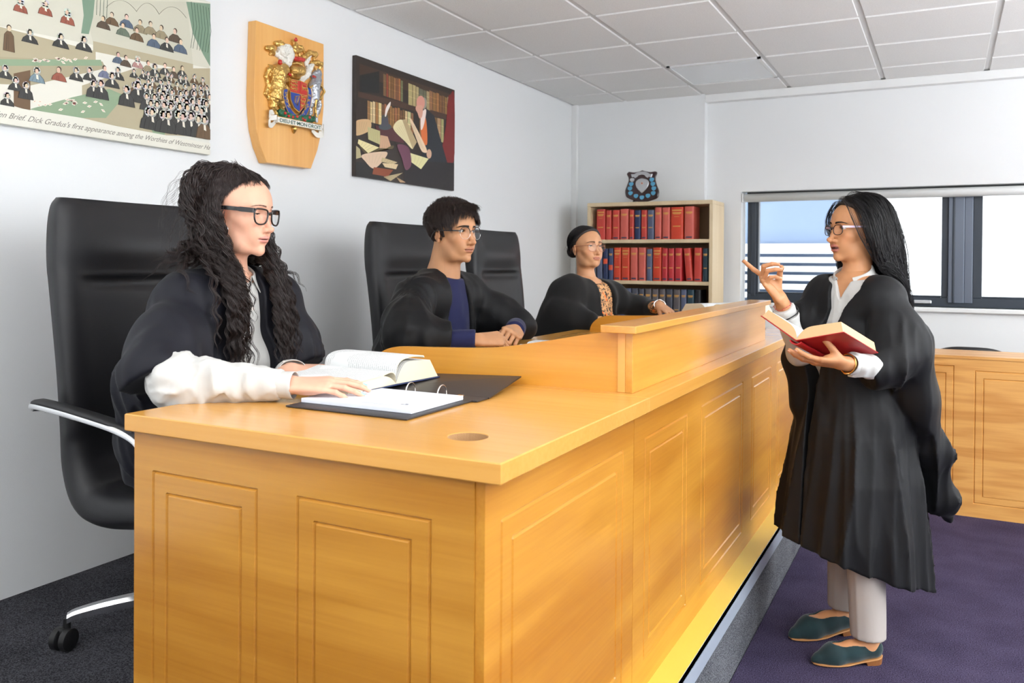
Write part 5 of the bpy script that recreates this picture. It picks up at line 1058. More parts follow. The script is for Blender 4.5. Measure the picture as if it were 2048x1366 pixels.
class Head:
    def __init__(s, O, R, sc=1., skin=(.6, .35, .24), lip=(.5, .18, .16), jaw=0., chin=0., nose=1., noselen=0., noseup=0., lipf=1., open_=0., eye=1., lidlow=0., cheek=0., wid=1., gaze=(1, 0, 0), neck_r=.054, fore=0., male=0, browc=None, browt=.0028, browz=0.):
        s.O = np.array(O, float); s.R = R; s.sc = sc; s.__dict__.update(dict(skin=np.array(skin), lip=np.array(lip), jaw=jaw, chin=chin, nose=nose, noselen=noselen, noseup=noseup, lipf=lipf, open_=open_, eye=eye, lidlow=lidlow, cheek=cheek, wid=wid, gaze=np.array(gaze, float)/np.linalg.norm(gaze), neck_r=neck_r, fore=fore, male=male, browc=None if browc is None else np.array(browc), browt=browt, browz=browz))
    def toL(s, P): return (P-s.O) @ s.R/s.sc
    def toW(s, q): return s.O+(np.asarray(q, float)*s.sc) @ s.R.T
    def skull(s, q):
        """smooth head without features, local coords"""
        q = q*np.array([1, 1/s.wid, 1])
        d = s_ell(q, (-.014, 0, .038), (.092, .073, .080))
        d = smin(d, s_ell(q, (.022, 0, .012), (.068, .0635, .078)), .03)
        d = smin(d, s_ell(q, (.032, 0, -.045), (.054, .050, .055)), .03)
        return d
    def face(s, q):
        q = q.copy(); q[..., 1] = q[..., 1]/s.wid
        a = q.copy(); a[..., 1] = np.abs(a[..., 1])      # symmetric half
        d = s_ell(q, (-.014, 0, .038), (.092, .073, .080))
        d = smin(d, s_ell(q, (.030, 0, .030+s.fore), (.060, .060, .062)), .03)
        d = smin(d, s_ell(q, (.034, 0, -.035), (.050, .0495, .056)), .03)
        # jaw line and chin
        d = smin(d, s_cone(a, (-.004, .0415+s.jaw, -.040), (.036, .0285+s.jaw*.7, -.086), .013+s.jaw*.5, .013), .026)
        d = smin(d, s_cone(a, (.036, .0285+s.jaw*.7, -.086), (.070+s.chin, .0, -.0955), .013, .0165), .018)
        d = smin(d, s_ell(a, (.020, .028, -.070), (.040, .026, .034)), .02)
        # cheek bones, brow
        d = smin(d, s_ell(a, (.054, .040, -.022), (.022, .018+s.cheek, .018)), .018)
        d = smin(d, s_ell(a, (.062, .026, -.048), (.022, .018+s.cheek, .022)), .018)
        d = smin(d, s_cone(a, (.080, .010, .026), (.064, .043, .027), .0095+s.male*.0015, .0085), .012)
        # temples slightly hollow
        # eye sockets
        d = smax(d, -s_ell(a, (.093, .031, .006), (.018, .0165, .0115)), .012)
        # muzzle
        d = smin(d, s_ell(q, (.066, 0, -.062), (.022+s.chin*.2, .030, .026)), .016)
        # eyelids
        lid = _n(a-np.array([.0685, .0310, .006]))-.0140
        d = smin(d, lid, .006)
        # nose
        nt = np.array([.1035+s.noselen, 0, -.036+s.noseup])
        d = smin(d, s_cone(q, (.080, 0, .018), nt+np.array([-.010, 0, .012]), .0062*s.nose, .0070*s.nose), .010)
        d = smin(d, s_ell(q, nt, (.0098*s.nose, .0088*s.nose, .0085*s.nose)), .008)
        d = smin(d, s_ell(a, nt+np.array([-.0125, .0112*s.nose, -.0035]), (.0092, .0060*s.nose, .0072)), .0075)
        d = smin(d, s_cone(q, nt+np.array([-.003, 0, -.006]), (.086, 0, -.047), .0045, .004), .006)
        d = smax(d, -s_ell(a, nt+np.array([-.0095, .0062*s.nose, -.0105]), (.0052, .0027, .0040)), .002)
        # philtrum + lips
        op = s.open_
        zl = -.0640
        up = s_ell(a, (.0865, .0, zl+.0035+op*.35), (.0080*s.lipf, .0220, .0045*s.lipf))
        up = smin(up, s_ell(a, (.0880, .006, zl+.0045+op*.35), (.0072*s.lipf, .010, .0046*s.lipf)), .004)
        lo = s_ell(a, (.0850, .0, zl-.0050-op*.65), (.0085*s.lipf, .0175, .0055*s.lipf))
        cv = .0032*(a[..., 1]/.022)**2
        d = smin(d, up, .0045); d = smin(d, lo, .005)
        slit = s_ell(a, (.096, 0, zl-.0005-op*.15), (.022, .0212, .0011+op*.5))
        d = smax(d, -slit, .0016)
        d = smax(d, -s_ell(a, (.094, .0222, zl-.0005), (.012, .0026, .0016)), .004)
        d = smax(d, -s_ell(q, (.094, 0, zl-.0155-op*.65), (.010, .016, .0035)), .008)
        # eye opening
        ey = s.eye
        if ey > 0:
            zo = .006-s.lidlow
            dz = a[..., 2]-(zo-.0009*((a[..., 1]-.031)/.013)); dy = (a[..., 1]-.0310)/.0145
            hh = .0053*ey*np.sqrt(np.clip(1-dy*dy, 0, 1))
            # almond prism ahead of x=.066
            sl = np.maximum(np.maximum(np.abs(dz)-hh, np.abs(a[..., 1]-.031)-.0145), .068-a[..., 0])
            d = smax(d, -sl, .0008)
        # ears
        e = s.ear(a)
        d = smin(d, e, .004)
        return d
    def ear(s, a):
        c = np.array([-.012, .0700, -.006])
        Re = rotm('Z', math.radians(20)) @ rotm('Y', math.radians(-10))   # flares back
        e = s_ell(a, c, (.0165, .0046, .0270), Re)
        q = (a-c) @ Re
        # rim
        r = np.sqrt((q[..., 0]/.0165)**2+(q[..., 2]/.0275)**2)
        rim = np.sqrt(((r-1)*.019)**2+(q[..., 1]-.0015)**2)-.0034
        rim = np.where(q[..., 2] < -.018, rim+.003, rim)
        e = smin(e, rim, .002)
        e = smax(e, -s_ell(a, c+Re @ np.array([.002, .0065, .002]), (.0105, .0052, .0185), Re), .002)
        e = smin(e, s_cone(a, c+Re @ np.array([-.008, .0025, .012]), c+Re @ np.array([-.004, .002, -.014]), .0024, .003), .002)
        e = smin(e, s_ell(a, c+Re @ np.array([.0035, .0005, -.0265]), (.0078, .0042, .0085), Re), .004)
        e = smin(e, s_ell(a, c+Re @ np.array([.0155, .001, -.006]), (.004, .0035, .006), Re), .003)
        return e
    def fn(s, P):
        return s.face(s.toL(P))*s.sc
    def color(s, v):
        q = s.toL(v); a = np.abs(q[:, 1])/s.wid; x, z = q[:, 0], q[:, 2]
        c = np.repeat(s.skin[None], len(v), 0)
        def mix(w, col): 
            nonlocal c; w = np.clip(w, 0, 1)[:, None]; c = c*(1-w)+np.array(col)*w
        sk = s.skin
        n = vnoise(q, 60., 3)*.5+vnoise(q, 25., 5)*.5
        c = c*(1+.05*n[:, None])
        blush = np.exp(-(((a-.042)/.02)**2+((z+.03)/.02)**2))*(x > .02)
        mix(blush*.30, sk*np.array([1.05, .74, .70]))
        mix(np.exp(-((x-.104)**2+a**2+(z+.038)**2)/.012**2)*.35, sk*np.array([1.05, .75, .70]))
        mix(np.exp(-((a-.075)/.012)**2-((x+.012)/.022)**2-((z+.006)/.03)**2)*.30, sk*np.array([1.05, .72, .66]))
        op = s.open_; zl = -.064
        zu = zl+.0035+op*.35; zd = zl-.005-op*.65
        bow = .0016*np.exp(-((a-.006)/.005)**2)-.0010*np.exp(-(a/.003)**2)
        top = zu+.0052*s.lipf*np.sqrt(np.clip(1-(a/.0232)**2, 0, 1))+bow
        bot = zd-.0062*s.lipf*np.sqrt(np.clip(1-(a/.020)**2, 0, 1))
        inside = np.minimum(top-z, z-bot)
        lipm = np.clip(inside/.0014+.35, 0, 1)*(x > .066)*(a < .0228)
        mix(lipm*.85, s.lip)
        mix(((np.abs(z-(zl-.0005-op*.15)) < .0013+op*.5) & (x < .0895) & (x > .06) & (a < .0212))*.75, s.lip*.35)
        if s.browc is not None:
            t_ = np.clip((a-.012)/.037, 0, 1); zb = .0235+.004*np.sin(t_*PI*.75)-.0042*t_**3+s.browz
            bw = np.exp(-((z-zb)/(s.browt*(1-.6*t_)))**2)*(x > .03)*np.clip((a-.009)/.004, 0, 1)*np.clip((.051-a)/.004, 0, 1)
            mix(bw*.80, s.browc)
        # eyelid tone
        el = np.exp(-(((a-.031)/.015)**2+((z-.010)/.008)**2))*(x > .06)
        mix(el*.30, sk*np.array([.72, .58, .56]))
        ub = np.exp(-(((a-.030)/.014)**2+((z+.008)/.006)**2))*(x > .05); mix(ub*.20, sk*np.array([.8, .66, .66]))
        if s.male:
            bd = np.clip((-.030-z)/.02, 0, 1)*(x > .0)*np.clip((a+.09-z*0)/.1, 0, 1)*(1-lipm)
            mix(bd*.22, sk*np.array([.62, .62, .66]))
        return np.clip(c, 0, 1)
    def eyes(s, parent, iris=(.06, .03, .015)):
        for sy in (1, -1):
            c = s.toW((.0685, .0310*sy*s.wid, .006)); m = MB(); r = .0128*s.sc
            g = s.R @ s.gaze
            ax = np.cross(np.array([0, 0, 1.]), g); ax /= np.linalg.norm(ax); up = np.cross(g, ax)
            B = np.stack([ax, up, g], 1)
            n, mm = 28, 26; vs = []; cs = []
            for i in range(mm+1):
                th = PI*i/mm
                for j in range(n):
                    ph = 2*PI*j/n; k = np.array([math.sin(th)*math.cos(ph), math.sin(th)*math.sin(ph), math.cos(th)])
                    rr = r*(1+.035*max(0, 1-th/.42))
                    vs.append(c+B @ k*rr)
                    cs.append((.005, .004, .004) if th < .20 else (iris if th < .50 else (.66, .60, .56)))
            P = np.array(vs).reshape(mm+1, n, 3)
            k0 = len(m.v); m.grid(P, closed_v=True); m.c = cs
            o = m.build('eye', M_eye, parent, True, usecol=True)
        return
    def surf(s, y, z, x0=.13):
        """front surface x at local y,z"""
        y = np.atleast_1d(y).astype(float); z = np.atleast_1d(z).astype(float)
        x = np.full_like(y, x0)
        for _ in range(40):
            d = s.face(np.stack([x, y, z], -1)); x = x-np.clip(d, -.004, .01)*.8
        return x
    def lashes(s, parent, low=False):
        m = MB(); ey = max(s.eye, .08)
        for sy in (1, -1):
            pts = []
            for t in np.linspace(-1, 1, 14):
                y = .031+.0142*t; zo = .006-s.lidlow
                z = zo+.0053*ey*math.sqrt(max(0, 1-t*t))-.0009*t
                dx = .0141**2-(y-.031)**2-(z-.006)**2
                x = .0685+math.sqrt(max(dx, 1e-6))
                pts.append(s.toW((x+.0003, y*sy*s.wid, z)))
            m.tube(pts, [.0004+.0009*(1-abs(t)) for t in np.linspace(-1, 1, 14)], 5)
            for i in range(2, 14):
                b = np.array(pts[i]); out = s.R @ np.array([.0030, sy*(.0030*(i/13-.3)), -.0014 if s.eye < .45 else .0012])*s.sc
                m.tube([b, b+out*.6, b+out+s.R @ np.array([0, 0, .001])], [.00026, .0002, .0001], 3)
        m.build('eyelashes', M_lash, parent)
    def brows(s, parent, mat, thick=.0042, z0=.0235, arch=.004, n=150, y0=.012, y1=.049, seed=1, r=.00035):
        R_ = random.Random(seed); m = MB()
        T = np.array([R_.random() for _ in range(n)]); W_ = np.array([R_.uniform(-1, 1) for _ in range(n)])
        for sy in (1, -1):
            y = y0+(y1-y0)*T; z = z0+arch*np.sin(T*PI*.75)-.0035*T**3*1.2+W_*thick*.5*(1-.65*T)
            x = s.surf(y*sy*s.wid, z)
            L_ = .0055
            y2 = y+L_*.85*(.4+T*.6); z2 = z+L_*(.55-.8*T)-W_*.001; x2 = s.surf(y2*sy*s.wid, z2)
            for i in range(n):
                a = s.toW((x[i]+.0001, y[i]*sy*s.wid, z[i])); b = s.toW((x2[i]+.0007, y2[i]*sy*s.wid, z2[i]))
                mid = (a+b)/2+s.R[:, 0]*.0006
                m.tube([a, mid, b], [r, r*.9, r*.3], 3, cap=False)
        m.build('eyebrows', mat, parent, fixn=False)

M_eye = attr_mat('eye_surface', .08, coat=.6)
M_lash = plain('lash_black', (.012, .009, .008, 1), .6)
M_skin = attr_mat('skin', .47, sss=.10, bump=.12, bscale=900, spec=.4)
M_lens = None

def hair_mat(name, col, rough=.38):
    m, nt, b = new_mat(name); L = nt.links.new
    b.inputs['Base Color'].default_value = col; b.inputs['Roughness'].default_value = rough
    b.inputs['Specular IOR Level'].default_value = .55
    return m

def grad(fn, P, e=.002):
    d0 = fn(P); g = np.stack([fn(P+np.eye(3)[i]*e)-d0 for i in range(3)], -1)/e
    g /= _n(g)[:, None]+1e-9; return d0, g

def grow(fn, P0, D0, steps, step, off, grav=.2, stiff=.8, target=None, lens=None, jit=0., rs=None, pull=0.):
    """lay strands over the solid fn: returns (n, steps+1, 3)"""
    P = P0.copy(); D = D0/(_n(D0)[:, None]+1e-9); out = [P.copy()]
    for k in range(steps):
        t = target(P, k) if target is not None else np.zeros_like(P)
        D = D*stiff+t+np.array([0, 0, -1.])*grav
        if jit: D = D+rs.normal(size=D.shape)*jit
        D /= _n(D)[:, None]+1e-9
        Q = P+D*step
        for _ in range(2):
            d, g = grad(fn, Q)
            o = off(k) if callable(off) else off
            pen = np.clip(o-d, -pull, .02)
            Q = Q+g*pen[:, None]
        D2 = Q-P; l = _n(D2)[:, None]+1e-9; D = D2/l
        P = P+D*step
        out.append(P.copy())
    return np.stack(out, 1)

def strands_obj(name, S, r0, mat, parent, taper=.75, sides=3, root=.35):
    """S (n,k,3) -> one mesh of thin tubes"""
    n, k, _ = S.shape
    T = np.gradient(S, axis=1); T /= _n(T)[..., None]+1e-9
    ref = np.array([.31, .52, .79]); A = np.cross(T, ref); A /= _n(A)[..., None]+1e-9; B = np.cross(T, A)
    t = np.linspace(0, 1, k); R_ = (np.atleast_1d(r0)[:, None]*np.ones((n, 1)))*(1-taper*t**2.5)[None]*np.minimum(1, root+t*6)[None]
    ang = np.arange(sides)*2*PI/sides
    Vv = S[:, :, None, :]+R_[..., None, None]*(A[:, :, None, :]*np.cos(ang)[None, None, :, None]+B[:, :, None, :]*np.sin(ang)[None, None, :, None])
    Vv = Vv.reshape(-1, 3)
    i = np.arange(n)[:, None, None]; j = np.arange(k-1)[None, :, None]; s_ = np.arange(sides)[None, None, :]
    base = (i*k+j)*sides; s2 = (s_+1) % sides
    F = np.stack([base+s_, base+s2, base+sides+s2, base+sides+s_], -1).reshape(-1, 4)
    if parent is not None:
        M = root_matrix(parent).inverted(); Vv = Vv @ np.array(M.to_3x3()).T+np.array(M.translation)
    me = bpy.data.meshes.new(name)
    me.vertices.add(len(Vv)); me.vertices.foreach_set('co', Vv.astype(np.float32).ravel())
    me.loops.add(len(F)*4); me.loops.foreach_set('vertex_index', F.astype(np.int32).ravel())
    me.polygons.add(len(F)); me.polygons.foreach_set('loop_start', np.arange(0, len(F)*4, 4, dtype=np.int32)); me.polygons.foreach_set('loop_total', np.full(len(F), 4, np.int32))
    me.update(calc_edges=True); me.shade_smooth(); me.materials.append(mat)
    o = bpy.data.objects.new(name, me); COL.objects.link(o); o.parent = parent
    return o

# ------------------------------------------------------------------ hands
class Hand:
    """wrist at O; columns of R: along the fingers, towards the thumb side, out of the BACK of the hand"""
    def __init__(s, O, R, sc=1., curls=None, spread=None, thumb=(.5, .3, .3), nails=None, side=1, skin=(.6, .35, .24), fr=1.):
        s.O = np.array(O, float); s.R = R; s.sc = sc; s.skin = np.array(skin)
        s.nailcol = nails
        L_ = [(.044, .026, .020), (.048, .030, .021), (.044, .028, .020), (.034, .020, .018)]
        base = [(.092, .026, .002), (.096, .006, .003), (.091, -.014, .001), (.083, -.032, -.003)]
        rad = [(.0092, .0084, .0076, .0066), (.0094, .0086, .0077, .0067), (.0090, .0081, .0073, .0063), (.0080, .0072, .0065, .0056)]
        curls = curls or [(.15, .2, .15)]*4; spread = spread or [.10, .02, -.06, -.14]
        s.ch = []
        for b, l, r, c, sp in zip(base, L_, rad, curls, spread):
            p = np.array(b); a = 0; pts = [p]; yaw = sp
            for k in range(3):
                a += c[k]; d = np.array([math.cos(a)*math.cos(yaw), math.cos(a)*math.sin(yaw), -math.sin(a)])
                p = p+d*l[k]; pts.append(p)
            s.ch.append((pts, [x*fr for x in r]))
        # thumb: leaves the side of the palm near its base. thumb=(out, down, bend)
        o, dn, bd = thumb
        p = np.array([.022, .022, -.006]); d = np.array([math.cos(o)*math.cos(dn), math.sin(o)*math.cos(dn), -math.sin(dn)])
        p1 = p+d*.045
        o2 = o-bd*.55; d2 = np.array([math.cos(o2)*math.cos(dn), math.sin(o2)*math.cos(dn), -math.sin(dn)]); p2 = p1+d2*.034
        o3 = o2-bd; d3 = np.array([math.cos(o3)*math.cos(dn), math.sin(o3)*math.cos(dn), -math.sin(dn)]); p3 = p2+d3*.026
        s.th = ([p, p1, p2, p3], [.0145, .0115, .0098, .0078])
    def toL(s, P): return (P-s.O) @ s.R/s.sc
    def toW(s, q): return s.O+(np.asarray(q, float)*s.sc) @ s.R.T
    def fn(s, P):
        q = s.toL(P)
                # flattened wrist + palm
        qq = q*np.array([1, 1, 1.55])
        d = s_cone(qq, (-.016, 0, 0), (.01, 0, 0), .0245, .0262)
        for (pts, r), k in zip(s.ch, range(4)):
            b = pts[0]*np.array([1, 1, 1.55]); d = smin(d, s_cone(qq, (.012, b[1]*.55, 0), b, .022, .0150), .010)
        d = d*.72
        d = smin(d, s_ell(q, (.045, .020, -.008), (.034, .018, .014)), .008)
        d = smin(d, s_ell(q, (.050, -.022, -.008), (.036, .014, .012)), .008)
        for pts, r in s.ch:
            f = s_cone(q, pts[0]-np.array([.012, 0, 0]), pts[0], r[0]*.95, r[0])
            for k in range(3):
                f = smin(f, s_cone(q, pts[k], pts[k+1], r[k], r[k+1]), .0015)
                # knuckle
                f = smin(f, _n(q-pts[k]-np.array([0, 0, .0012]))-r[k]*1.0, .002)
            d = smin(d, f, .0030)
        pts, r = s.th
        f = None
        for k in range(3):
            e = s_cone(q, pts[k], pts[k+1], r[k], r[k+1]); f = e if f is None else smin(f, e, .002)
        d = smin(d, f, .010)
        return d*s.sc
    def bounds(s, arm=0.):
        P = [s.toW(p) for ch, _ in s.ch+[s.th] for p in ch]+[s.toW((-.05, 0, 0))]
        P = np.array(P); return P.min(0)-.03, P.max(0)+.03
    def color(s, v):
        q = s.toL(v); c = np.repeat(s.skin[None], len(v), 0)
        n = vnoise(q, 80., 9); c = c*(1+.05*n[:, None])
        for pts, r in s.ch+[s.th]:
            for k in (1, 2, 3):
                w = np.exp(-(_n(q-pts[k])/(.011))**2)*.22
                c = c*(1-w[:, None])+s.skin*np.array([1.0, .70, .64])*w[:, None]
        return np.clip(c, 0, 1)
    def nails(s, parent, mats):
        k = 0
        for (pts, r) in s.ch+[s.th]:
            a, b = np.array(pts[2]), np.array(pts[3]); d = (b-a)/np.linalg.norm(b-a)
            if k < 4: side = np.array([0, 1., 0]); 
            else: side = np.array([0, 0, 1.])
            side = side-d*(side@d); side /= np.linalg.norm(side); up = np.cross(d, side)
            if k < 4 and up[2] < 0 and d[0] > 0: up = -up
            if k == 4: up = np.cross(side, d); 
            if k < 4:
                # back of the finger = the side away from the curl
                bk = np.array([0, 0, 1.]); bk = bk-d*(bk@d)
                if np.linalg.norm(bk) < .2: bk = np.array([1., 0, 0])
                if d[0] < 0: bk = -bk if (bk@up) > 0 and False else bk
                cz = np.cross(side, d)
                up = cz if cz @ s._back(pts) > 0 else -cz
            rr = r[3]; m = MB(); G = []
            for i in range(7):
                u = i/6; wd = .82*math.sqrt(max(.12, 1-(2*u-1)**4))
                row = []
                for j in range(7):
                    t = (j/6*2-1)*.95*wd
                    row.append(s.toW(b+d*(-.0065+.013*u)+side*(rr*.92*math.sin(t))+up*(rr*1.02*math.cos(t)+.0006)))
                G.append(row)
            G = np.array(G); G2 = np.array([[s.O+(g-s.O) for g in row] for row in G])-(s.R @ up)*.0009*s.sc
            m.grid(G); m.grid(G2[::-1])
            edge = [G[0, j] for j in range(7)]+[G[i, 6] for i in range(1, 7)]+[G[6, j] for j in range(5, -1, -1)]+[G[i, 0] for i in range(5, 0, -1)]
            edge2 = [p-(s.R @ up)*.0009*s.sc for p in edge]; ne = len(edge)
            m.add(edge+edge2, [(i, (i+1) % ne, ne+(i+1) % ne, ne+i) for i in range(ne)])
            m.build('fingernail', mats[k % len(mats)], parent, True); k += 1
    def _back(s, pts):
        d1 = np.array(pts[1])-np.array(pts[0]); d3 = np.array(pts[3])-np.array(pts[2])
        # rotate the local +z by the total flexion
        a = math.atan2(-d3[2], d3[0]); return np.array([math.sin(a), 0, math.cos(a)])

def build_body(name, parent_unused, fns, mat, label, cat='person', loc=(0, 0, 0)):
    """join several meshed regions of one body into one object"""
    vs, fs, cs = [], [], []; o = 0
    for v, f, c in fns:
        vs.append(v); fs.append(f+o); cs.append(c); o += len(v)
    ob = mesh_obj(name, np.concatenate(vs), np.concatenate(fs), mat, None, True, loc, np.concatenate(cs))
    return ob

def hframe(f, back, left=False):
    f = np.array(f, float); f /= np.linalg.norm(f); b = np.array(back, float); b = b-f*(b@f); b /= np.linalg.norm(b)
    t = np.cross(f, b) if left else np.cross(b, f)
    return np.stack([f, t, b], 1)

# ------------------------------------------------------------------ body + clothes
def torso_fn(T, C, W=.155, D=.105, bust=0., infl=0., sh=None, pel=None, neck=None):
    """T frame (fwd, left, up), C chest centre (world)"""
    C = np.array(C, float); pel = np.array(pel, float)
    mid = (C+pel)/2
    def fn(P):
        d = s_ell(P, C, (D+infl, W+infl, .19+infl), T)
        d = smin(d, s_ell(P, mid, (D*.92+infl, W*.86+infl, .17+infl), T), .06)
        d = smin(d, s_ell(P, pel, (.125+infl, .17+infl, .13+infl), T), .06)
        if bust:
            for sy in (1, -1): d = smin(d, s_ell(P, C+T @ V(D*.70, .066*sy, -.045), (.055+infl, .062+infl, .062+infl), T), .035)
        if sh is not None:
            d = smin(d, s_cone(P, sh[0], sh[1], .056+infl, .056+infl), .05)
            for s_ in sh: d = smin(d, s_cone(P, neck, s_, .045+infl, .040+infl), .05)
        return d
    return fn
def nz(P, f, seed=0):
    return vnoise(P*np.array(f), 1., seed)

def collar_obj(name, c, T, a, b, mat, parent, rise=.030, drop=.036, tip=.05, gap=.35, flare=.012, backup=.022, th=.0022, spread=0.):
    """folded shirt collar around a neck of half-axes a (fwd) and b (side)"""
    n = 60; rows = []
    for i in range(n):
        ph = gap+(2*PI-2*gap)*i/(n-1); cf, sf = math.cos(ph), math.sin(ph)
        fr_ = max(0, 1-min(ph-gap, 2*PI-gap-ph)/.9)      # 1 at the tips
        zb = -backup*cf
        def pt(ra, z): return np.array(c)+T @ V((a+ra)*cf, (b+ra)*sf, z+zb)
        side = 1 if sf > 0 else -1
        dr = drop+(tip-drop)*fr_**2
        row = [pt(0, -.012), pt(0, rise*.5), pt(.001, rise), pt(.0045, rise+.002), pt(.008, rise-.003), pt(.008+flare*.45, rise*.45-dr*.3), pt(.010+flare*(1+fr_*.4), rise-dr)]
        if fr_ > 0: row[-1] = row[-1]+T @ V(.010*fr_**2, side*(.022+spread)*fr_**2, -.004*fr_); row[-2] = row[-2]+T @ V(.005*fr_**2, side*(.010+spread*.5)*fr_**2, 0)
        rows.append(row)
    A = np.array(rows); nrm = np.cross(np.gradient(A, axis=0), np.gradient(A, axis=1)); nrm /= _n(nrm)[..., None]+1e-9
    A = np.stack([catmull(A[i], 16) for i in range(n)]); nrm = np.stack([catmull(nrm[i], 16) for i in range(n)])
    Bk = A+nrm*th
    full = np.concatenate([A, Bk[:, ::-1]], 1)
    m = MB(); m.grid(full, closed_v=True); k = full.shape[1]
    m.add([tuple(p) for p in full[0]], [tuple(range(k))]); m.add([tuple(p) for p in full[-1]], [tuple(range(k))])
    return m.build(name, mat, parent, True)

def cuff_obj(name, w, f, r, L_, mat, parent, gapdir=None, th=.0025, rr=1.12):
    """shirt cuff: a short open tube ending at the wrist w, hand direction f"""
    f = np.array(f, float); f /= np.linalg.norm(f); up = V(0, 0, 1) if abs(f[2]) < .9 else V(1, 0, 0)
    a = np.cross(up, f); a /= np.linalg.norm(a); b = np.cross(f, a); w = np.array(w, float)
    G = []
    prof = [(-L_, r*1.04), (-L_*.6, r*1.06), (-L_*.1, r*rr), (0, r*rr), (.0015, r*rr-th*.5), (0, r*rr-th), (-L_*.3, r*rr-th*1.2), (-L_*.7, r-th)]
    for x, rad in prof:
        G.append([w+f*x+(a*math.cos(t)+b*math.sin(t)*.86)*rad*(1+.03*math.sin(3*t+x*30)) for t in np.linspace(0, 2*PI, 40, endpoint=False)])
    m = MB(); m.grid(np.array(G), closed_v=True); return m.build(name, mat, parent, True)

def glasses(H, parent, shape, rim, temple, rr=.0012, tr=.0016, halfbottom=None, lens=True, x0=.0985, zc=.000, yc=.0325, tz=.010, thick=1., label=None, pads=True, drop=0.):
    t = thing('glasses', tuple(H.toW((.09, 0, 0))), label[0], label[1]) if False else None
    hold = bpy.data.objects.new('glasses', None); COL.objects.link(hold); hold.parent = parent
    hold.location = (0, 0, 0)
    for sy in (1, -1):
        def P3(y, z):
            x = x0-.0085*(abs(y+yc)/.06)**2-.06*0; x = x-.10*(-min(0, z))*.35
            return H.toW((x, sy*(y+yc), z+zc))
        C_ = [(a, b) for a, b in shape]
        pts = [P3(a, b) for a, b in C_]
        pc = catmull(np.array(pts+[pts[0], pts[1]]), 15*0+70)
        k = len(C_); cl = catmull(np.array([pts[-1]]+pts+[pts[0], pts[1]]), 10*(k+2)+1)[10:-10]
        cl = list(cl)
        m = MB(); 
        if halfbottom:
            for seg, r_, mt in ((0, rr*1.5, rim), (1, rr*.6, halfbottom)):
                z0_ = np.array([H.toL(p)[2] for p in cl]); sel = [p for p, z in zip(cl, z0_) if (z > zc-.001) == (seg == 0)]
                zz_ = [z > zc-.001 for z in z0_]; 
                n_ = len(cl); st = next(i for i in range(n_) if zz_[i] == (seg == 0) and zz_[i-1] != (seg == 0))
                sel = []; i = st
                while zz_[i % n_] == (seg == 0) and len(sel) < n_: sel.append(cl[i % n_]); i += 1
                MB().tube(sel, r_, 8).build('rim' if seg == 0 else 'lower_rim', mt, hold, True)
        else:
            m.tube(cl, rr, 8, cap=False); m.build('rim', rim, hold, True)
        if lens:
            c = np.mean(cl, 0); m = MB(); n_ = len(cl)-1
            fw = H.R[:, 0]*.0007
            vs = [c+fw]+[p+fw*.5 for p in cl[:-1]]+[c-fw]+[p-fw*.5 for p in cl[:-1]]
            m.add(vs, [(0, 1+i, 1+(i+1) % n_) for i in range(n_)]+[(n_+1, n_+2+(i+1) % n_, n_+2+i) for i in range(n_)]+[(1+i, n_+2+i, n_+2+(i+1) % n_, 1+(i+1) % n_) for i in range(n_)])
            m.build('lens', M_glassl, hold)
        ymax = max(a for a, b in C_)
        hx = H.toL(P3(ymax, tz-zc))[0]
        g = MB(); tp = catmull([(hx, sy*(yc+ymax), tz), (hx-.008, sy*(yc+ymax+.006), tz), (.05, sy*.0735*H.wid, tz+.001), (.01, sy*.0765*H.wid, tz+.002), (-.012, sy*.0775*H.wid, tz), (-.03, sy*.078*H.wid, tz-.012), (-.040, sy*.076*H.wid, tz-.03)], 30)
        G = []
        for i, q in enumerate(tp):
            h = tr*(1.6 if i < 10 else 1.3)*thick; w_ = tr*.6
            G.append([H.toW(q+V(0, w_*u, h*v)) for u, v in ((-1, -1), (1, -1), (1, 1), (-1, 1))])
        g.grid(np.array(G), closed_v=True); g.add(G[0], [(0, 1, 2, 3)]); g.add(G[-1], [(0, 1, 2, 3)])
        g.build('temple', temple, hold)
    ymin = min(a for a, b in shape); zi = .006
    a = (x0-.001, (yc+ymin), zc+zi)
    MB().tube(catmull([H.toW(a), H.toW((x0+.002, 0, zc+zi+.004)), H.toW((a[0], -a[1], a[2]))], 10), rr*1.1, 6).build('bridge', rim, hold, True)
    return hold
def ell_shape(a, b, n=16, sq=1., top=0.):
    o = []
    for i in range(n):
        t = 2*PI*i/n; c, s = math.cos(t), math.sin(t)
        o.append((a*math.copysign(abs(c)**sq, c), b*math.copysign(abs(s)**sq, s)+top*(1-abs(c))*0))
    return o
# ================================================================== THE PEOPLE
SK1 = srgb(224, 172, 146)[:3]; SK2 = srgb(198, 146, 106)[:3]; SK3 = srgb(206, 152, 112)[:3]; SK4 = srgb(196, 140, 98)[:3]
M_robe = plain('black_robe_cloth', srgb(11, 12, 15), .60, bump=.12, bscale=1400, spec=.3, sheen=.04)
M_navyrobe = plain('navy_black_robe_cloth', srgb(15, 16, 26), .60, bump=.12, bscale=1400, spec=.3, sheen=.04)
M_shirt = plain('white_shirt_cloth', srgb(196, 195, 192), .8, bump=.2, bscale=1100)
M_sweat = plain('navy_jumper', srgb(20, 26, 72), .85, bump=.3, bscale=1200, sheen=.1)
M_dktr = plain('dark_trousers', srgb(26, 27, 32), .8)
M_cardi = plain('black_cardigan', srgb(10, 10, 11), .9, bump=.4, bscale=900, sheen=.1)
M_ltr = plain('light_grey_trousers', srgb(168, 160, 154), .75, bump=.15, bscale=1400)
HB = hair_mat('dark_brown_hair', srgb(46, 34, 32), .36); HK = hair_mat('black_hair', srgb(26, 23, 25), .33); HM = hair_mat('brown_black_hair', srgb(58, 45, 41), .36)
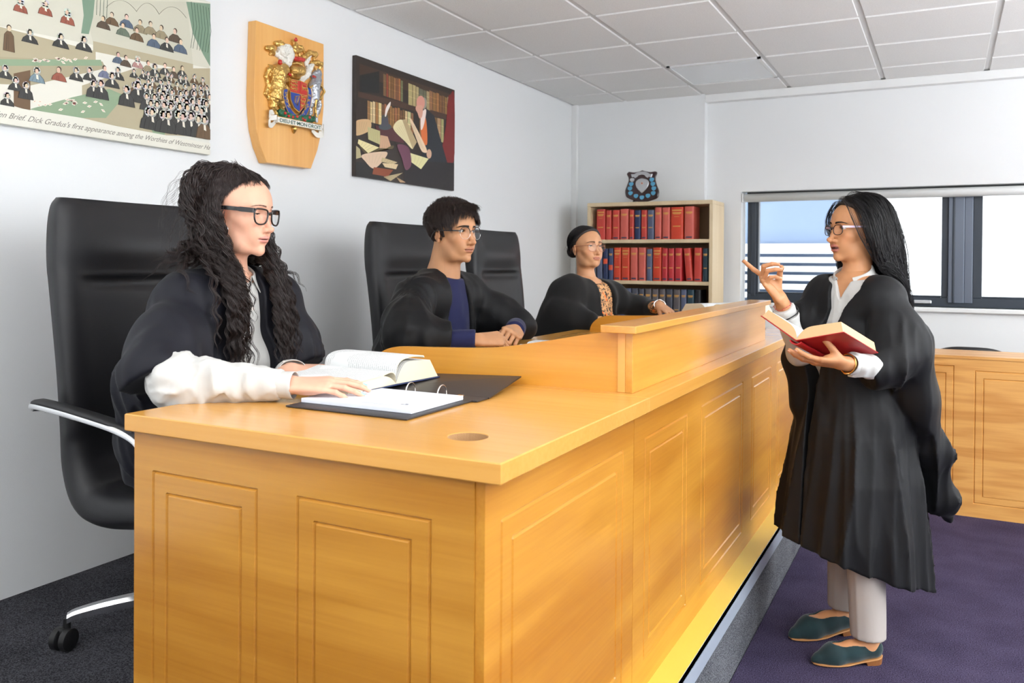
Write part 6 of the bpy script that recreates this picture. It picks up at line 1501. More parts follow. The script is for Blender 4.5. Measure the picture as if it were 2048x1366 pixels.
HCAP = plain('hair_base', srgb(34, 26, 25), .55); HLASH = plain('brow_brown', srgb(66, 46, 38), .7); HBRK = plain('brow_black', srgb(30, 24, 22), .7)
M_nb = plain('mint_nail_varnish', srgb(150, 214, 214), .2, coat=.5); M_np = plain('pink_nail_varnish', srgb(236, 200, 206), .2, coat=.5); M_nn = plain('bare_nail', srgb(226, 176, 150), .3, coat=.3)
M_goldj = plain('gold', srgb(222, 170, 96), .25, metal=.9); M_silj = plain('silver', (.85, .85, .85, 1), .2, metal=1.)

def cull(fn, lo, hi, h=.006, sm=1, slack=1.8):
    v, f = mesh_sdf(fn, lo, hi, h, slack=slack); return (relax(v, f, sm) if sm else v), f

def seat_body(H, T, C, pel, sh, neck, el, wr, hands, skin, label, bust=.0, W=.145, D=.10, hr=.125, knee=None, foot=None):
    """body under the clothes: one mesh"""
    tf = torso_fn(T, C, W, D, bust, 0, sh, pel, neck)
    nb = np.array(neck, float)
    def neckf(P):
        q = H.toL(P); return H.fn(P), s_cone(P, H.toW((-.020, 0, -.045)), nb+T @ V(.0, 0, .01), H.neck_r*H.sc, H.neck_r*H.sc*1.08)
    def headfn(P):
        a, b = neckf(P); d = smin(a, b, .022)
        return smin(d, s_cone(P, nb, nb-V(0, 0, .04), H.neck_r*1.1, H.neck_r*1.25), .03)
    def body(P):
        d = tf(P)
        for s_, e, w in zip(sh, el, wr): d = smin(d, s_path(P, [s_, e, w], [.044, .036, .024], .02), .02)
        for sy in (0, 1):
            hp = np.array(pel)+T @ V(.02, (.09 if sy else -.09), -.03)
            d = smin(d, s_path(P, [hp, knee[sy], foot[sy]], [.080, .056, .038], .02), .03)
            d = smin(d, s_cone(P, foot[sy], np.array(foot[sy])+T @ V(.14, 0, -.035), .036, .026), .02)
        return d
    regs = []
    lo = H.toW((0, 0, 0))-.16; hi = H.toW((0, 0, 0))+.16; lo[2] = nb[2]-.02
    v, f = cull(headfn, lo, hi, .0021*H.sc, 1); regs.append((v, f, H.color(v)))
    allp = np.array([C, pel]+list(sh)+list(el)+list(wr)+list(knee)+list(foot))
    v, f = cull(body, allp.min(0)-.22, allp.max(0)+.22, .010, 1); regs.append((v, f, np.repeat(np.array(skin)[None], len(v), 0)))
    for hd, e, w in zip(hands, el, wr):
        if hd is None: continue
        def hf(P, hd=hd, e=e, w=w):
            f_ = np.array(w, float)-np.array(e, float); f_ /= np.linalg.norm(f_)
            return smin(hd.fn(P), s_cone(P, np.array(w)-f_*.075, np.array(w), .0255*hd.sc, .0235*hd.sc), .012)
        lo, hi = hd.bounds(); v, f = cull(hf, lo-.03, hi+.03, .0017, 1); regs.append((v, f, hd.color(v)))
    loc = tuple(np.array(pel)*[1, 1, 0]+V(0, 0, foot[0][2]-.03))
    o = build_body('person', None, regs, M_skin, label, loc=loc)
    tag(o, label, 'person')
    return o

def arms_cloth(el, wr, sh, r0, r1, r2, inf=0., k=.03):
    def fn(P):
        d = None
        for s_, e, w in zip(sh, el, wr):
            x = s_path(P, [s_, e, w], [r0, r1, r2], k); d = x if d is None else np.minimum(d, x)
        return d
    return fn
def vfold(P, C, T, amp, n=7, seed=0, zs=2.2):
    """hanging folds around a vertical axis"""
    q = (P-C) @ T; th = np.arctan2(q[..., 1], q[..., 0])
    w = vnoise(np.stack([q[..., 0]*6, q[..., 1]*6, q[..., 2]*zs], -1), 1., seed)
    r = np.sin(th*n+w*3.0+seed); r = 1-2*np.abs(r)**.8      # sharp crests, wide valleys
    return amp*(r*.55+w*.5)

def scalp(H, n, rs, keep):
    """random points on the skull where keep(q) is true, with outward normals (world)"""
    out = []
    tot = 0
    while tot < n:
        u = rs.normal(size=(n*3, 3)); u /= _n(u)[:, None]
        q = V(-.014, 0, .03)+u*.05
        for _ in range(14):
            d = H.skull(q); q = q-u*(d[:, None])*.9
        m = keep(q); q = q[m]; out.append(q); tot += len(q)
        if len(q) == 0: raise ValueError('scalp')
    q = np.concatenate(out)[:n]
    e = .002; g = np.stack([H.skull(q+np.eye(3)[i]*e)-H.skull(q-np.eye(3)[i]*e) for i in range(3)], -1); g /= _n(g)[:, None]
    return q, g
def cap_obj(H, parent, keepd, off, mat, name='hair'):
    """hair mass: skull offset clipped by keepd(q) (<0 where hair)"""
    def fn(P):
        q = H.toL(P); o = off(q) if callable(off) else off
        return smax(H.skull(q)-o, keepd(q), .006)*H.sc
    o = H.toW((0, 0, .03))
    return sdf_obj(name, fn, o-.15, o+.15, .003, mat, parent, sm=2)

def hair_locks(fn, P0, D0, steps, step, off, grav, stiff, parent, mat, kids=8, crad=.006, amp=0., lam=.05, seed=1, r0=.0009, tgt=None, jit=.02, taper=.7, name='hair', tip=.35, fine=.0008, pull=0.):
    """guide strands laid over fn, each carrying a clump of children"""
    rs = np.random.RandomState(seed); n = len(P0)
    S = grow(fn, P0, D0, steps, step, off, grav, stiff, jit=jit, rs=rs, target=tgt, pull=pull)
    s_ = np.arange(steps+1)[None]*step
    Tn = np.gradient(S, axis=1); Tn /= _n(Tn)[..., None]+1e-9
    A_ = np.cross(Tn, V(.3, .5, .1)); A_ /= _n(A_)[..., None]+1e-9; B_ = np.cross(Tn, A_)
    if amp:
        ph = rs.rand(n, 1)*6.28; lm = lam*(.8+.4*rs.rand(n, 1)); am = amp*(.6+.8*rs.rand(n, 1))*np.minimum(1, s_/.07)
        w = 2*PI*s_/lm+ph
        S = S+A_*(am*np.sin(w))[..., None]+B_*(am*.8*np.cos(w))[..., None]
    S = np.repeat(S, kids, 0); A_ = np.repeat(A_, kids, 0); B_ = np.repeat(B_, kids, 0); m = len(S)
    a = rs.rand(m, 1)*6.28; r = crad*np.sqrt(rs.rand(m, 1)); prof = 1-(1-tip)*(s_/s_.max())**1.2
    wob = fine*np.sin(s_*2*PI/(.03+.03*rs.rand(m, 1))+rs.rand(m, 1)*6.28)
    S = S+A_*(np.cos(a)*r*prof+wob)[..., None]+B_*(np.sin(a)*r*prof+wob*.5)[..., None]
    ln = .80+.2*rs.rand(m)      # uneven ends
    k = S.shape[1]; t = np.linspace(0, 1, k)[None]*ln[:, None]*(k-1); i = np.minimum(np.floor(t).astype(int), k-2); u = (t-i)[..., None]
    ar = np.arange(m)[:, None]; S = S[ar, i]*(1-u)+S[ar, i+1]*u
    return strands_obj(name, S, r0*(.75+.5*rs.rand(m)), mat, parent, taper=taper)
def push_out(H, q, lim):
    for _ in range(3):
        d = H.skull(q); e = .002; g = np.stack([H.skull(q+np.eye(3)[i]*e)-d for i in range(3)], -1); g /= _n(g)[:, None]+1e-9
        q = q+g*np.maximum(lim-d, 0)[:, None]
    return q
# ------------------------------------------------------------------ 1: the woman with long curly hair, nearest the camera
def woman_curly():
    T = frame((1, -.05, 0)); C = V(-1.80, 1.70, 1.10); pel = V(-1.86, 1.70, .80)
    nk = V(-1.770, 1.695, 1.275)
    sh = [V(-1.770, 1.865, 1.210), V(-1.745, 1.535, 1.215)]
    el = [V(-1.70, 1.86, .99), V(-1.585, 1.352, 1.050)]; wr = [V(-1.545, 1.700, 1.040), V(-1.335, 1.467, 1.047)]
    H = Head((-1.712, 1.678, 1.458), frame((.985, .20, 0), pitch=.07), sc=.98, skin=SK1, lip=srgb(214, 146, 138)[:3], eye=.22, lidlow=.0022, jaw=-.002, nose=1.0, noselen=.001, chin=.001, neck_r=.047, fore=.0, browc=srgb(110, 78, 62)[:3], browt=.0018, browz=.001)
    hl = Hand(wr[0], hframe((.74, .66, .03), (.1, -.1, 1), True), .90, curls=[(.10, .35, .25), (.05, .30, .25), (.10, .40, .3), (.15, .45, .3)], spread=[.05, .0, -.06, -.14], thumb=(.55, .2, .2), skin=SK1, fr=.92)
    hr = Hand(wr[1], hframe((.842, .535, .02), (-.12, -.28, 1)), .93, curls=[(.10, .18, .16), (.12, .18, .14), (.16, .20, .14), (.22, .26, .18)], spread=[.07, .01, -.05, -.13], thumb=(.42, .22, .2), skin=SK1, fr=.95)
    knee = [V(-1.40, 1.86, .72), V(-1.40, 1.56, .72)]; foot = [V(-1.45, 1.86, .33), V(-1.45, 1.56, .33)]
    P_ = seat_body(H, T, C, pel, sh, nk, el, wr, [hl, hr], SK1, 'woman with long dark curly hair and black-framed glasses, seated reading at the near desk', bust=1, knee=knee, foot=foot)
    hl.nails(P_, [M_nb, M_np]); hr.nails(P_, [M_nb, M_np, M_nb])
    H.eyes(P_); H.lashes(P_); H.brows(P_, HLASH, thick=.0030, arch=.0035, n=90, z0=.0245)
    # shirt
    ac = arms_cloth(el, wr, [(sh[i]+el[i]*2)/3 for i in (0, 1)], .036, .046, .034)
    tf = torso_fn(T, C, .145, .10, 1, .008, [sh[0]+V(0,-.03,-.02), sh[1]+V(0,.03,-.02)], pel, nk+V(0, 0, -.015))
    def shirt(P):
        d = smin(tf(P), ac(P), .02)
        w = nz(P, (16, 16, 7), 3); w2 = nz(P, (34, 30, 22), 5)
        e, r = el[1], wr[1]; ax = (r-e)/np.linalg.norm(r-e); t = (P-e) @ ax
        mk = np.clip((1.545-P[..., 1])/.04, 0, 1); puff = .016*np.exp(-((t-.03)/.055)**2)*mk+.010*np.exp(-((t-.14)/.05)**2)*mk
        rg = 1-np.abs(nz(P, (30, 34, 12), 21))*2
        wp = nz(P, (12, 12, 12), 77)*.02; Pw = P+wp[..., None]; rg2 = 1-2*np.abs(nz(Pw, (26, 52, 40), 23)); rg3 = 1-2*np.abs(nz(Pw, (60, 40, 26), 29)); near = mk*np.clip(1.25-t/.24, .15, 1)
        d = d-(.0042*rg2+.0035*rg3)*near
        d = d-.003*w-.002*w2-puff*.55-(.005*np.sin(t*62+w*5+(P[..., 2]-1.05)*40)+.0045*rg)*mk*np.exp(-((t-.10)/.11)**2)-.002*rg
        # cut short of the hands and below the collar
        for a, b in zip(el, wr):
            x = (b-a)/np.linalg.norm(b-a); d = smax(d, (P-(b-x*.018)) @ x-(0 if True else 0)+ (np.clip(_n(P-b)-.12, 0, 1)*-9), .003)
        d = smax(d, (P-(nk+V(0, 0, .012))) @ V(.25, 0, 1), .004)
        q = (P-C) @ T
        # button placket
        d = d-.0018*((np.abs(q[..., 1]-.0) < .014) & (q[..., 0] > 0))
        # desk keeps the sleeve up
        d = smax(d, (DZ+.0015)-P[..., 2], .002) if False else d
        return d
    lo, hi = V(-2.05, 1.25, .66), V(-1.28, 1.98, 1.30)
    sdf_obj('shirt', shirt, lo, hi, .0045, M_shirt, P_, sm=1, slack=2.6)
    cuff_obj('cuff', wr[1]+V(.008, .005, 0), wr[1]-el[1], .033, .07, M_shirt, P_); cuff_obj('cuff', wr[0]+V(.008, 0, 0), wr[0]-el[0], .032, .06, M_shirt, P_)
    collar_obj('collar', nk+V(.010, 0, .014), T @ rotm('Y', .10), .058, .060, M_shirt, P_, rise=.024, drop=.042, tip=.066, gap=.42, spread=.004)
    mm = MB()
    for z in (1.20, 1.13, 1.06, .99):
        x = -1.5
        for _ in range(60):
            d = shirt(np.array([[x, C[1]+.004, z]]))[0]; x -= max(.0005, d*.8)
            if d < .0005: break
        mm.tube([(x+.0005, C[1]+.004, z), (x+.003, C[1]+.004, z)], .0055, 14)
    mm.build('button', plain('shell_button', srgb(214, 206, 198), .3), P_)
    # trousers
    def tr(P):
        d = s_ell(P, pel, (.145, .185, .13), T)
        for i in (0, 1):
            hp = pel+T @ V(.02, (.09 if i == 0 else -.09), -.03)
            d = smin(d, s_path(P, [hp, knee[i], foot[i]+V(0, 0, .03)], [.095, .070, .055], .02), .03)
        return d+.003*nz(P, (20, 20, 8), 4)
    sdf_obj('trousers', tr, V(-2.1, 1.4, .30), V(-1.25, 2.0, .98), .010, M_dktr, P_, slack=2.2)
    for i in (0, 1):
        def shoe(P, i=i): return smax(s_cone(P, foot[i]+V(-.02, 0, -.03), foot[i]+V(.15, 0, -.045), .040, .032), (PZ+.002)-P[..., 2], .004)
        sdf_obj('shoe', shoe, foot[i]-.13, foot[i]+.22, .006, M_black, P_)
    # robe: wide sleeves to the elbow, open at the front
    tf2 = torso_fn(T, C+V(-.005, 0, 0), .148, .103, 1, .027, sh, pel, nk+V(0, 0, -.03))
    def robe(P):
        q = (P-C) @ T
        d = tf2(P)
        # yoke over the shoulders
        d = smin(d, s_cone(P, sh[0]+V(0, .0, -.004), sh[1]+V(0, -.0, -.004), .069, .069), .04)
        # near sleeve (her right): falls over the upper arm and hangs behind the elbow
        s1 = s_path(P, [sh[1]+V(-.01, -.005, -.012), V(-1.69, 1.44, 1.125), V(-1.635, 1.375, 1.065)], [.066, .084, .088], .05)
        s1 = smin(s1, s_path(P, [sh[1]+V(-.05, .0, -.03), V(-1.80, 1.475, 1.02), V(-1.84, 1.51, .86), V(-1.86, 1.52, .78)], [.058, .078, .075, .060], .05), .05)
        s2 = s_path(P, [sh[0]+V(-.01, .01, -.005), V(-1.73, 1.90, 1.09), V(-1.70, 1.90, .99)], [.066, .082, .09], .05)
        s2 = smin(s2, s_path(P, [sh[0]+V(-.04, .02, -.03), V(-1.84, 1.93, .85), V(-1.84, 1.90, .70)], [.07, .085, .075], .05), .04)
        d = smin(d, smin(s1, s2, .02), .03)
        w = vfold(P, V(-1.80, 1.47, 1), T, .010, 6, 2); w2 = nz(P, (22, 22, 4), 8); w3 = nz(P, (9, 9, 3), 11)
        lowz = np.clip((1.20-P[..., 2])/.12, .25, 1); rg = 1-2*np.abs(nz(P, (20, 24, 3.5), 41))
        d = d-w*.7*lowz-.004*w2-.010*rg*lowz-.008*w3*np.clip((1.2-P[..., 2])/.1, 0, 1)
        # sleeve hems
        n1 = V(.50, .02, -.86); n1 /= np.linalg.norm(n1)
        cut = (P-V(-1.600, 1.38, 1.078)) @ n1
        d = smax(d, np.where(P[..., 1] < 1.50, np.where(P[..., 0] > -1.73, cut, -1), -1), .006)
        cut2 = (P-V(-1.635, 1.86, 1.045)) @ n1
        d = smax(d, np.where(P[..., 1] > 1.80, cut2, -1), .006)
        # front opening
        ax = V(-1.72, 1.70, 0); half = .028+.032*np.clip((1.28-P[..., 2])/.30, 0, 1)+.010*np.clip((P[..., 2]-1.20)/.06, 0, 1)
        op = np.maximum(np.abs(q[..., 1]-.004)-half-.002*w2, .035-q[..., 0])
        d = smax(d, -op, .006)
        # neck opening
        d = smax(d, -s_cone(P, nk+V(.01, 0, -.02), nk+V(.01, 0, .12), .060, .085), .010)
        d = smax(d, s_cone(P, nk+V(.0, 0, -.3), nk+V(0, 0, .0), 1, 1)*0-1, 0) if False else d
        return d
    rb = sdf_obj('robe', robe, V(-2.10, 1.18, .50), V(-1.40, 2.10, 1.34), .0055, M_navyrobe, P_, sm=2, slack=2.6)
    # glasses
    wf = [(.0255, .010), (.0265, .004), (.0255, -.006), (.021, -.015), (.012, -.0195), (.001, -.0200), (-.011, -.0175), (-.0185, -.011), (-.0215, -.001), (-.0215, .008), (-.018, .0135), (-.006, .0155), (.010, .0160), (.021, .0150)]
    M_bfr = plain('black_acetate', (.008, .007, .008, 1), .25, coat=.15)
    wf = [(a*1.06, b*1.16) for a, b in wf]
    glasses(H, P_, wf, M_bfr, M_bfr, rr=.0023, tr=.0040, zc=-.001, tz=.0120)
    MB().tube([H.toW((.012+.0*0-.006+.0135*math.cos(a), -.074*.98, -.046+.0135*math.sin(a))) for a in np.linspace(0, 2*PI, 30)], .0011, 6, cap=False).build('hoop_earring', M_silj, P_, True)
    # hair
    rs = np.random.RandomState(4)
    def keepd(q):   # <0 = hair
        z = q[..., 2]; x = q[..., 0]; y = np.abs(q[..., 1])
        front = x-(.003+.064*np.clip((z-.030)/.070, 0, 1.1)-.030*np.clip((.02-z)/.05, 0, 1))
        return np.maximum(front*.8, -(z+.075))
    cap_obj(H, P_, lambda q: keepd(q)+.010, lambda q: .0045+.002*vnoise(q, 30., 2), HCAP, 'hair_base')
    q, g = scalp(H, 2600, rs, lambda q: keepd(q) < -.004)
    side = 1; qf, gf = scalp(H, 2600, rs, lambda q: (keepd(q) < .001) & (keepd(q) > -.022) & (q[..., 2] > .0))
    def hfn(P):
        d = np.minimum(H.skull(H.toL(P))*H.sc, s_cone(P, H.toW((-.02, 0, -.045)), nk, .047, .05))
        d = np.minimum(d, torso_fn(T, C, .150, .105, 1, .034, sh, pel, nk)(P))
        d = np.minimum(d, s_path(P, [sh[1], V(-1.71, 1.42, 1.10)], [.085, .105], .02))
        return np.minimum(d, s_path(P, [sh[0], V(-1.73, 1.90, 1.09)], [.085, .10], .02))
    bun = V(-.022, 0, .122)
    # A: swept up from the hairline to the knot
    m = (q[:, 2] > .005) & (q[:, 0] > -.055)
    qa, ga = np.concatenate([q[m][:1300], qf]), np.concatenate([g[m][:1300], gf])
    A0 = H.toW(qa+ga*.0012); tg = H.toW(bun)
    S = []
    for i in range(len(qa)):
        pass
    k = 16; t = np.linspace(0, 1, k)[None, :, None]
    tgt = tg+rs.normal(size=(len(qa), 3))*.007
    L_ = A0[:, None]*(1-t)+tgt[:, None]*t
    ql = H.toL(L_.reshape(-1, 3)); 
    for _ in range(3):
        d = H.skull(ql); e = .002; gg = np.stack([H.skull(ql+np.eye(3)[i]*e)-d for i in range(3)], -1); gg /= _n(gg)[:, None]
        lim = (.0058+.0035*rs.rand(len(ql)))*np.tile(np.minimum(1, .15+np.arange(k)/5), len(qa)); pen = lim-d; pen = np.where(pen > 0, pen, 0); ql = ql+gg*pen[:, None]
    S1 = H.toW(ql).reshape(len(qa), k, 3); S1[:, 1:-1] = (S1[:, :-2]+S1[:, 2:]+S1[:, 1:-1]*2)/4
    strands_obj('hair', S1, .00055, HB, P_, taper=.2, root=.05)
    # B: the knot on the crown and the long curls
    rb_ = np.random.RandomState(9); n = 120
    th = rb_.rand(n)*2*PI; P0 = H.toW(np.stack([bun[0]+.012*np.cos(th), bun[1]+.012*np.sin(th), bun[2]-.004+.012*rb_.rand(n)], -1))
    ax_ = np.stack([np.cos(th), np.sin(th), .8+0*th], -1)
    def bfn(P): return np.minimum(H.skull(H.toL(P))*H.sc, s_ell(P, H.toW(bun+V(.004, 0, .008)), (.020, .024, .016), H.R))
    hair_locks(bfn, P0, ax_ @ H.R.T, 16, .0065, lambda k: .004+.004*rb_.rand(n), .30, .7, P_, HB, 7, .005, .003, .03, 31, .0010, tip=.8)
    n = 150; th = rb_.rand(n)*2*PI; off1 = .016+.040*rb_.rand(n)
    P0 = H.toW(np.stack([bun[0]-.014+.018*np.cos(th)*rb_.rand(n), .022*np.sin(th), bun[2]-.002+.008*rb_.rand(n)], -1))
    D0 = np.stack([-.9+.35*rb_.rand(n), np.sin(th)*.8-.25, .10+.25*rb_.rand(n)], -1) @ H.R.T; g2 = np.where((D0[:, 1] < -.1)[:, None], V(-1.70, 1.65, 0)[None]+.025*rb_.randn(n, 3), V(-1.82, 1.72, 0)[None]+.025*rb_.randn(n, 3))
    def tga(P, k):
        d = g2-P; d[:, 2] = 0; l = _n(d)[:, None]+1e-6; return d/l*np.clip((l-.04)/.08, 0, 1)*(.20 if k > 12 else 0)
    hair_locks(hfn, P0, D0, 42, .0100, lambda k: off1*min(1, .3+k/14), .22, .84, P_, HB, 13, .0085, .0085, .062, 1, .00085, fine=.0012, tgt=tga)
    # side and back curtains from the lower scalp
    m = (q[:, 2] < .060) & (q[:, 0] < .004); qb, gb = q[m][:330], g[m][:330]; n = len(qb)
    P0 = H.toW(qb+gb*.006); D0 = (gb*np.array([.4, .8, .3])+V(-.30, 0, -.5)) @ H.R.T; of2 = .006+.024*rs.rand(n); g1 = np.where((qb[:, 1] < 0)[:, None], V(-1.68, 1.63, 0)[None]+.02*rs.randn(n, 3), V(-1.80, 1.74, 0)[None]+.02*rs.randn(n, 3))
    def tgb(P, k):
        d = g1-P; d[:, 2] = 0; l = _n(d)[:, None]+1e-6; return d/l*np.clip((l-.02)/.08, 0, 1)*.20
    hair_locks(hfn, P0, D0, 36, .0098, lambda k: of2*min(1, .35+k/16), .24, .83, P_, HB, 11, .0080, .0075, .058, 2, .00085, fine=.0012, tgt=tgb)
    # curls that fall in front of both shoulders
    for sy, nn, sd, gx in ((-1, 62, 5, (-1.640, 1.600, 1.0)), (1, 80, 6, (-1.600, 1.775, 1.02))):
        rr_ = np.random.RandomState(sd)
        a = np.stack([-.045+.050*rr_.rand(nn), sy*(.066+.012*rr_.rand(nn)), -.050+.09*rr_.rand(nn)], -1)
        P0 = H.toW(a); D0 = (np.stack([.05+.25*rr_.rand(nn), sy*.35+.15*rr_.randn(nn), -.7+0*a[:, 0]], -1)) @ H.R.T
        goal = V(*gx); sprd = rr_.normal(size=(nn, 3))*np.array([.016, .030, .0])
        def tg_(P, k, goal=goal):
            d = goal+sprd-P; d[:, 2] *= .15; l = _n(d)[:, None]+1e-6; return d/l*np.clip(l/.10, 0, 1)*.17
        o3 = .006+.022*rr_.rand(nn)
        hair_locks(hfn, P0, D0, 42, .0100, lambda k: o3, .27, .80, P_, HB, 12, .0075, .0070, .060, sd, .0008, tgt=tg_, fine=.0012)
    # flyaways
    rr_ = np.random.RandomState(12); m = np.argwhere((q[:, 0] < -.03) & (q[:, 2] < .09))[:60, 0]; nf = len(m)
    P0 = H.toW(q[m]+g[m]*.01); D0 = (g[m]+V(-.3, 0, .5)) @ H.R.T
    hair_locks(hfn, P0, D0, 26, .008, .030+.030*rr_.rand(nf), .16, .88, P_, HB, 2, .006, .004, .05, 20, .00035)
    return P_
woman_curly()
# ------------------------------------------------------------------ 2: the man in round glasses
def man():
    T = frame((1, -.02, 0)); C = V(-1.845, 2.885, 1.085); pel = V(-1.88, 2.88, .80)
    nk = V(-1.815, 2.885, 1.272)
    sh = [V(-1.815, 3.072, 1.190), V(-1.815, 2.700, 1.190)]
    el = [V(-1.62, 3.16, 1.055), V(-1.765, 2.515, 1.045)]; wr = [V(-1.505, 2.925, 1.065), V(-1.515, 2.640, 1.050)]
    H = Head((-1.766, 2.876, 1.448), frame((.98, -.19, 0), pitch=.0), sc=1.055, skin=SK2, lip=srgb(178, 116, 96)[:3], eye=.85, jaw=.0035, nose=1.12, noselen=.003, chin=.003, neck_r=.056, male=1, browc=srgb(40, 30, 26)[:3], browt=.0040, browz=-.002, gaze=(1, .12, .02), wid=1.0)
    hl = Hand(wr[0], hframe((.30, -.95, -.02), (.45, .15, 1), True), 1.0, curls=[(.85, .9, .5), (.9, 1.0, .5), (.95, 1.0, .6), (1.0, 1.0, .6)], spread=[.06, .0, -.04, -.1], thumb=(.35, .35, .4), skin=SK2, fr=1.06)
    hr = Hand(wr[1], hframe((.60, .80, .04), (.30, -.35, 1)), 1.0, curls=[(.65, 1.0, .6), (.75, 1.1, .6), (.85, 1.1, .6), (.95, 1.1, .6)], spread=[.06, .0, -.04, -.1], thumb=(.45, .25, .4), skin=SK2, fr=1.06)
    knee = [V(-1.42, 3.02, .73), V(-1.42, 2.74, .73)]; foot = [V(-1.46, 3.02, .33), V(-1.46, 2.74, .33)]
    P_ = seat_body(H, T, C, pel, sh, nk, el, wr, [hl, hr], SK2, 'man in round half-rimmed glasses, navy jumper and black gown, seated with clasped hands', W=.160, D=.112, knee=knee, foot=foot)
    hl.nails(P_, [M_nn]); hr.nails(P_, [M_nn])
    H.eyes(P_, iris=(.03, .014, .008)); H.lashes(P_); H.brows(P_, HBRK, thick=.0075, arch=.003, n=330, z0=.0215, r=.0006, seed=3)
    ac = arms_cloth(el, wr, [(el[i]*.6+sh[i]*.4) for i in (0, 1)], .044, .044, .037)
    tf = torso_fn(T, C, .160, .112, 0, .012, sh, pel, nk+V(0, 0, -.010))
    def jumper(P):
        d = smin(tf(P), ac(P), .02); d = d-.004*nz(P, (14, 14, 6), 3)-.0025*nz(P, (30, 30, 16), 6)
        for b, a in zip(wr, el):
            x = (b-a)/np.linalg.norm(b-a); d = smax(d, (P-(b-x*.004)) @ x+(np.clip(_n(P-b)-.10, 0, 1)*-9), .003)
        d = smax(d, (P-(nk+V(0, 0, .016))) @ V(.35, 0, 1), .004)
        return d
    sdf_obj('jumper', jumper, V(-2.1, 2.40, .66), V(-1.44, 3.30, 1.28), .006, M_sweat, P_, slack=2.4)
    # ribbed neckband
    m = MB(); c = nk+V(.008, 0, .008)
    m.tube([c+T @ V(.060*math.cos(a), .063*math.sin(a), -.024*math.cos(a)) for a in np.linspace(0, 2*PI, 60)], .0085, 8, cap=False); m.build('neckband', M_sweat, P_, True)
    def tr(P):
        d = s_ell(P, pel, (.15, .18, .13), T)
        for i in (0, 1):
            hp = pel+T @ V(.02, (.09 if i == 0 else -.09), -.03); d = smin(d, s_path(P, [hp, knee[i], foot[i]+V(0, 0, .03)], [.098, .074, .058], .02), .03)
        return d
    sdf_obj('trousers', tr, V(-2.1, 2.55, .30), V(-1.27, 3.2, .98), .010, M_dktr, P_, slack=2.2)
    for i in (0, 1):
        def shoe(P, i=i): return smax(s_cone(P, foot[i]+V(-.02, 0, -.03), foot[i]+V(.18, 0, -.045), .042, .034), (PZ+.002)-P[..., 2], .004)
        sdf_obj('shoe', shoe, foot[i]-.13, foot[i]+.25, .006, M_black, P_)
    tf2 = torso_fn(T, C, .162, .114, 0, .026, sh, pel, nk+V(-.01, 0, -.025))
    def robe(P):
        q = (P-C) @ T; d = tf2(P)
        d = smin(d, s_cone(P, sh[0]+V(0, .01, .004), sh[1]+V(0, -.01, .004), .064, .064), .05)
        s1 = s_path(P, [sh[1]+V(0, -.01, -.01), V(-1.775, 2.58, 1.105), V(-1.735, 2.545, 1.062), V(-1.61, 2.600, 1.060)], [.068, .086, .086, .058], .05)
        s1 = smin(s1, s_path(P, [sh[1]+V(-.04, -.03, -.05), V(-1.86, 2.62, .98), V(-1.86, 2.64, .78)], [.06, .075, .075], .05), .05)
        s2 = s_path(P, [sh[0]+V(0, .01, -.01), V(-1.73, 3.17, 1.11), V(-1.62, 3.17, 1.06)], [.075, .088, .075], .05)
        s2 = smin(s2, s_path(P, [sh[0]+V(-.03, .03, -.05), V(-1.82, 3.20, .95), V(-1.82, 3.18, .75)], [.07, .085, .08], .05), .04)
        d = smin(d, smin(s1, s2, .02), .035)
        w = vfold(P, V(-1.80, 2.62, 1), T, .010, 7, 4); w2 = nz(P, (24, 24, 5), 18); w3 = nz(P, (18, 10, 18), 13)
        rg = 1-2*np.abs(nz(P, (13, 16, 16), 33))
        d = d-w*.55-.004*w2-.004*w3*(P[..., 2] < 1.15)-.009*rg*(P[..., 2] < 1.12)*np.clip((1.12-P[..., 2])/.04, 0, 1)
        half = .052+.040*np.clip((1.28-P[..., 2])/.22, 0, 1)
        op = np.maximum(np.abs(q[..., 1]+.01)-half-.003*w2, .03-q[..., 0])
        d = smax(d, -op, .006)
        d = smax(d, -s_cone(P, nk+V(.005, 0, -.03), nk+V(.005, 0, .12), .066, .090), .010)
        # desk-side hem of the near sleeve
        n1 = V(.72, .66, -.1); n1 /= np.linalg.norm(n1)
        d = smax(d, np.where(P[..., 1] < 2.72, (P-V(-1.60, 2.590, 1.05)) @ n1, -1), .006)
        return d
    sdf_obj('gown', robe, V(-2.12, 2.38, .60), V(-1.48, 3.36, 1.36), .006, M_robe, P_, sm=2, slack=2.6)
    M_bk = plain('black_frame', (.012, .012, .014, 1), .25, coat=.4)
    glasses(H, P_, ell_shape(.0235, .0225, 16, .9), M_bk, M_bk, rr=.0011, tr=.0015, halfbottom=M_silj, zc=-.002, tz=.006, yc=.0335)
    # short swept hair
    rs = np.random.RandomState(5)
    def keepd(q):
        z = q[..., 2]; x = q[..., 0]; y = np.abs(q[..., 1])
        fr_ = x-(.012+.066*np.clip((z-.020)/.060, 0, 1.12)); ear = np.maximum(x-(-.022+.10*np.clip((z-.008)/.03, 0, 1)), -1)
        burn = np.maximum(np.maximum(np.abs(x-.008)-.008, z-.03), -(z+.018))
        return np.minimum(np.maximum(fr_*.8, np.maximum(np.where(z < .03, ear, -1), -(z+.062+.5*np.clip(x+.05, 0, 1)))), burn)
    cap_obj(H, P_, keepd, lambda q: .005+.012*np.clip((q[..., 2]-.02)/.06, 0, 1)-.004*(q[..., 2] < 0), HCAP, 'hair_base')
    q, g = scalp(H, 2300, rs, lambda q: keepd(q) < -.001)
    def hfn(P): return H.skull(H.toL(P))*H.sc
    P0 = H.toW(q+g*.008)
    # the parting is on his left; hair sweeps forward and to his right
    D = g*.15+np.stack([.55+0*q[:, 0], -.70-0*q[:, 0], .0+0*q[:, 0]], -1)
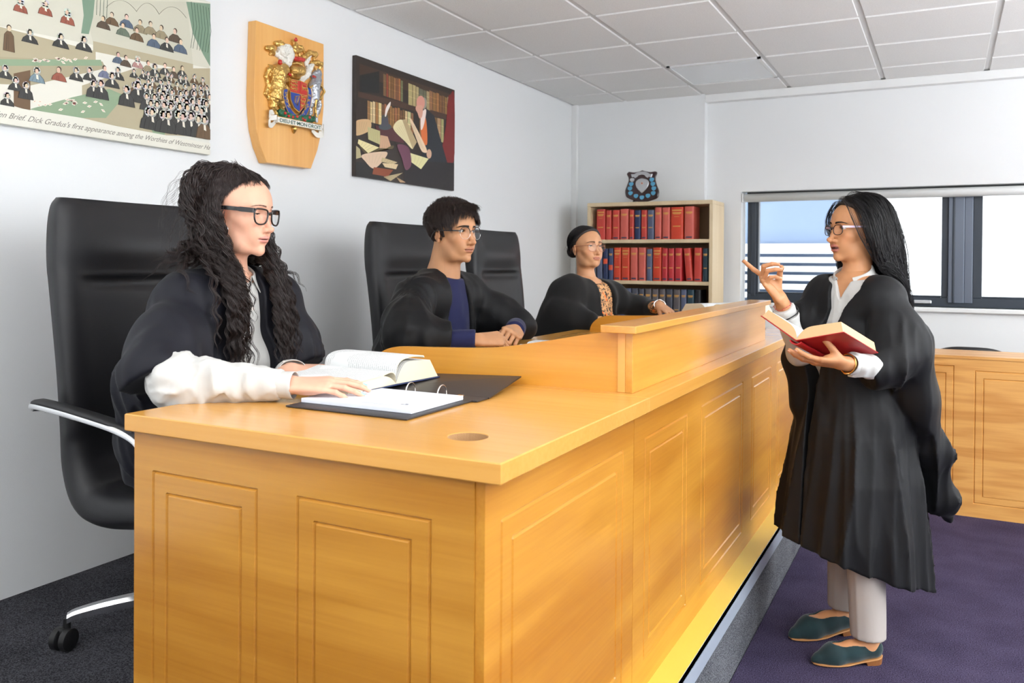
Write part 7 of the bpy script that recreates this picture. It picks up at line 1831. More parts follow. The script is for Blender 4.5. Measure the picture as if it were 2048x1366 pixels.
    low = q[:, 2] < .045; D[low] = g[low]*.02+np.stack([-.15+0*q[low, 0], 0*q[low, 0], -1+0*q[low, 0]], -1)
    bk = (q[:, 0] < -.06); D[bk] = g[bk]*.05+np.stack([-.2+0*q[bk, 0], 0*q[bk, 0], -1+0*q[bk, 0]], -1)
    top = ~low & ~bk
    o_ = np.where(low, .006, .014)+.009*rs.rand(len(q))*np.where(low, .4, 1)
    hair_locks(hfn, P0[top], D[top] @ H.R.T, 11, .0062, lambda k: o_[top]*min(1, .6+k/8), .10, .85, P_, HM, 9, .0060, .0018, .08, 3, .00042, tip=.6, pull=.004, fine=.0012)
    lo_ = ~top & low & (q[:, 0] > -.05); ot = ~top & ~lo_
    hair_locks(hfn, P0[lo_], D[lo_] @ H.R.T, 4, .0035, lambda k: o_[lo_], .05, .9, P_, HM, 8, .003, 0, .08, 14, .0004, tip=.7, pull=.004)
    hair_locks(hfn, P0[ot], D[ot] @ H.R.T, 7, .0045, lambda k: o_[ot], .05, .9, P_, HM, 8, .0035, 0, .08, 4, .0005, tip=.6, pull=.004)
    # fringe falling over the forehead
    rr = np.random.RandomState(8); n = 130; y = rr.uniform(-.055, .03, n); z = .088+.012*rr.rand(n); x = np.sqrt(np.clip(1-(y/.075)**2, 0, 1))*.058
    P0 = H.toW(np.stack([x, y, z], -1)); D0 = np.stack([.8+0*y, -.3+0*y, .25+.3*rr.rand(n)], -1) @ H.R.T
    hair_locks(hfn, P0, D0, 11, .0062, .010+.012*rr.rand(n), .17, .84, P_, HM, 8, .006, .003, .07, 7, .0004, tip=.5, pull=.0, fine=.0012)
    return P_
man()
# ------------------------------------------------------------------ 3: the far judge, hair in a bun
def leopard():
    m, nt, b = new_mat('leopard_print'); L = nt.links.new
    tc = N(nt, 'ShaderNodeTexCoord'); no = N(nt, 'ShaderNodeTexNoise', Scale=60., Detail=1); L(tc.outputs['Object'], no.inputs['Vector'])
    ad = N(nt, 'ShaderNodeMixRGB', blend_type='ADD'); ad.inputs['Fac'].default_value = .035; L(tc.outputs['Object'], ad.inputs['Color1']); L(no.outputs['Color'], ad.inputs['Color2'])
    vo = N(nt, 'ShaderNodeTexVoronoi', Scale=72.); L(ad.outputs['Color'], vo.inputs['Vector'])
    r = N(nt, 'ShaderNodeValToRGB'); r.color_ramp.interpolation = 'CONSTANT'
    r.color_ramp.elements[0].color = srgb(24, 20, 22); r.color_ramp.elements[1].position = .44; r.color_ramp.elements[1].color = srgb(214, 160, 108)
    L(vo.outputs['Distance'], r.inputs['Fac'])
    v2 = N(nt, 'ShaderNodeTexVoronoi', Scale=22.); L(tc.outputs['Object'], v2.inputs['Vector'])
    g = N(nt, 'ShaderNodeMath', operation='LESS_THAN'); g.inputs[1].default_value = .19; L(v2.outputs['Distance'], g.inputs[0])
    mx = N(nt, 'ShaderNodeMixRGB'); mx.inputs['Color2'].default_value = srgb(232, 120, 50); L(g.outputs[0], mx.inputs['Fac']); L(r.outputs['Color'], mx.inputs['Color1'])
    L(mx.outputs['Color'], b.inputs['Base Color']); b.inputs['Roughness'].default_value = .7; return m
M_leo = leopard()
def woman_bun():
    T = frame((1, -.12, 0)); C = V(-1.650, 4.060, 1.030); pel = V(-1.80, 4.05, .80)
    nk = V(-1.672, 4.060, 1.225)
    sh = [V(-1.600, 4.235, 1.150), V(-1.690, 3.870, 1.185)]
    el = [V(-1.450, 4.36, 1.065), V(-1.66, 3.80, 1.045)]; wr = [V(-1.315, 4.180, 1.118), V(-1.420, 3.83, 1.040)]
    H = Head((-1.664, 4.035, 1.408), frame((.88, -.475, 0), pitch=-.10), sc=.93, skin=SK3, lip=srgb(196, 128, 110)[:3], eye=.50, lidlow=.0012, cheek=.004, jaw=.001, nose=1.08, noselen=-.003, neck_r=.047, wid=1.07, browc=srgb(40, 28, 24)[:3], browt=.0036)
    hl = Hand(wr[0], hframe((.62, -.40, -.30), (.3, -.2, 1), True), .88, curls=[(.3, .4, .3)]*4, thumb=(.4, .3, .2), skin=SK3, fr=.95)
    hr = Hand(wr[1], hframe((.75, .60, -.02), (-.1, -.2, 1)), .88, curls=[(.2, .3, .3)]*4, thumb=(.4, .25, .2), skin=SK3, fr=.95)
    knee = [V(-1.38, 4.18, .72), V(-1.38, 3.92, .72)]; foot = [V(-1.42, 4.18, .33), V(-1.42, 3.92, .33)]
    P_ = seat_body(H, T, C, pel, sh, nk, el, wr, [hl, hr], SK3, 'woman with dark hair in a bun, leopard-print blouse and black cardigan at the far desk', bust=1, knee=knee, foot=foot)
    hl.nails(P_, [M_nn]); hr.nails(P_, [M_nn])
    H.eyes(P_, iris=(.03, .014, .008)); H.lashes(P_); H.brows(P_, HBRK, thick=.0045, arch=.004, n=200, r=.0006)
    tf = torso_fn(T, C, .145, .10, 1, .010, sh, pel, nk+V(.008, 0, -.008)); ac = arms_cloth([(el[i]*.7+wr[i]*.3) for i in (0, 1)], wr, [el[i]*.9+sh[i]*.1 for i in (0, 1)], .030, .034, .033)
    def blouse(P):
        d = smin(tf(P), ac(P), .02)-.003*nz(P, (26, 26, 10), 3)
        for b, a in zip(wr, el):
            x = (b-a)/np.linalg.norm(b-a); d = smax(d, (P-(b-x*.008)) @ x+(np.clip(_n(P-b)-.10, 0, 1)*-9), .003)
        d = smax(d, (P-(nk+V(.01, 0, .030))) @ V(.45, -.10, 1), .004)
        return d
    sdf_obj('blouse', blouse, V(-2.0, 3.70, .70), V(-1.25, 4.48, 1.28), .0055, M_leo, P_, slack=2.4)
    m = MB(); wd = (wr[0]-el[0])/np.linalg.norm(wr[0]-el[0]); a = np.cross(wd, V(0, 0, 1)); a /= np.linalg.norm(a); b = np.cross(a, wd)
    m.tube([wr[0]+wd*.006+(a*math.cos(t)+b*math.sin(t)*.8)*.031 for t in np.linspace(0, 2*PI, 30)], .003, 6, cap=False); m.sphere(wr[0]+wd*.006+b*.027, (.012, .012, .004)); m.build('wristwatch', M_silj, P_, True)
    def tr(P):
        d = s_ell(P, pel, (.14, .175, .12), T)
        for i in (0, 1):
            hp = pel+T @ V(.02, (.09 if i == 0 else -.09), -.03); d = smin(d, s_path(P, [hp, knee[i], foot[i]+V(0, 0, .03)], [.09, .068, .052], .02), .03)
        return d
    sdf_obj('trousers', tr, V(-2.05, 3.75, .30), V(-1.22, 4.4, .98), .012, M_dktr, P_, slack=2.2)
    for i in (0, 1):
        def shoe(P, i=i): return smax(s_cone(P, foot[i]+V(-.02, 0, -.03), foot[i]+V(.15, 0, -.045), .038, .03), (PZ+.002)-P[..., 2], .004)
        sdf_obj('shoe', shoe, foot[i]-.13, foot[i]+.22, .007, M_black, P_)
    tf2 = torso_fn(T, C+V(-.006, 0, 0), .150, .104, 1, .024, sh, pel, nk+V(-.02, 0, -.06))
    def cardi(P):
        q = (P-C) @ T; d = tf2(P)
        s1 = s_path(P, [sh[1]+V(0, -.005, 0), el[1]+V(-.04, 0, .03), el[1]+(wr[1]-el[1])*.45], [.064, .085, .062], .05)
        s1 = smin(s1, s_path(P, [sh[1]+V(-.04, -.02, -.04), V(-1.76, 3.80, .98), V(-1.83, 3.80, .78)], [.06, .08, .09], .05), .06)
        s2 = s_path(P, [sh[0]+V(0, .005, 0), el[0]+V(-.02, .0, .015), el[0]+(wr[0]-el[0])*.62], [.062, .066, .042], .05)
        d = smin(d, smin(s1, s2, .02), .04)
        w = nz(P, (20, 20, 5), 8); d = d-.007*w-.006*nz(P, (14, 14, 9), 15)
        half = .056+.016*np.clip((1.22-P[..., 2])/.20, 0, 1)
        d = smax(d, -np.maximum(np.abs(q[..., 1]-.006)-half-.004*w, .03-q[..., 0]), .008)
        d = smax(d, -s_cone(P, nk+V(.005, 0, -.06), nk+V(.005, 0, .10), .070, .10), .012)
        return d
    sdf_obj('cardigan', cardi, V(-2.08, 3.62, .62), V(-1.30, 4.52, 1.26), .007, M_cardi, P_, sm=2, slack=2.6)
    M_rg = plain('rose_gold_wire', srgb(168, 108, 84), .3, metal=.6)
    glasses(H, P_, ell_shape(.0245, .0225, 16, .85), M_rg, M_rg, rr=.0011, tr=.0011, zc=-.005, tz=.006, yc=.0335)
    MB().sphere(H.toW((-.004, -.074*1.07, -.036)), .0022).build('ear_stud', M_silj, P_, True)
    rs = np.random.RandomState(5)
    def keepd(q):
        z = q[..., 2]; x = q[..., 0]
        fr_ = x-(.014+.060*np.clip((z-.025)/.065, 0, 1.2)); ear = x-(-.024+.10*np.clip((z-.008)/.03, 0, 1))
        return np.maximum(fr_*.8, np.maximum(np.where(z < .03, ear, -1), -(z+.060)))
    cap_obj(H, P_, lambda q: keepd(q)+.007, lambda q: .006+.005*np.clip((q[..., 2])/.06, 0, 1), HCAP, 'hair_base')
    bun = V(-.118, 0, -.005)
    sdf_obj('hair_bun', lambda P: s_ell(P, H.toW(bun), (.030, .036, .034), H.R), H.toW(bun)-.06, H.toW(bun)+.06, .004, HCAP, P_)
    q, g = scalp(H, 3800, rs, lambda q: keepd(q) < -.0005)
    k = 16; t = np.linspace(0, 1, k)[None, :, None]
    # centre parting: the lines run out sideways, then back to the bun
    A0 = q+g*.0045; mid = np.stack([q[:, 0]*.4-.045, np.sign(q[:, 1])*.070*np.clip(np.abs(q[:, 1])/.02, .35, 1), .02+.45*q[:, 2]], -1)
    L_ = A0[:, None]*(1-t)**2+mid[:, None]*2*t*(1-t)+(bun+rs.normal(size=(len(q), 1, 3))*.012)*t**2
    lim = np.repeat(.0070+.005*np.clip(q[:, 2]/.06, 0, 1)+.0015*rs.rand(len(q)), k)*np.tile(np.minimum(1, .4+np.arange(k)/4), len(q))
    S = H.toW(push_out(H, L_.reshape(-1, 3), lim)).reshape(len(q), k, 3)
    strands_obj('hair', S, .0005, HK, P_, taper=.2)
    n = 420; th = rs.rand(n)*2*PI; ph0 = rs.uniform(-1, 1, n); tt = np.linspace(0, 4.5, 22)[None]
    rad = np.sqrt(1-ph0**2)[:, None]; u = np.stack([np.cos(th[:, None]+tt)*rad, np.sin(th[:, None]+tt)*rad, ph0[:, None]+0*tt+.12*np.sin(tt*2)], -1); u /= _n(u)[..., None]
    Sb = bun+u*np.array([.036, .036, .031])[None, None][:, :, [2, 0, 1]] if False else bun+np.stack([u[..., 2]*.030, u[..., 0]*.036, u[..., 1]*.034], -1)*(1.0+.03*rs.rand(n)[:, None, None])
    strands_obj('hair', H.toW(Sb.reshape(-1, 3)).reshape(n, 22, 3), .0008, HK, P_, taper=.5)
    return P_
woman_bun()
# ------------------------------------------------------------------ 4: the standing advocate with the red book
def advocate():
    r_ = V(.8873, .4612, 0); w_ = V(-.4612, .8873, 0)
    T = frame((-.46, -.885, 0)); C = V(-.290, 3.160, 1.085); pel = V(-.275, 3.165, .815); nk = V(-.285, 3.150, 1.272)
    sh = [V(-.190, 3.065, 1.215), V(-.385, 3.205, 1.215)]
    el = [V(-.150, 3.000, .990), V(-.452, 3.053, 1.020)]; wr = [V(-.285, 2.790, 1.026), V(-.499, 2.918, 1.219)]
    H = Head((-.283, 3.157, 1.451), frame((-.772, -.635, 0), pitch=-.03), sc=.97, skin=SK4, lip=srgb(186, 112, 104)[:3], eye=.85, open_=.006, nose=1.08, noselen=.003, jaw=-.002, chin=.0, neck_r=.046, gaze=(1, .10, .0), lipf=1.15, browc=srgb(36, 26, 22)[:3], browt=.0036)
    fL = -.88*r_-.10*w_+V(0, 0, .07)
    hl = Hand(wr[0], hframe(fL, .62*r_*0-.35*w_+V(0, 0, -.92), True), .93, curls=[(.16, .22, .16), (.18, .24, .16), (.20, .26, .18), (.24, .28, .20)], spread=[.08, .0, -.06, -.13], thumb=(.40, .75, .30), skin=SK4)
    fR = -.66*r_+V(0, 0, .72)-.10*w_
    hr = Hand(wr[1], hframe(fR, -.62*r_+V(0, 0, -.56)+.50*w_), .93, curls=[(-.28, .10, .02), (.75, 1.15, .35), (.95, 1.05, .25), (1.15, 1.0, .5)], spread=[.06, .0, -.05, -.12], thumb=(.15, .75, .7), skin=SK4)
    ank = [V(-.211, 3.011, .085), V(-.320, 3.124, .085)]; kn = [V(-.235, 3.050, .46), V(-.325, 3.135, .45)]
    tf = torso_fn(T, C, .140, .098, 1, 0, sh, pel, nk)
    fd = [V(-.2013+.0, 0, 0), 0]
    feet = []
    for heel, toe in ((V(-.183, 3.055, 0), V(-.384, 2.934, 0)), (V(-.285, 3.265, 0), V(-.480, 3.086, 0))):
        f = (toe-heel); L_ = np.linalg.norm(f); feet.append((heel, frame(f), L_))
    ank = [feet[0][0]+feet[0][1] @ V(.045, 0, .085), feet[1][0]+feet[1][1] @ V(.045, 0, .085)]
    kn = [ank[0]+V(-.015, .03, .36), ank[1]+V(.005, .0, .36)]
    def neckhead(P):
        d = smin(H.fn(P), s_cone(P, H.toW((-.020, 0, -.045)), nk, H.neck_r*H.sc, H.neck_r*1.05), .022)
        return smin(d, s_cone(P, nk, nk-V(0, 0, .08), H.neck_r*1.05, H.neck_r*1.3), .03)
    def body(P):
        d = tf(P)
        for s_, e, w in zip(sh, el, wr): d = smin(d, s_path(P, [s_, e, w], [.043, .034, .023], .02), .02)
        for i in (0, 1): d = smin(d, s_path(P, [pel+T @ V(.0, (.08 if i == 0 else -.08), -.04), kn[i], ank[i]], [.080, .050, .034], .02), .03)
        return d
    def footfn(i, inf=0.):
        h, R, L_ = feet[i]
        def fn(P):
            q = (P-h) @ R; k = L_/.235
            q = q/k
            d = s_path(q, [(.030, 0, .052), (.100, 0, .044), (.165, 0, .030), (.212, .0, .020)], [.029+inf, .029+inf, .032+inf, .015+inf], .02)
            d = smax(d, (.010-inf+.020*np.clip(1-q[..., 0]/.13, 0, 1))-q[..., 2], .006)
            return d*k
        return fn
    regs = []
    lo = H.toW((0, 0, 0))-.16; hi = H.toW((0, 0, 0))+.16; lo[2] = nk[2]-.07
    v, f = cull(neckhead, lo, hi, .0021, 1); regs.append((v, f, H.color(v)))
    v, f = cull(body, V(-.62, 2.65, .05), V(.10, 3.45, 1.33), .010, 1); regs.append((v, f, np.repeat(np.array(SK4)[None], len(v), 0)))
    for i in (0, 1):
        ff = footfn(i)
        def lg(P, i=i, ff=ff): return smin(ff(P), s_cone(P, ank[i]+V(0, 0, -.02), ank[i]+V(0, 0, .12), .030, .036), .02)
        v, f = cull(lg, feet[i][0]-V(.30, .30, 0), feet[i][0]+V(.1, .1, .20), .004, 1); regs.append((v, f, np.repeat(np.array(SK4)[None]*1.05, len(v), 0)))
    for hd, e, w in zip((hl, hr), el, wr):
        def hf(P, hd=hd, e=e, w=w):
            f_ = w-e; f_ /= np.linalg.norm(f_); return smin(hd.fn(P), s_cone(P, w-f_*.085, w, .0255, .0225), .012)
        lo, hi = hd.bounds(); v, f = cull(hf, lo-.05, hi+.05, .0016, 1); regs.append((v, f, hd.color(v)))
    P_ = build_body('person', None, regs, M_skin, '', loc=(-.28, 3.13, 0))
    tag(P_, 'standing woman in a long black gown and glasses, pointing and holding a red book', 'person')
    hl.nails(P_, [M_nn]); hr.nails(P_, [M_nn])
    H.eyes(P_, iris=(.035, .016, .008)); H.lashes(P_); H.brows(P_, HBRK, thick=.0058, arch=.004, n=330, r=.0006, seed=6)
    m = MB(); m.box((.0, 0, 0), (0, 0, 0)) if False else None
    # teeth between the parted lips
    pts = [H.toW((.0775-.0010*(t*3)**2, t*.016, -.0625)) for t in np.linspace(-1, 1, 9)]
    m = MB(); m.tube(pts, .0028, 6); m.build('teeth', plain('teeth_white', srgb(220, 214, 204), .3), P_, True)
    # shirt
    tfs = torso_fn(T, C, .142, .100, 1, .010, [sh[0]*.93+sh[1]*.07, sh[1]*.93+sh[0]*.07], pel, nk+V(0, 0, -.028))
    ac = arms_cloth(el, wr, [(el[i]*.85+sh[i]*.15) for i in (0, 1)], .034, .037, .034)
    def shirt(P):
        d = smin(tfs(P), ac(P), .02); rg = 1-np.abs(nz(P, (30, 34, 22), 21))*2
        d = d-.003*nz(P, (22, 22, 8), 3)-.004*rg*(_n(P-(el[0]+wr[0])/2) < .13)-.002*rg
        e, r = el[0], wr[0]; ax = (r-e)/np.linalg.norm(r-e); t = (P-e) @ ax
        d = d-.003*np.exp(-((t-.10)/.07)**2)*(_n(P-(e+r)/2) < .14)
        for b, a in zip(wr, el):
            x = (b-a)/np.linalg.norm(b-a); d = smax(d, (P-(b-x*.040)) @ x+(np.clip(_n(P-b)-.12, 0, 1)*-9), .003)
        qn = (P-nk) @ T
        d = smin(d, s_cone(P, nk-V(0, 0, .045), nk+V(0, 0, .025), .068, .056), .02)
        d = smax(d, (P-(nk+V(0, 0, .026))) @ (T @ V(.30, 0, 1)), .004)
        d = smax(d, -np.maximum(np.abs(qn[..., 1])-np.clip(.010+.42*(qn[..., 2]+.040), 0, .04), .02-qn[..., 0]), .003)
        d = smax(d, .84-P[..., 2], .004)
        q = (P-C) @ T; d = d-.0018*((np.abs(q[..., 1]) < .014) & (q[..., 0] > 0))
        return d
    sdf_obj('shirt', shirt, V(-.60, 2.70, .64), V(-.02, 3.36, 1.32), .0048, M_shirt, P_, slack=2.4)
    x0 = (wr[0]-el[0])/np.linalg.norm(wr[0]-el[0]); x1 = (wr[1]-el[1])/np.linalg.norm(wr[1]-el[1])
    cuff_obj('cuff', wr[0]-x0*.026, x0, .034, .06, M_shirt, P_, rr=1.12); cuff_obj('cuff', wr[1]-x1*.072, x1, .034, .07, M_shirt, P_, rr=1.28)
    collar_obj('collar', nk+T @ V(.008, 0, .014), T @ rotm('Y', .20), .057, .060, M_shirt, P_, rise=.026, drop=.034, tip=.056, gap=.50, spread=.012, backup=.016)
    # trousers: straight legs with a crease
    for i in (0, 1):
        a = ank[i]; k = kn[i]
        lod = V(0, 0, 1)
        def leg(P, i=i, a=a, k=k):
            q = (P-a) @ T; z = P[..., 2]; t = np.clip((z-.05)/.45, 0, 1.6)
            c = a*(1-np.clip((z-a[2])/(k[2]-a[2]), -.3, 2.2)[..., None])+k*np.clip((z-a[2])/(k[2]-a[2]), -.3, 2.2)[..., None]
            dl = (P-c); dl[..., 2] = 0; dd = dl @ T
            rad = .054+.012*t; th = np.arctan2(dd[..., 1], dd[..., 0])
            R_ = rad*(1+.05*np.exp(-(th/.10)**2)+.03*np.exp(-((np.abs(th)-PI)/.12)**2)+.03*nz(P, (18, 18, 6), 4))
            s = np.sqrt(dd[..., 0]**2+dd[..., 1]**2)-R_
            s = np.maximum(s, -(s+.0045)) if False else s
            hz = a[2]+(.004 if i == 0 else .012)-.010*np.cos(th)*0
            s = smax(s, hz-z, .002)
            return smax(s, z-.80, .01)*.9
        sdf_obj('trouser_leg', leg, V(min(a[0], k[0])-.14, min(a[1], k[1])-.14, .05), V(max(a[0], k[0])+.14, max(a[1], k[1])+.14, .82), .005, M_ltr, P_, slack=2.2)
    # shoes
    M_sue = plain('green_suede', srgb(9, 40, 44), .85, bump=.5, bscale=800, sheen=.3, vary=.25, vscale=18); M_sole = plain('tan_sole', srgb(186, 134, 84), .5); M_heel = wood('stacked_heel', srgb(150, 96, 50), srgb(110, 66, 34), 2, .5, scale=4)
    for i in (0, 1):
        h, R, L_ = feet[i]; k = L_/.235; big = footfn(i, .0045); small = footfn(i, .0012)
        def shoe(P, h=h, R=R, k=k, big=big, small=small):
            q = ((P-h) @ R)/k; d = big(P)/k
            d = smin(d, s_path(q, [(.19, 0, .020), (.231, .0, .014)], [.020, .008], .01), .02)
            top = .052+.0*q[..., 0]+.035*np.clip((.06-q[..., 0])/.06, 0, 1)**1.5*.55-.022*np.exp(-((q[..., 0]-.085)/.045)**2)
            op = s_ell(q, (.085, 0, .085), (.088, .027, .052))
            d = smax(d, -op, .003); d = smax(d, q[..., 2]-.078, .003)
            d = smax(d, (.0075+.021*np.clip(1-q[..., 0]/.125, 0, 1))-q[..., 2], .003)
            return d*k
        so = sdf_obj('shoe', shoe, h-V(.30, .30, .0), h+V(.10, .10, .12), .0028, M_sue, P_)
        # sole + wedge heel
        m = MB(); n = 30; up_, dn_, = [], []
        def wid(x): return .0335*math.sqrt(max(0.001, 1-((x-.155)/.083)**2)) if x > .155 else (.0335-.007*min(1, (.155-x)/.07) if x > .03 else .0265*math.sqrt(max(.001, 1-((.03-x)/.034)**2)))
        xs_ = np.linspace(-.002, .2355, n)
        for x in xs_:
            zt = .009+.020*np.clip(1-x/.125, 0, 1); up_.append((x, zt)); 
        L1 = [[tuple(h+R @ (V(x, wid(x)*s, z+e)*k)) for s in (-1, 1)] for e in (0, -.0045) for x, z in up_]
        G = np.array([[h+R @ (V(x, wid(x)*s*1.03, max(.0005, z+e))*k) for (s, e) in ((-1, 0), (1, 0), (1, -.0045), (-1, -.0045))] for x, z in up_])
        m.grid(G, closed_v=True); m.add(G[0], [(0, 1, 2, 3)]); m.add(G[-1], [(0, 1, 2, 3)]); m.build('sole', M_sole, so)
        m = MB(); xs2 = np.linspace(.0, .062, 10)
        G = np.array([[h+R @ (V(x if j < 2 else x*.86+.003, wid(x)*s*.97*(1 if j < 2 else .9), z)*k) for j, (s, z) in enumerate(((-1, .0045+.020*max(0, 1-x/.125)), (1, .0045+.020*max(0, 1-x/.125)), (1, .0005), (-1, .0005)))] for x in xs2])
        m.grid(G, closed_v=True); m.add(G[0], [(0, 1, 2, 3)]); m.add(G[-1], [(0, 1, 2, 3)]); m.build('heel', M_heel, so)
    # the gown
    tfg = torso_fn(T, C, .146, .104, 1, .020, [sh[0]*.96+sh[1]*.04, sh[1]*.96+sh[0]*.04], pel, nk+V(0, 0, -.055))
    AX = V(-.290, 3.165, 0)
    zk = np.array([.20, .41, .60, .75, .90, 1.05, 1.16, 1.24]); ra = np.array([.262, .245, .222, .200, .172, .165, .165, .13]); rb_ = np.array([.250, .244, .232, .205, .160, .130, .12, .10])
    def skirt(P):
        z = P[..., 2]; a = np.interp(z, zk, ra); b = np.interp(z, zk, rb_)
        d0 = P-AX; x = d0 @ r_-.018*np.clip((.95-z)/.7, 0, 1)*0; y = d0 @ w_; th = np.arctan2(y/b, x/a); rr = np.sqrt((x/a)**2+(y/b)**2)
        k = np.clip((1.05-z)/.75, 0, 1)
        f = ((1-2*np.abs(np.sin(th*4.5+.8*np.sin(z*3+th*2)))**.75)*.017+(1-2*np.abs(np.sin(th*10+z*1.5+np.sin(z*5)))**.8)*.006)*k+.010*nz(P, (9, 9, 2.2), 3)*k
        return (rr-1)*np.minimum(a, b)*.92-f, th
    def gown(P):
        z = P[..., 2]; s, th = skirt(P); q = (P-C) @ T
        hem = .305-.33*((P-AX) @ r_)+.05*np.clip(((P-AX) @ r_)-.1, 0, 1)
        # outer skirt is a cloth shell
        sh_ = smax(s, z-1.12, .05)
        shell = sh_
        d = smin(tfg(P), shell, .04)
        # sleeves
        sl = s_path(P, [sh[0]+V(.005, -.01, -.006), V(-.128, 3.040, 1.075), V(-.085, 3.105, .885), V(-.046, 3.168, .705), V(-.012, 3.225, .530), V(.006, 3.262, .462)], [.068, .080, .068, .056, .044, .030], .05)
        sl = smin(sl, s_cone(P, V(-.16, 3.03, 1.10), V(-.165, 2.985, 1.04), .075, .066), .05); sl = smin(sl, s_cone(P, V(-.165, 2.985, 1.03), V(-.195, 2.950, 1.005), .066, .060), .04); sl = smin(sl, s_cone(P, V(-.145, 3.01, 1.03), V(-.20, 2.955, .985), .080, .070), .04)
        ph = nz(P, (9, 9, 2.5), 12); wv = (1-2*np.abs(np.sin((P @ r_)*26+ph*1.6+z*1.5))**.7)*.010+(1-2*np.abs(np.sin((P @ w_)*24+z*2+ph*2))**.7)*.007+.006*ph
        sl = sl-wv*np.clip((1.16-z)/.2, 0, 1)
        cutn = -.90*r_+V(0, 0, -.42)-.10*w_; cut = (P-V(-.236, 2.935, .985)) @ cutn
        cut = cut+.016*np.sin((P @ r_)*22+z*16+.6)+.004
        sl = smax(sl, cut, .006)
        inner = sl+.007
        far = s_path(P, [sh[1]+V(0, .0, -.004), V(-.440, 3.155, 1.135), V(-.452, 3.13, 1.0), V(-.44, 3.13, .84)], [.064, .060, .066, .06], .05)
        far = far-.006*np.sin((P @ r_)*50+z*12)
        fc = (P-V(-.478, 3.02, 1.10)) @ (-.75*r_-.66*w_+V(0, 0, .1)); far = smax(far, np.where(z > .93, fc, -1), .006)
        d = smin(d, far, .035)
        d = smin(d, s_cone(P, sh[0]+V(0, 0, .0), sh[1]+V(0, 0, .0), .058, .058), .04)
        # front opening
        half = .026+.034*np.clip((z-1.18)/.07, 0, 1)-.020*np.clip((1.0-z)/.25, 0, 1); oc = np.clip(-.004+.34*(z-1.15), -.050, .03)
        op = np.maximum(np.abs(q[..., 1]-oc)-np.maximum(half, .006), np.where(z < .86, .115, .030)-q[..., 0])
        d = smax(d, -op, .004)
        d = smax(d, -s_cone(P, nk+T @ V(.008, 0, -.03), nk+V(0, 0, .12), .070, .12), .008)
        d = smin(d, sl, .004)
        # hollow out the bell of the near sleeve at its hem
        pass
        d = smax(d, hem-z, .003)
        d = smax(d, -smax(skirt(P+T @ V(0, 0, 0))[0]+.006, z-.66, .01), .002) if False else d
        fine = 1-2*np.abs(nz(P, (30, 30, 3.2), 44)); d = d-.0035*fine*np.clip((1.24-z)/.1, .2, 1)
        return d
    sdf_obj('gown', gown, V(-.66, 2.78, .16), V(.10, 3.50, 1.34), .0052, M_robe, P_, sm=1, slack=3.0)
    # glasses, jewellery
    M_tort = plain('dark_tortoiseshell', srgb(34, 22, 30), .2, coat=.5); M_wt = plain('pale_lilac_temple', srgb(226, 206, 232), .3, coat=.4)
    glasses(H, P_, ell_shape(.0225, .0180, 16, .8), M_tort, M_wt, rr=.0014, tr=.0022, zc=-.001, tz=.010, yc=.0315)
    MB().tube([H.toW((-.004+.0065*math.cos(a), .0735, -.044+.0075*math.sin(a))) for a in np.linspace(0, 2*PI, 24)], .0011, 6, cap=False).build('hoop_earring', M_goldj, P_, True)
    def band(w0, ax, rad, tr_, name, mat, wob=0.):
        ax = np.array(ax)/np.linalg.norm(ax); a = np.cross(ax, V(0, 0, 1) if abs(ax[2]) < .9 else V(1, 0, 0)); a /= np.linalg.norm(a); b = np.cross(ax, a); m = MB()
        m.tube([w0+(a*math.cos(t)+b*math.sin(t))*rad+ax*wob*math.sin(3*t) for t in np.linspace(0, 2*PI, 40)], tr_, 6, cap=False); return m, a, b
    m, a, b = band(wr[1]-x1*.030, x1, .0275, .0010, '', None, .003)
    for t in np.linspace(0, 2*PI, 12, endpoint=False): m.sphere(wr[1]-x1*.030+(a*math.cos(t)+b*math.sin(t))*.028+x1*.003*math.sin(3*t), .0022, 8, 6)
    m.build('bracelet', plain('coral_bead', srgb(196, 92, 84), .4), P_, True)
    m, a, b = band(wr[1]-x1*.062, x1, .044, .0022, '', None, .002); m.build('bangle', M_black, P_, True)
    # wristwatch on the left wrist
    m, a, b = band(wr[0]-x0*.022, x0, .030, .0028, '', None); 
    m.sphere(wr[0]-x0*.022+V(0, 0, -.030), (.013, .013, .005), 16, 8); m.build('wristwatch', M_goldj, P_, True)
    # long straight hair
    rs = np.random.RandomState(14)
    def keepd(q):
        z = q[..., 2]; x = q[..., 0]
        fr_ = x-(.004+.064*np.clip((z-.028)/.062, 0, 1.15))
        return np.maximum(fr_*.8, -(z+.068))
    cap_obj(H, P_, lambda q: keepd(q)+.003, lambda q: .007+.004*np.clip(q[..., 2]/.06, 0, 1), HCAP, 'hair_base')
    def hfn(P):
        d = np.minimum(H.skull(H.toL(P))*H.sc, s_cone(P, H.toW((-.02, 0, -.045)), nk, .046, .055))
        d = np.minimum(d, torso_fn(T, C, .148, .108, 1, .026, sh, pel, nk+V(0, 0, -.02))(P))
        return np.minimum(d, s_path(P, [sh[0], V(-.128, 3.040, 1.075), V(-.085, 3.105, .885)], [.074, .088, .074], .03))
    q, g = scalp(H, 620, rs, lambda q: keepd(q) < -.001)
    D = g*.30+np.stack([-.60+0*q[:, 0], np.sign(q[:, 1]+.012)*.55*np.clip(q[:, 2]/.08, 0, 1), -.35+0*q[:, 0]], -1)
    of = .006+.026*rs.rand(len(q))
    back = -T[:, 0]; nearside = q[:, 1] > -.03
    def tg_(P, k):
        c = V(-.205, 3.150, 0); d = c-P; d[:, 2] = 0; l = _n(d)[:, None]+1e-6
        return (d/l*np.clip((l-.03)/.1, 0, 1)*.10+back*.05+r_*.055)*(1 if k > 10 else .25)
    nk_ = nearside
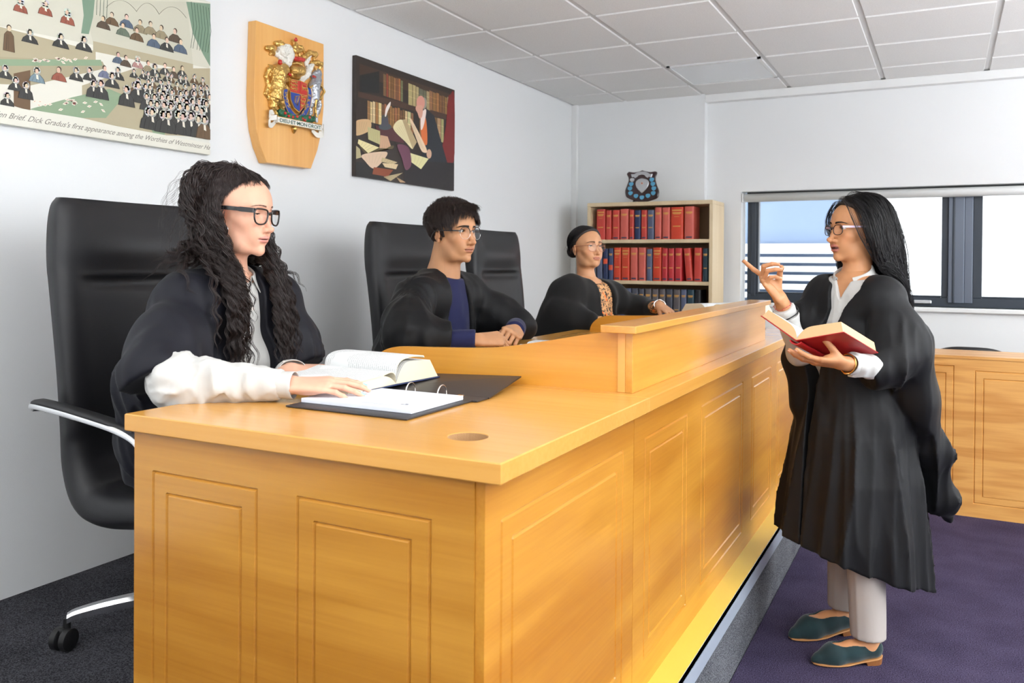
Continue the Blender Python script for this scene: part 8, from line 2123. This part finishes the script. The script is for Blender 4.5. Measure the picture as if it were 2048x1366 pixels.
    hair_locks(hfn, H.toW(q+g*.008)[nk_], D[nk_] @ H.R.T, 60, .0108, lambda k: of[nk_]*min(1, .55+k/14), .26, .80, P_, HK, 15, .0090, .0028, .16, 3, .00055, tgt=tg_, tip=.55, fine=.0006)
    def tg2(P, k):
        c = V(-.36, 3.22, 0); d = c-P; d[:, 2] = 0; l = _n(d)[:, None]+1e-6
        return d/l*np.clip((l-.03)/.1, 0, 1)*.12+back*.03
    hair_locks(hfn, H.toW(q+g*.008)[~nk_], D[~nk_] @ H.R.T, 40, .0105, lambda k: of[~nk_]*min(1, .5+k/14), .26, .80, P_, HK, 15, .0085, .003, .14, 5, .00055, tgt=tg2, tip=.5, fine=.0006)
    # front sweep from the parting, down over the temple
    n = 46; y = rs.uniform(-.02, .03, n); z = .100+.010*rs.rand(n); x = .050+.012*rs.rand(n)-.3*np.abs(y)
    q2 = push_out(H, np.stack([x, y, z], -1), .006); D0 = np.stack([-.15-0*y, .85+0*y, .12+0*y], -1) @ H.R.T
    o2 = .006+.008*rs.rand(n)
    def tg3(P, k):
        return (H.R @ V(-.16, .02, -.10))[None]*np.ones((len(P), 1))
    hair_locks(hfn, H.toW(q2), D0, 24, .0085, lambda k: o2, .16, .84, P_, HK, 12, .006, .001, .16, 8, .0005, tgt=tg3, tip=.7)
    return P_, hl
adv, hl_ = advocate()
# the red book she holds open: spine runs towards her, both boards tilted up
def red_book():
    b0 = V(.0772, .2085, -.0747); b0 /= np.linalg.norm(b0); b = b0.copy()
    a2 = V(-.1194, .0738, .0678); a1 = V(.1442, -.0374, .0341)
    y = a2/np.linalg.norm(a2)-a1/np.linalg.norm(a1); y = y-b*(y@b); y /= np.linalg.norm(y)
    z = np.cross(b, y)
    if z[2] < 0: b = -b; z = np.cross(b, y)
    S0 = V(-.414, 2.713, 1.094); c = S0+b0*.118
    M = Matrix(((b[0], y[0], z[0], c[0]), (b[1], y[1], z[1], c[1]), (b[2], y[2], z[2], c[2]), (0, 0, 0, 1)))
    cosA = (a2@a1)/(np.linalg.norm(a2)*np.linalg.norm(a1)); tilt = (PI-math.acos(cosA))/2
    M_red = plain('red_cloth_cover', srgb(178, 28, 34), .45, bump=.15, bscale=800)
    ed = plain('warm_page_edges', srgb(224, 192, 146), .8, bump=.5, bscale=700)
    t = open_book('law_book', tuple(c), 0, .235, .150, .036, .030, M_red, 'open red hardback book resting on the standing woman\'s left hand', slant=.004, tiltL=tilt, tiltR=tilt, M0=M, edge=ed)
    # spine strip
    m = MB(); G = []
    for x in (-.1215, .1215):
        G.append([tuple(M @ Vector((x, .022*math.sin(a), .004-.016*math.cos(a)))) for a in np.linspace(-1.25, 1.25, 12)]+[tuple(M @ Vector((x, .019*math.sin(a), .006-.0145*math.cos(a)))) for a in np.linspace(1.25, -1.25, 12)])
    m.grid(np.array(G), closed_v=True); 
    for g_ in G: m.add(g_, [tuple(range(24))])
    m.build('spine', M_red, t)
red_book()
# ================================================================== CAMERA + LIGHT
def setup():
    f_, yaw, pit, rol, SY = 1673.92, .479403753, -8.69863878e-3, 7.49293686e-3, 143.483
    cam = bpy.data.cameras.new('camera'); co = bpy.data.objects.new('camera', cam); COL.objects.link(co)
    v = Vector((-math.sin(yaw)*math.cos(pit), math.cos(yaw)*math.cos(pit), math.sin(pit)))
    r = Vector((math.cos(yaw), math.sin(yaw), 0)); u = r.cross(v)
    r2 = r*math.cos(rol)+u*math.sin(rol); u2 = -r*math.sin(rol)+u*math.cos(rol)
    M = Matrix((r2, u2, -v)).transposed().to_4x4(); M.translation = Vector((0, 0, 1.332))
    co.matrix_world = M
    cam.sensor_width = 36; cam.lens = f_*36/2048; cam.shift_x = 0; cam.shift_y = -SY/2048
    cam.clip_start = .05
    cam.dof.use_dof = True; cam.dof.focus_distance = 2.6; cam.dof.aperture_fstop = 6.3
    scene.camera = co
    w = bpy.data.worlds.new('World'); scene.world = w; w.use_nodes = True
    bg = w.node_tree.nodes['Background']; bg.inputs['Color'].default_value = (.92, .97, 1, 1); bg.inputs['Strength'].default_value = 2.6
    def area(name, loc, rot, sx, sy, e, col=(1, 1, 1)):
        l = bpy.data.lights.new(name, 'AREA'); l.shape = 'RECTANGLE'; l.size = sx; l.size_y = sy; l.energy = e; l.color = col
        o = bpy.data.objects.new(name, l); COL.objects.link(o); o.location = loc; o.rotation_euler = rot; return o
    # added out-of-frame uplights, imitating a flash bounced off the ceiling, plus a soft fill
    area('bounce_fill', (3.1, 3.4, .9), (math.radians(180), math.radians(18), 0), .9, .9, 300, (.96, .985, 1))
    area('bounce_fill', (1.9, .6, .8), (math.radians(180), math.radians(10), 0), .9, .9, 300, (.96, .985, 1))
    area('bounce_fill', (-1.2, -1.2, .9), (math.radians(180), 0, 0), .9, .9, 90, (.97, .99, 1))
    area('soft_fill', (2.2, -2.2, 2.2), (math.radians(66), 0, math.radians(42)), 1.8, 1.8, 30, (1, .99, .97))  # soft area light added behind the camera for fill
    for x, y in ((.2, 1.2), (1.8, 1.4), (.2, -1.), (2.6, 3.6), (-1.4, .2)):
        area('ceiling_fill', (x, y, CEIL-.01), (0, 0, 0), .57, .57, 6, (1, .98, .95))  # unseen panels added at ceiling level to brighten the room
    vs = scene.view_settings; vs.view_transform = 'Standard'; vs.look = 'None'; vs.gamma = 1; vs.use_curve_mapping = False; vs.exposure = -0.05
    scene.cycles.use_denoising = True
    scene.cycles.max_bounces = 8
setup()
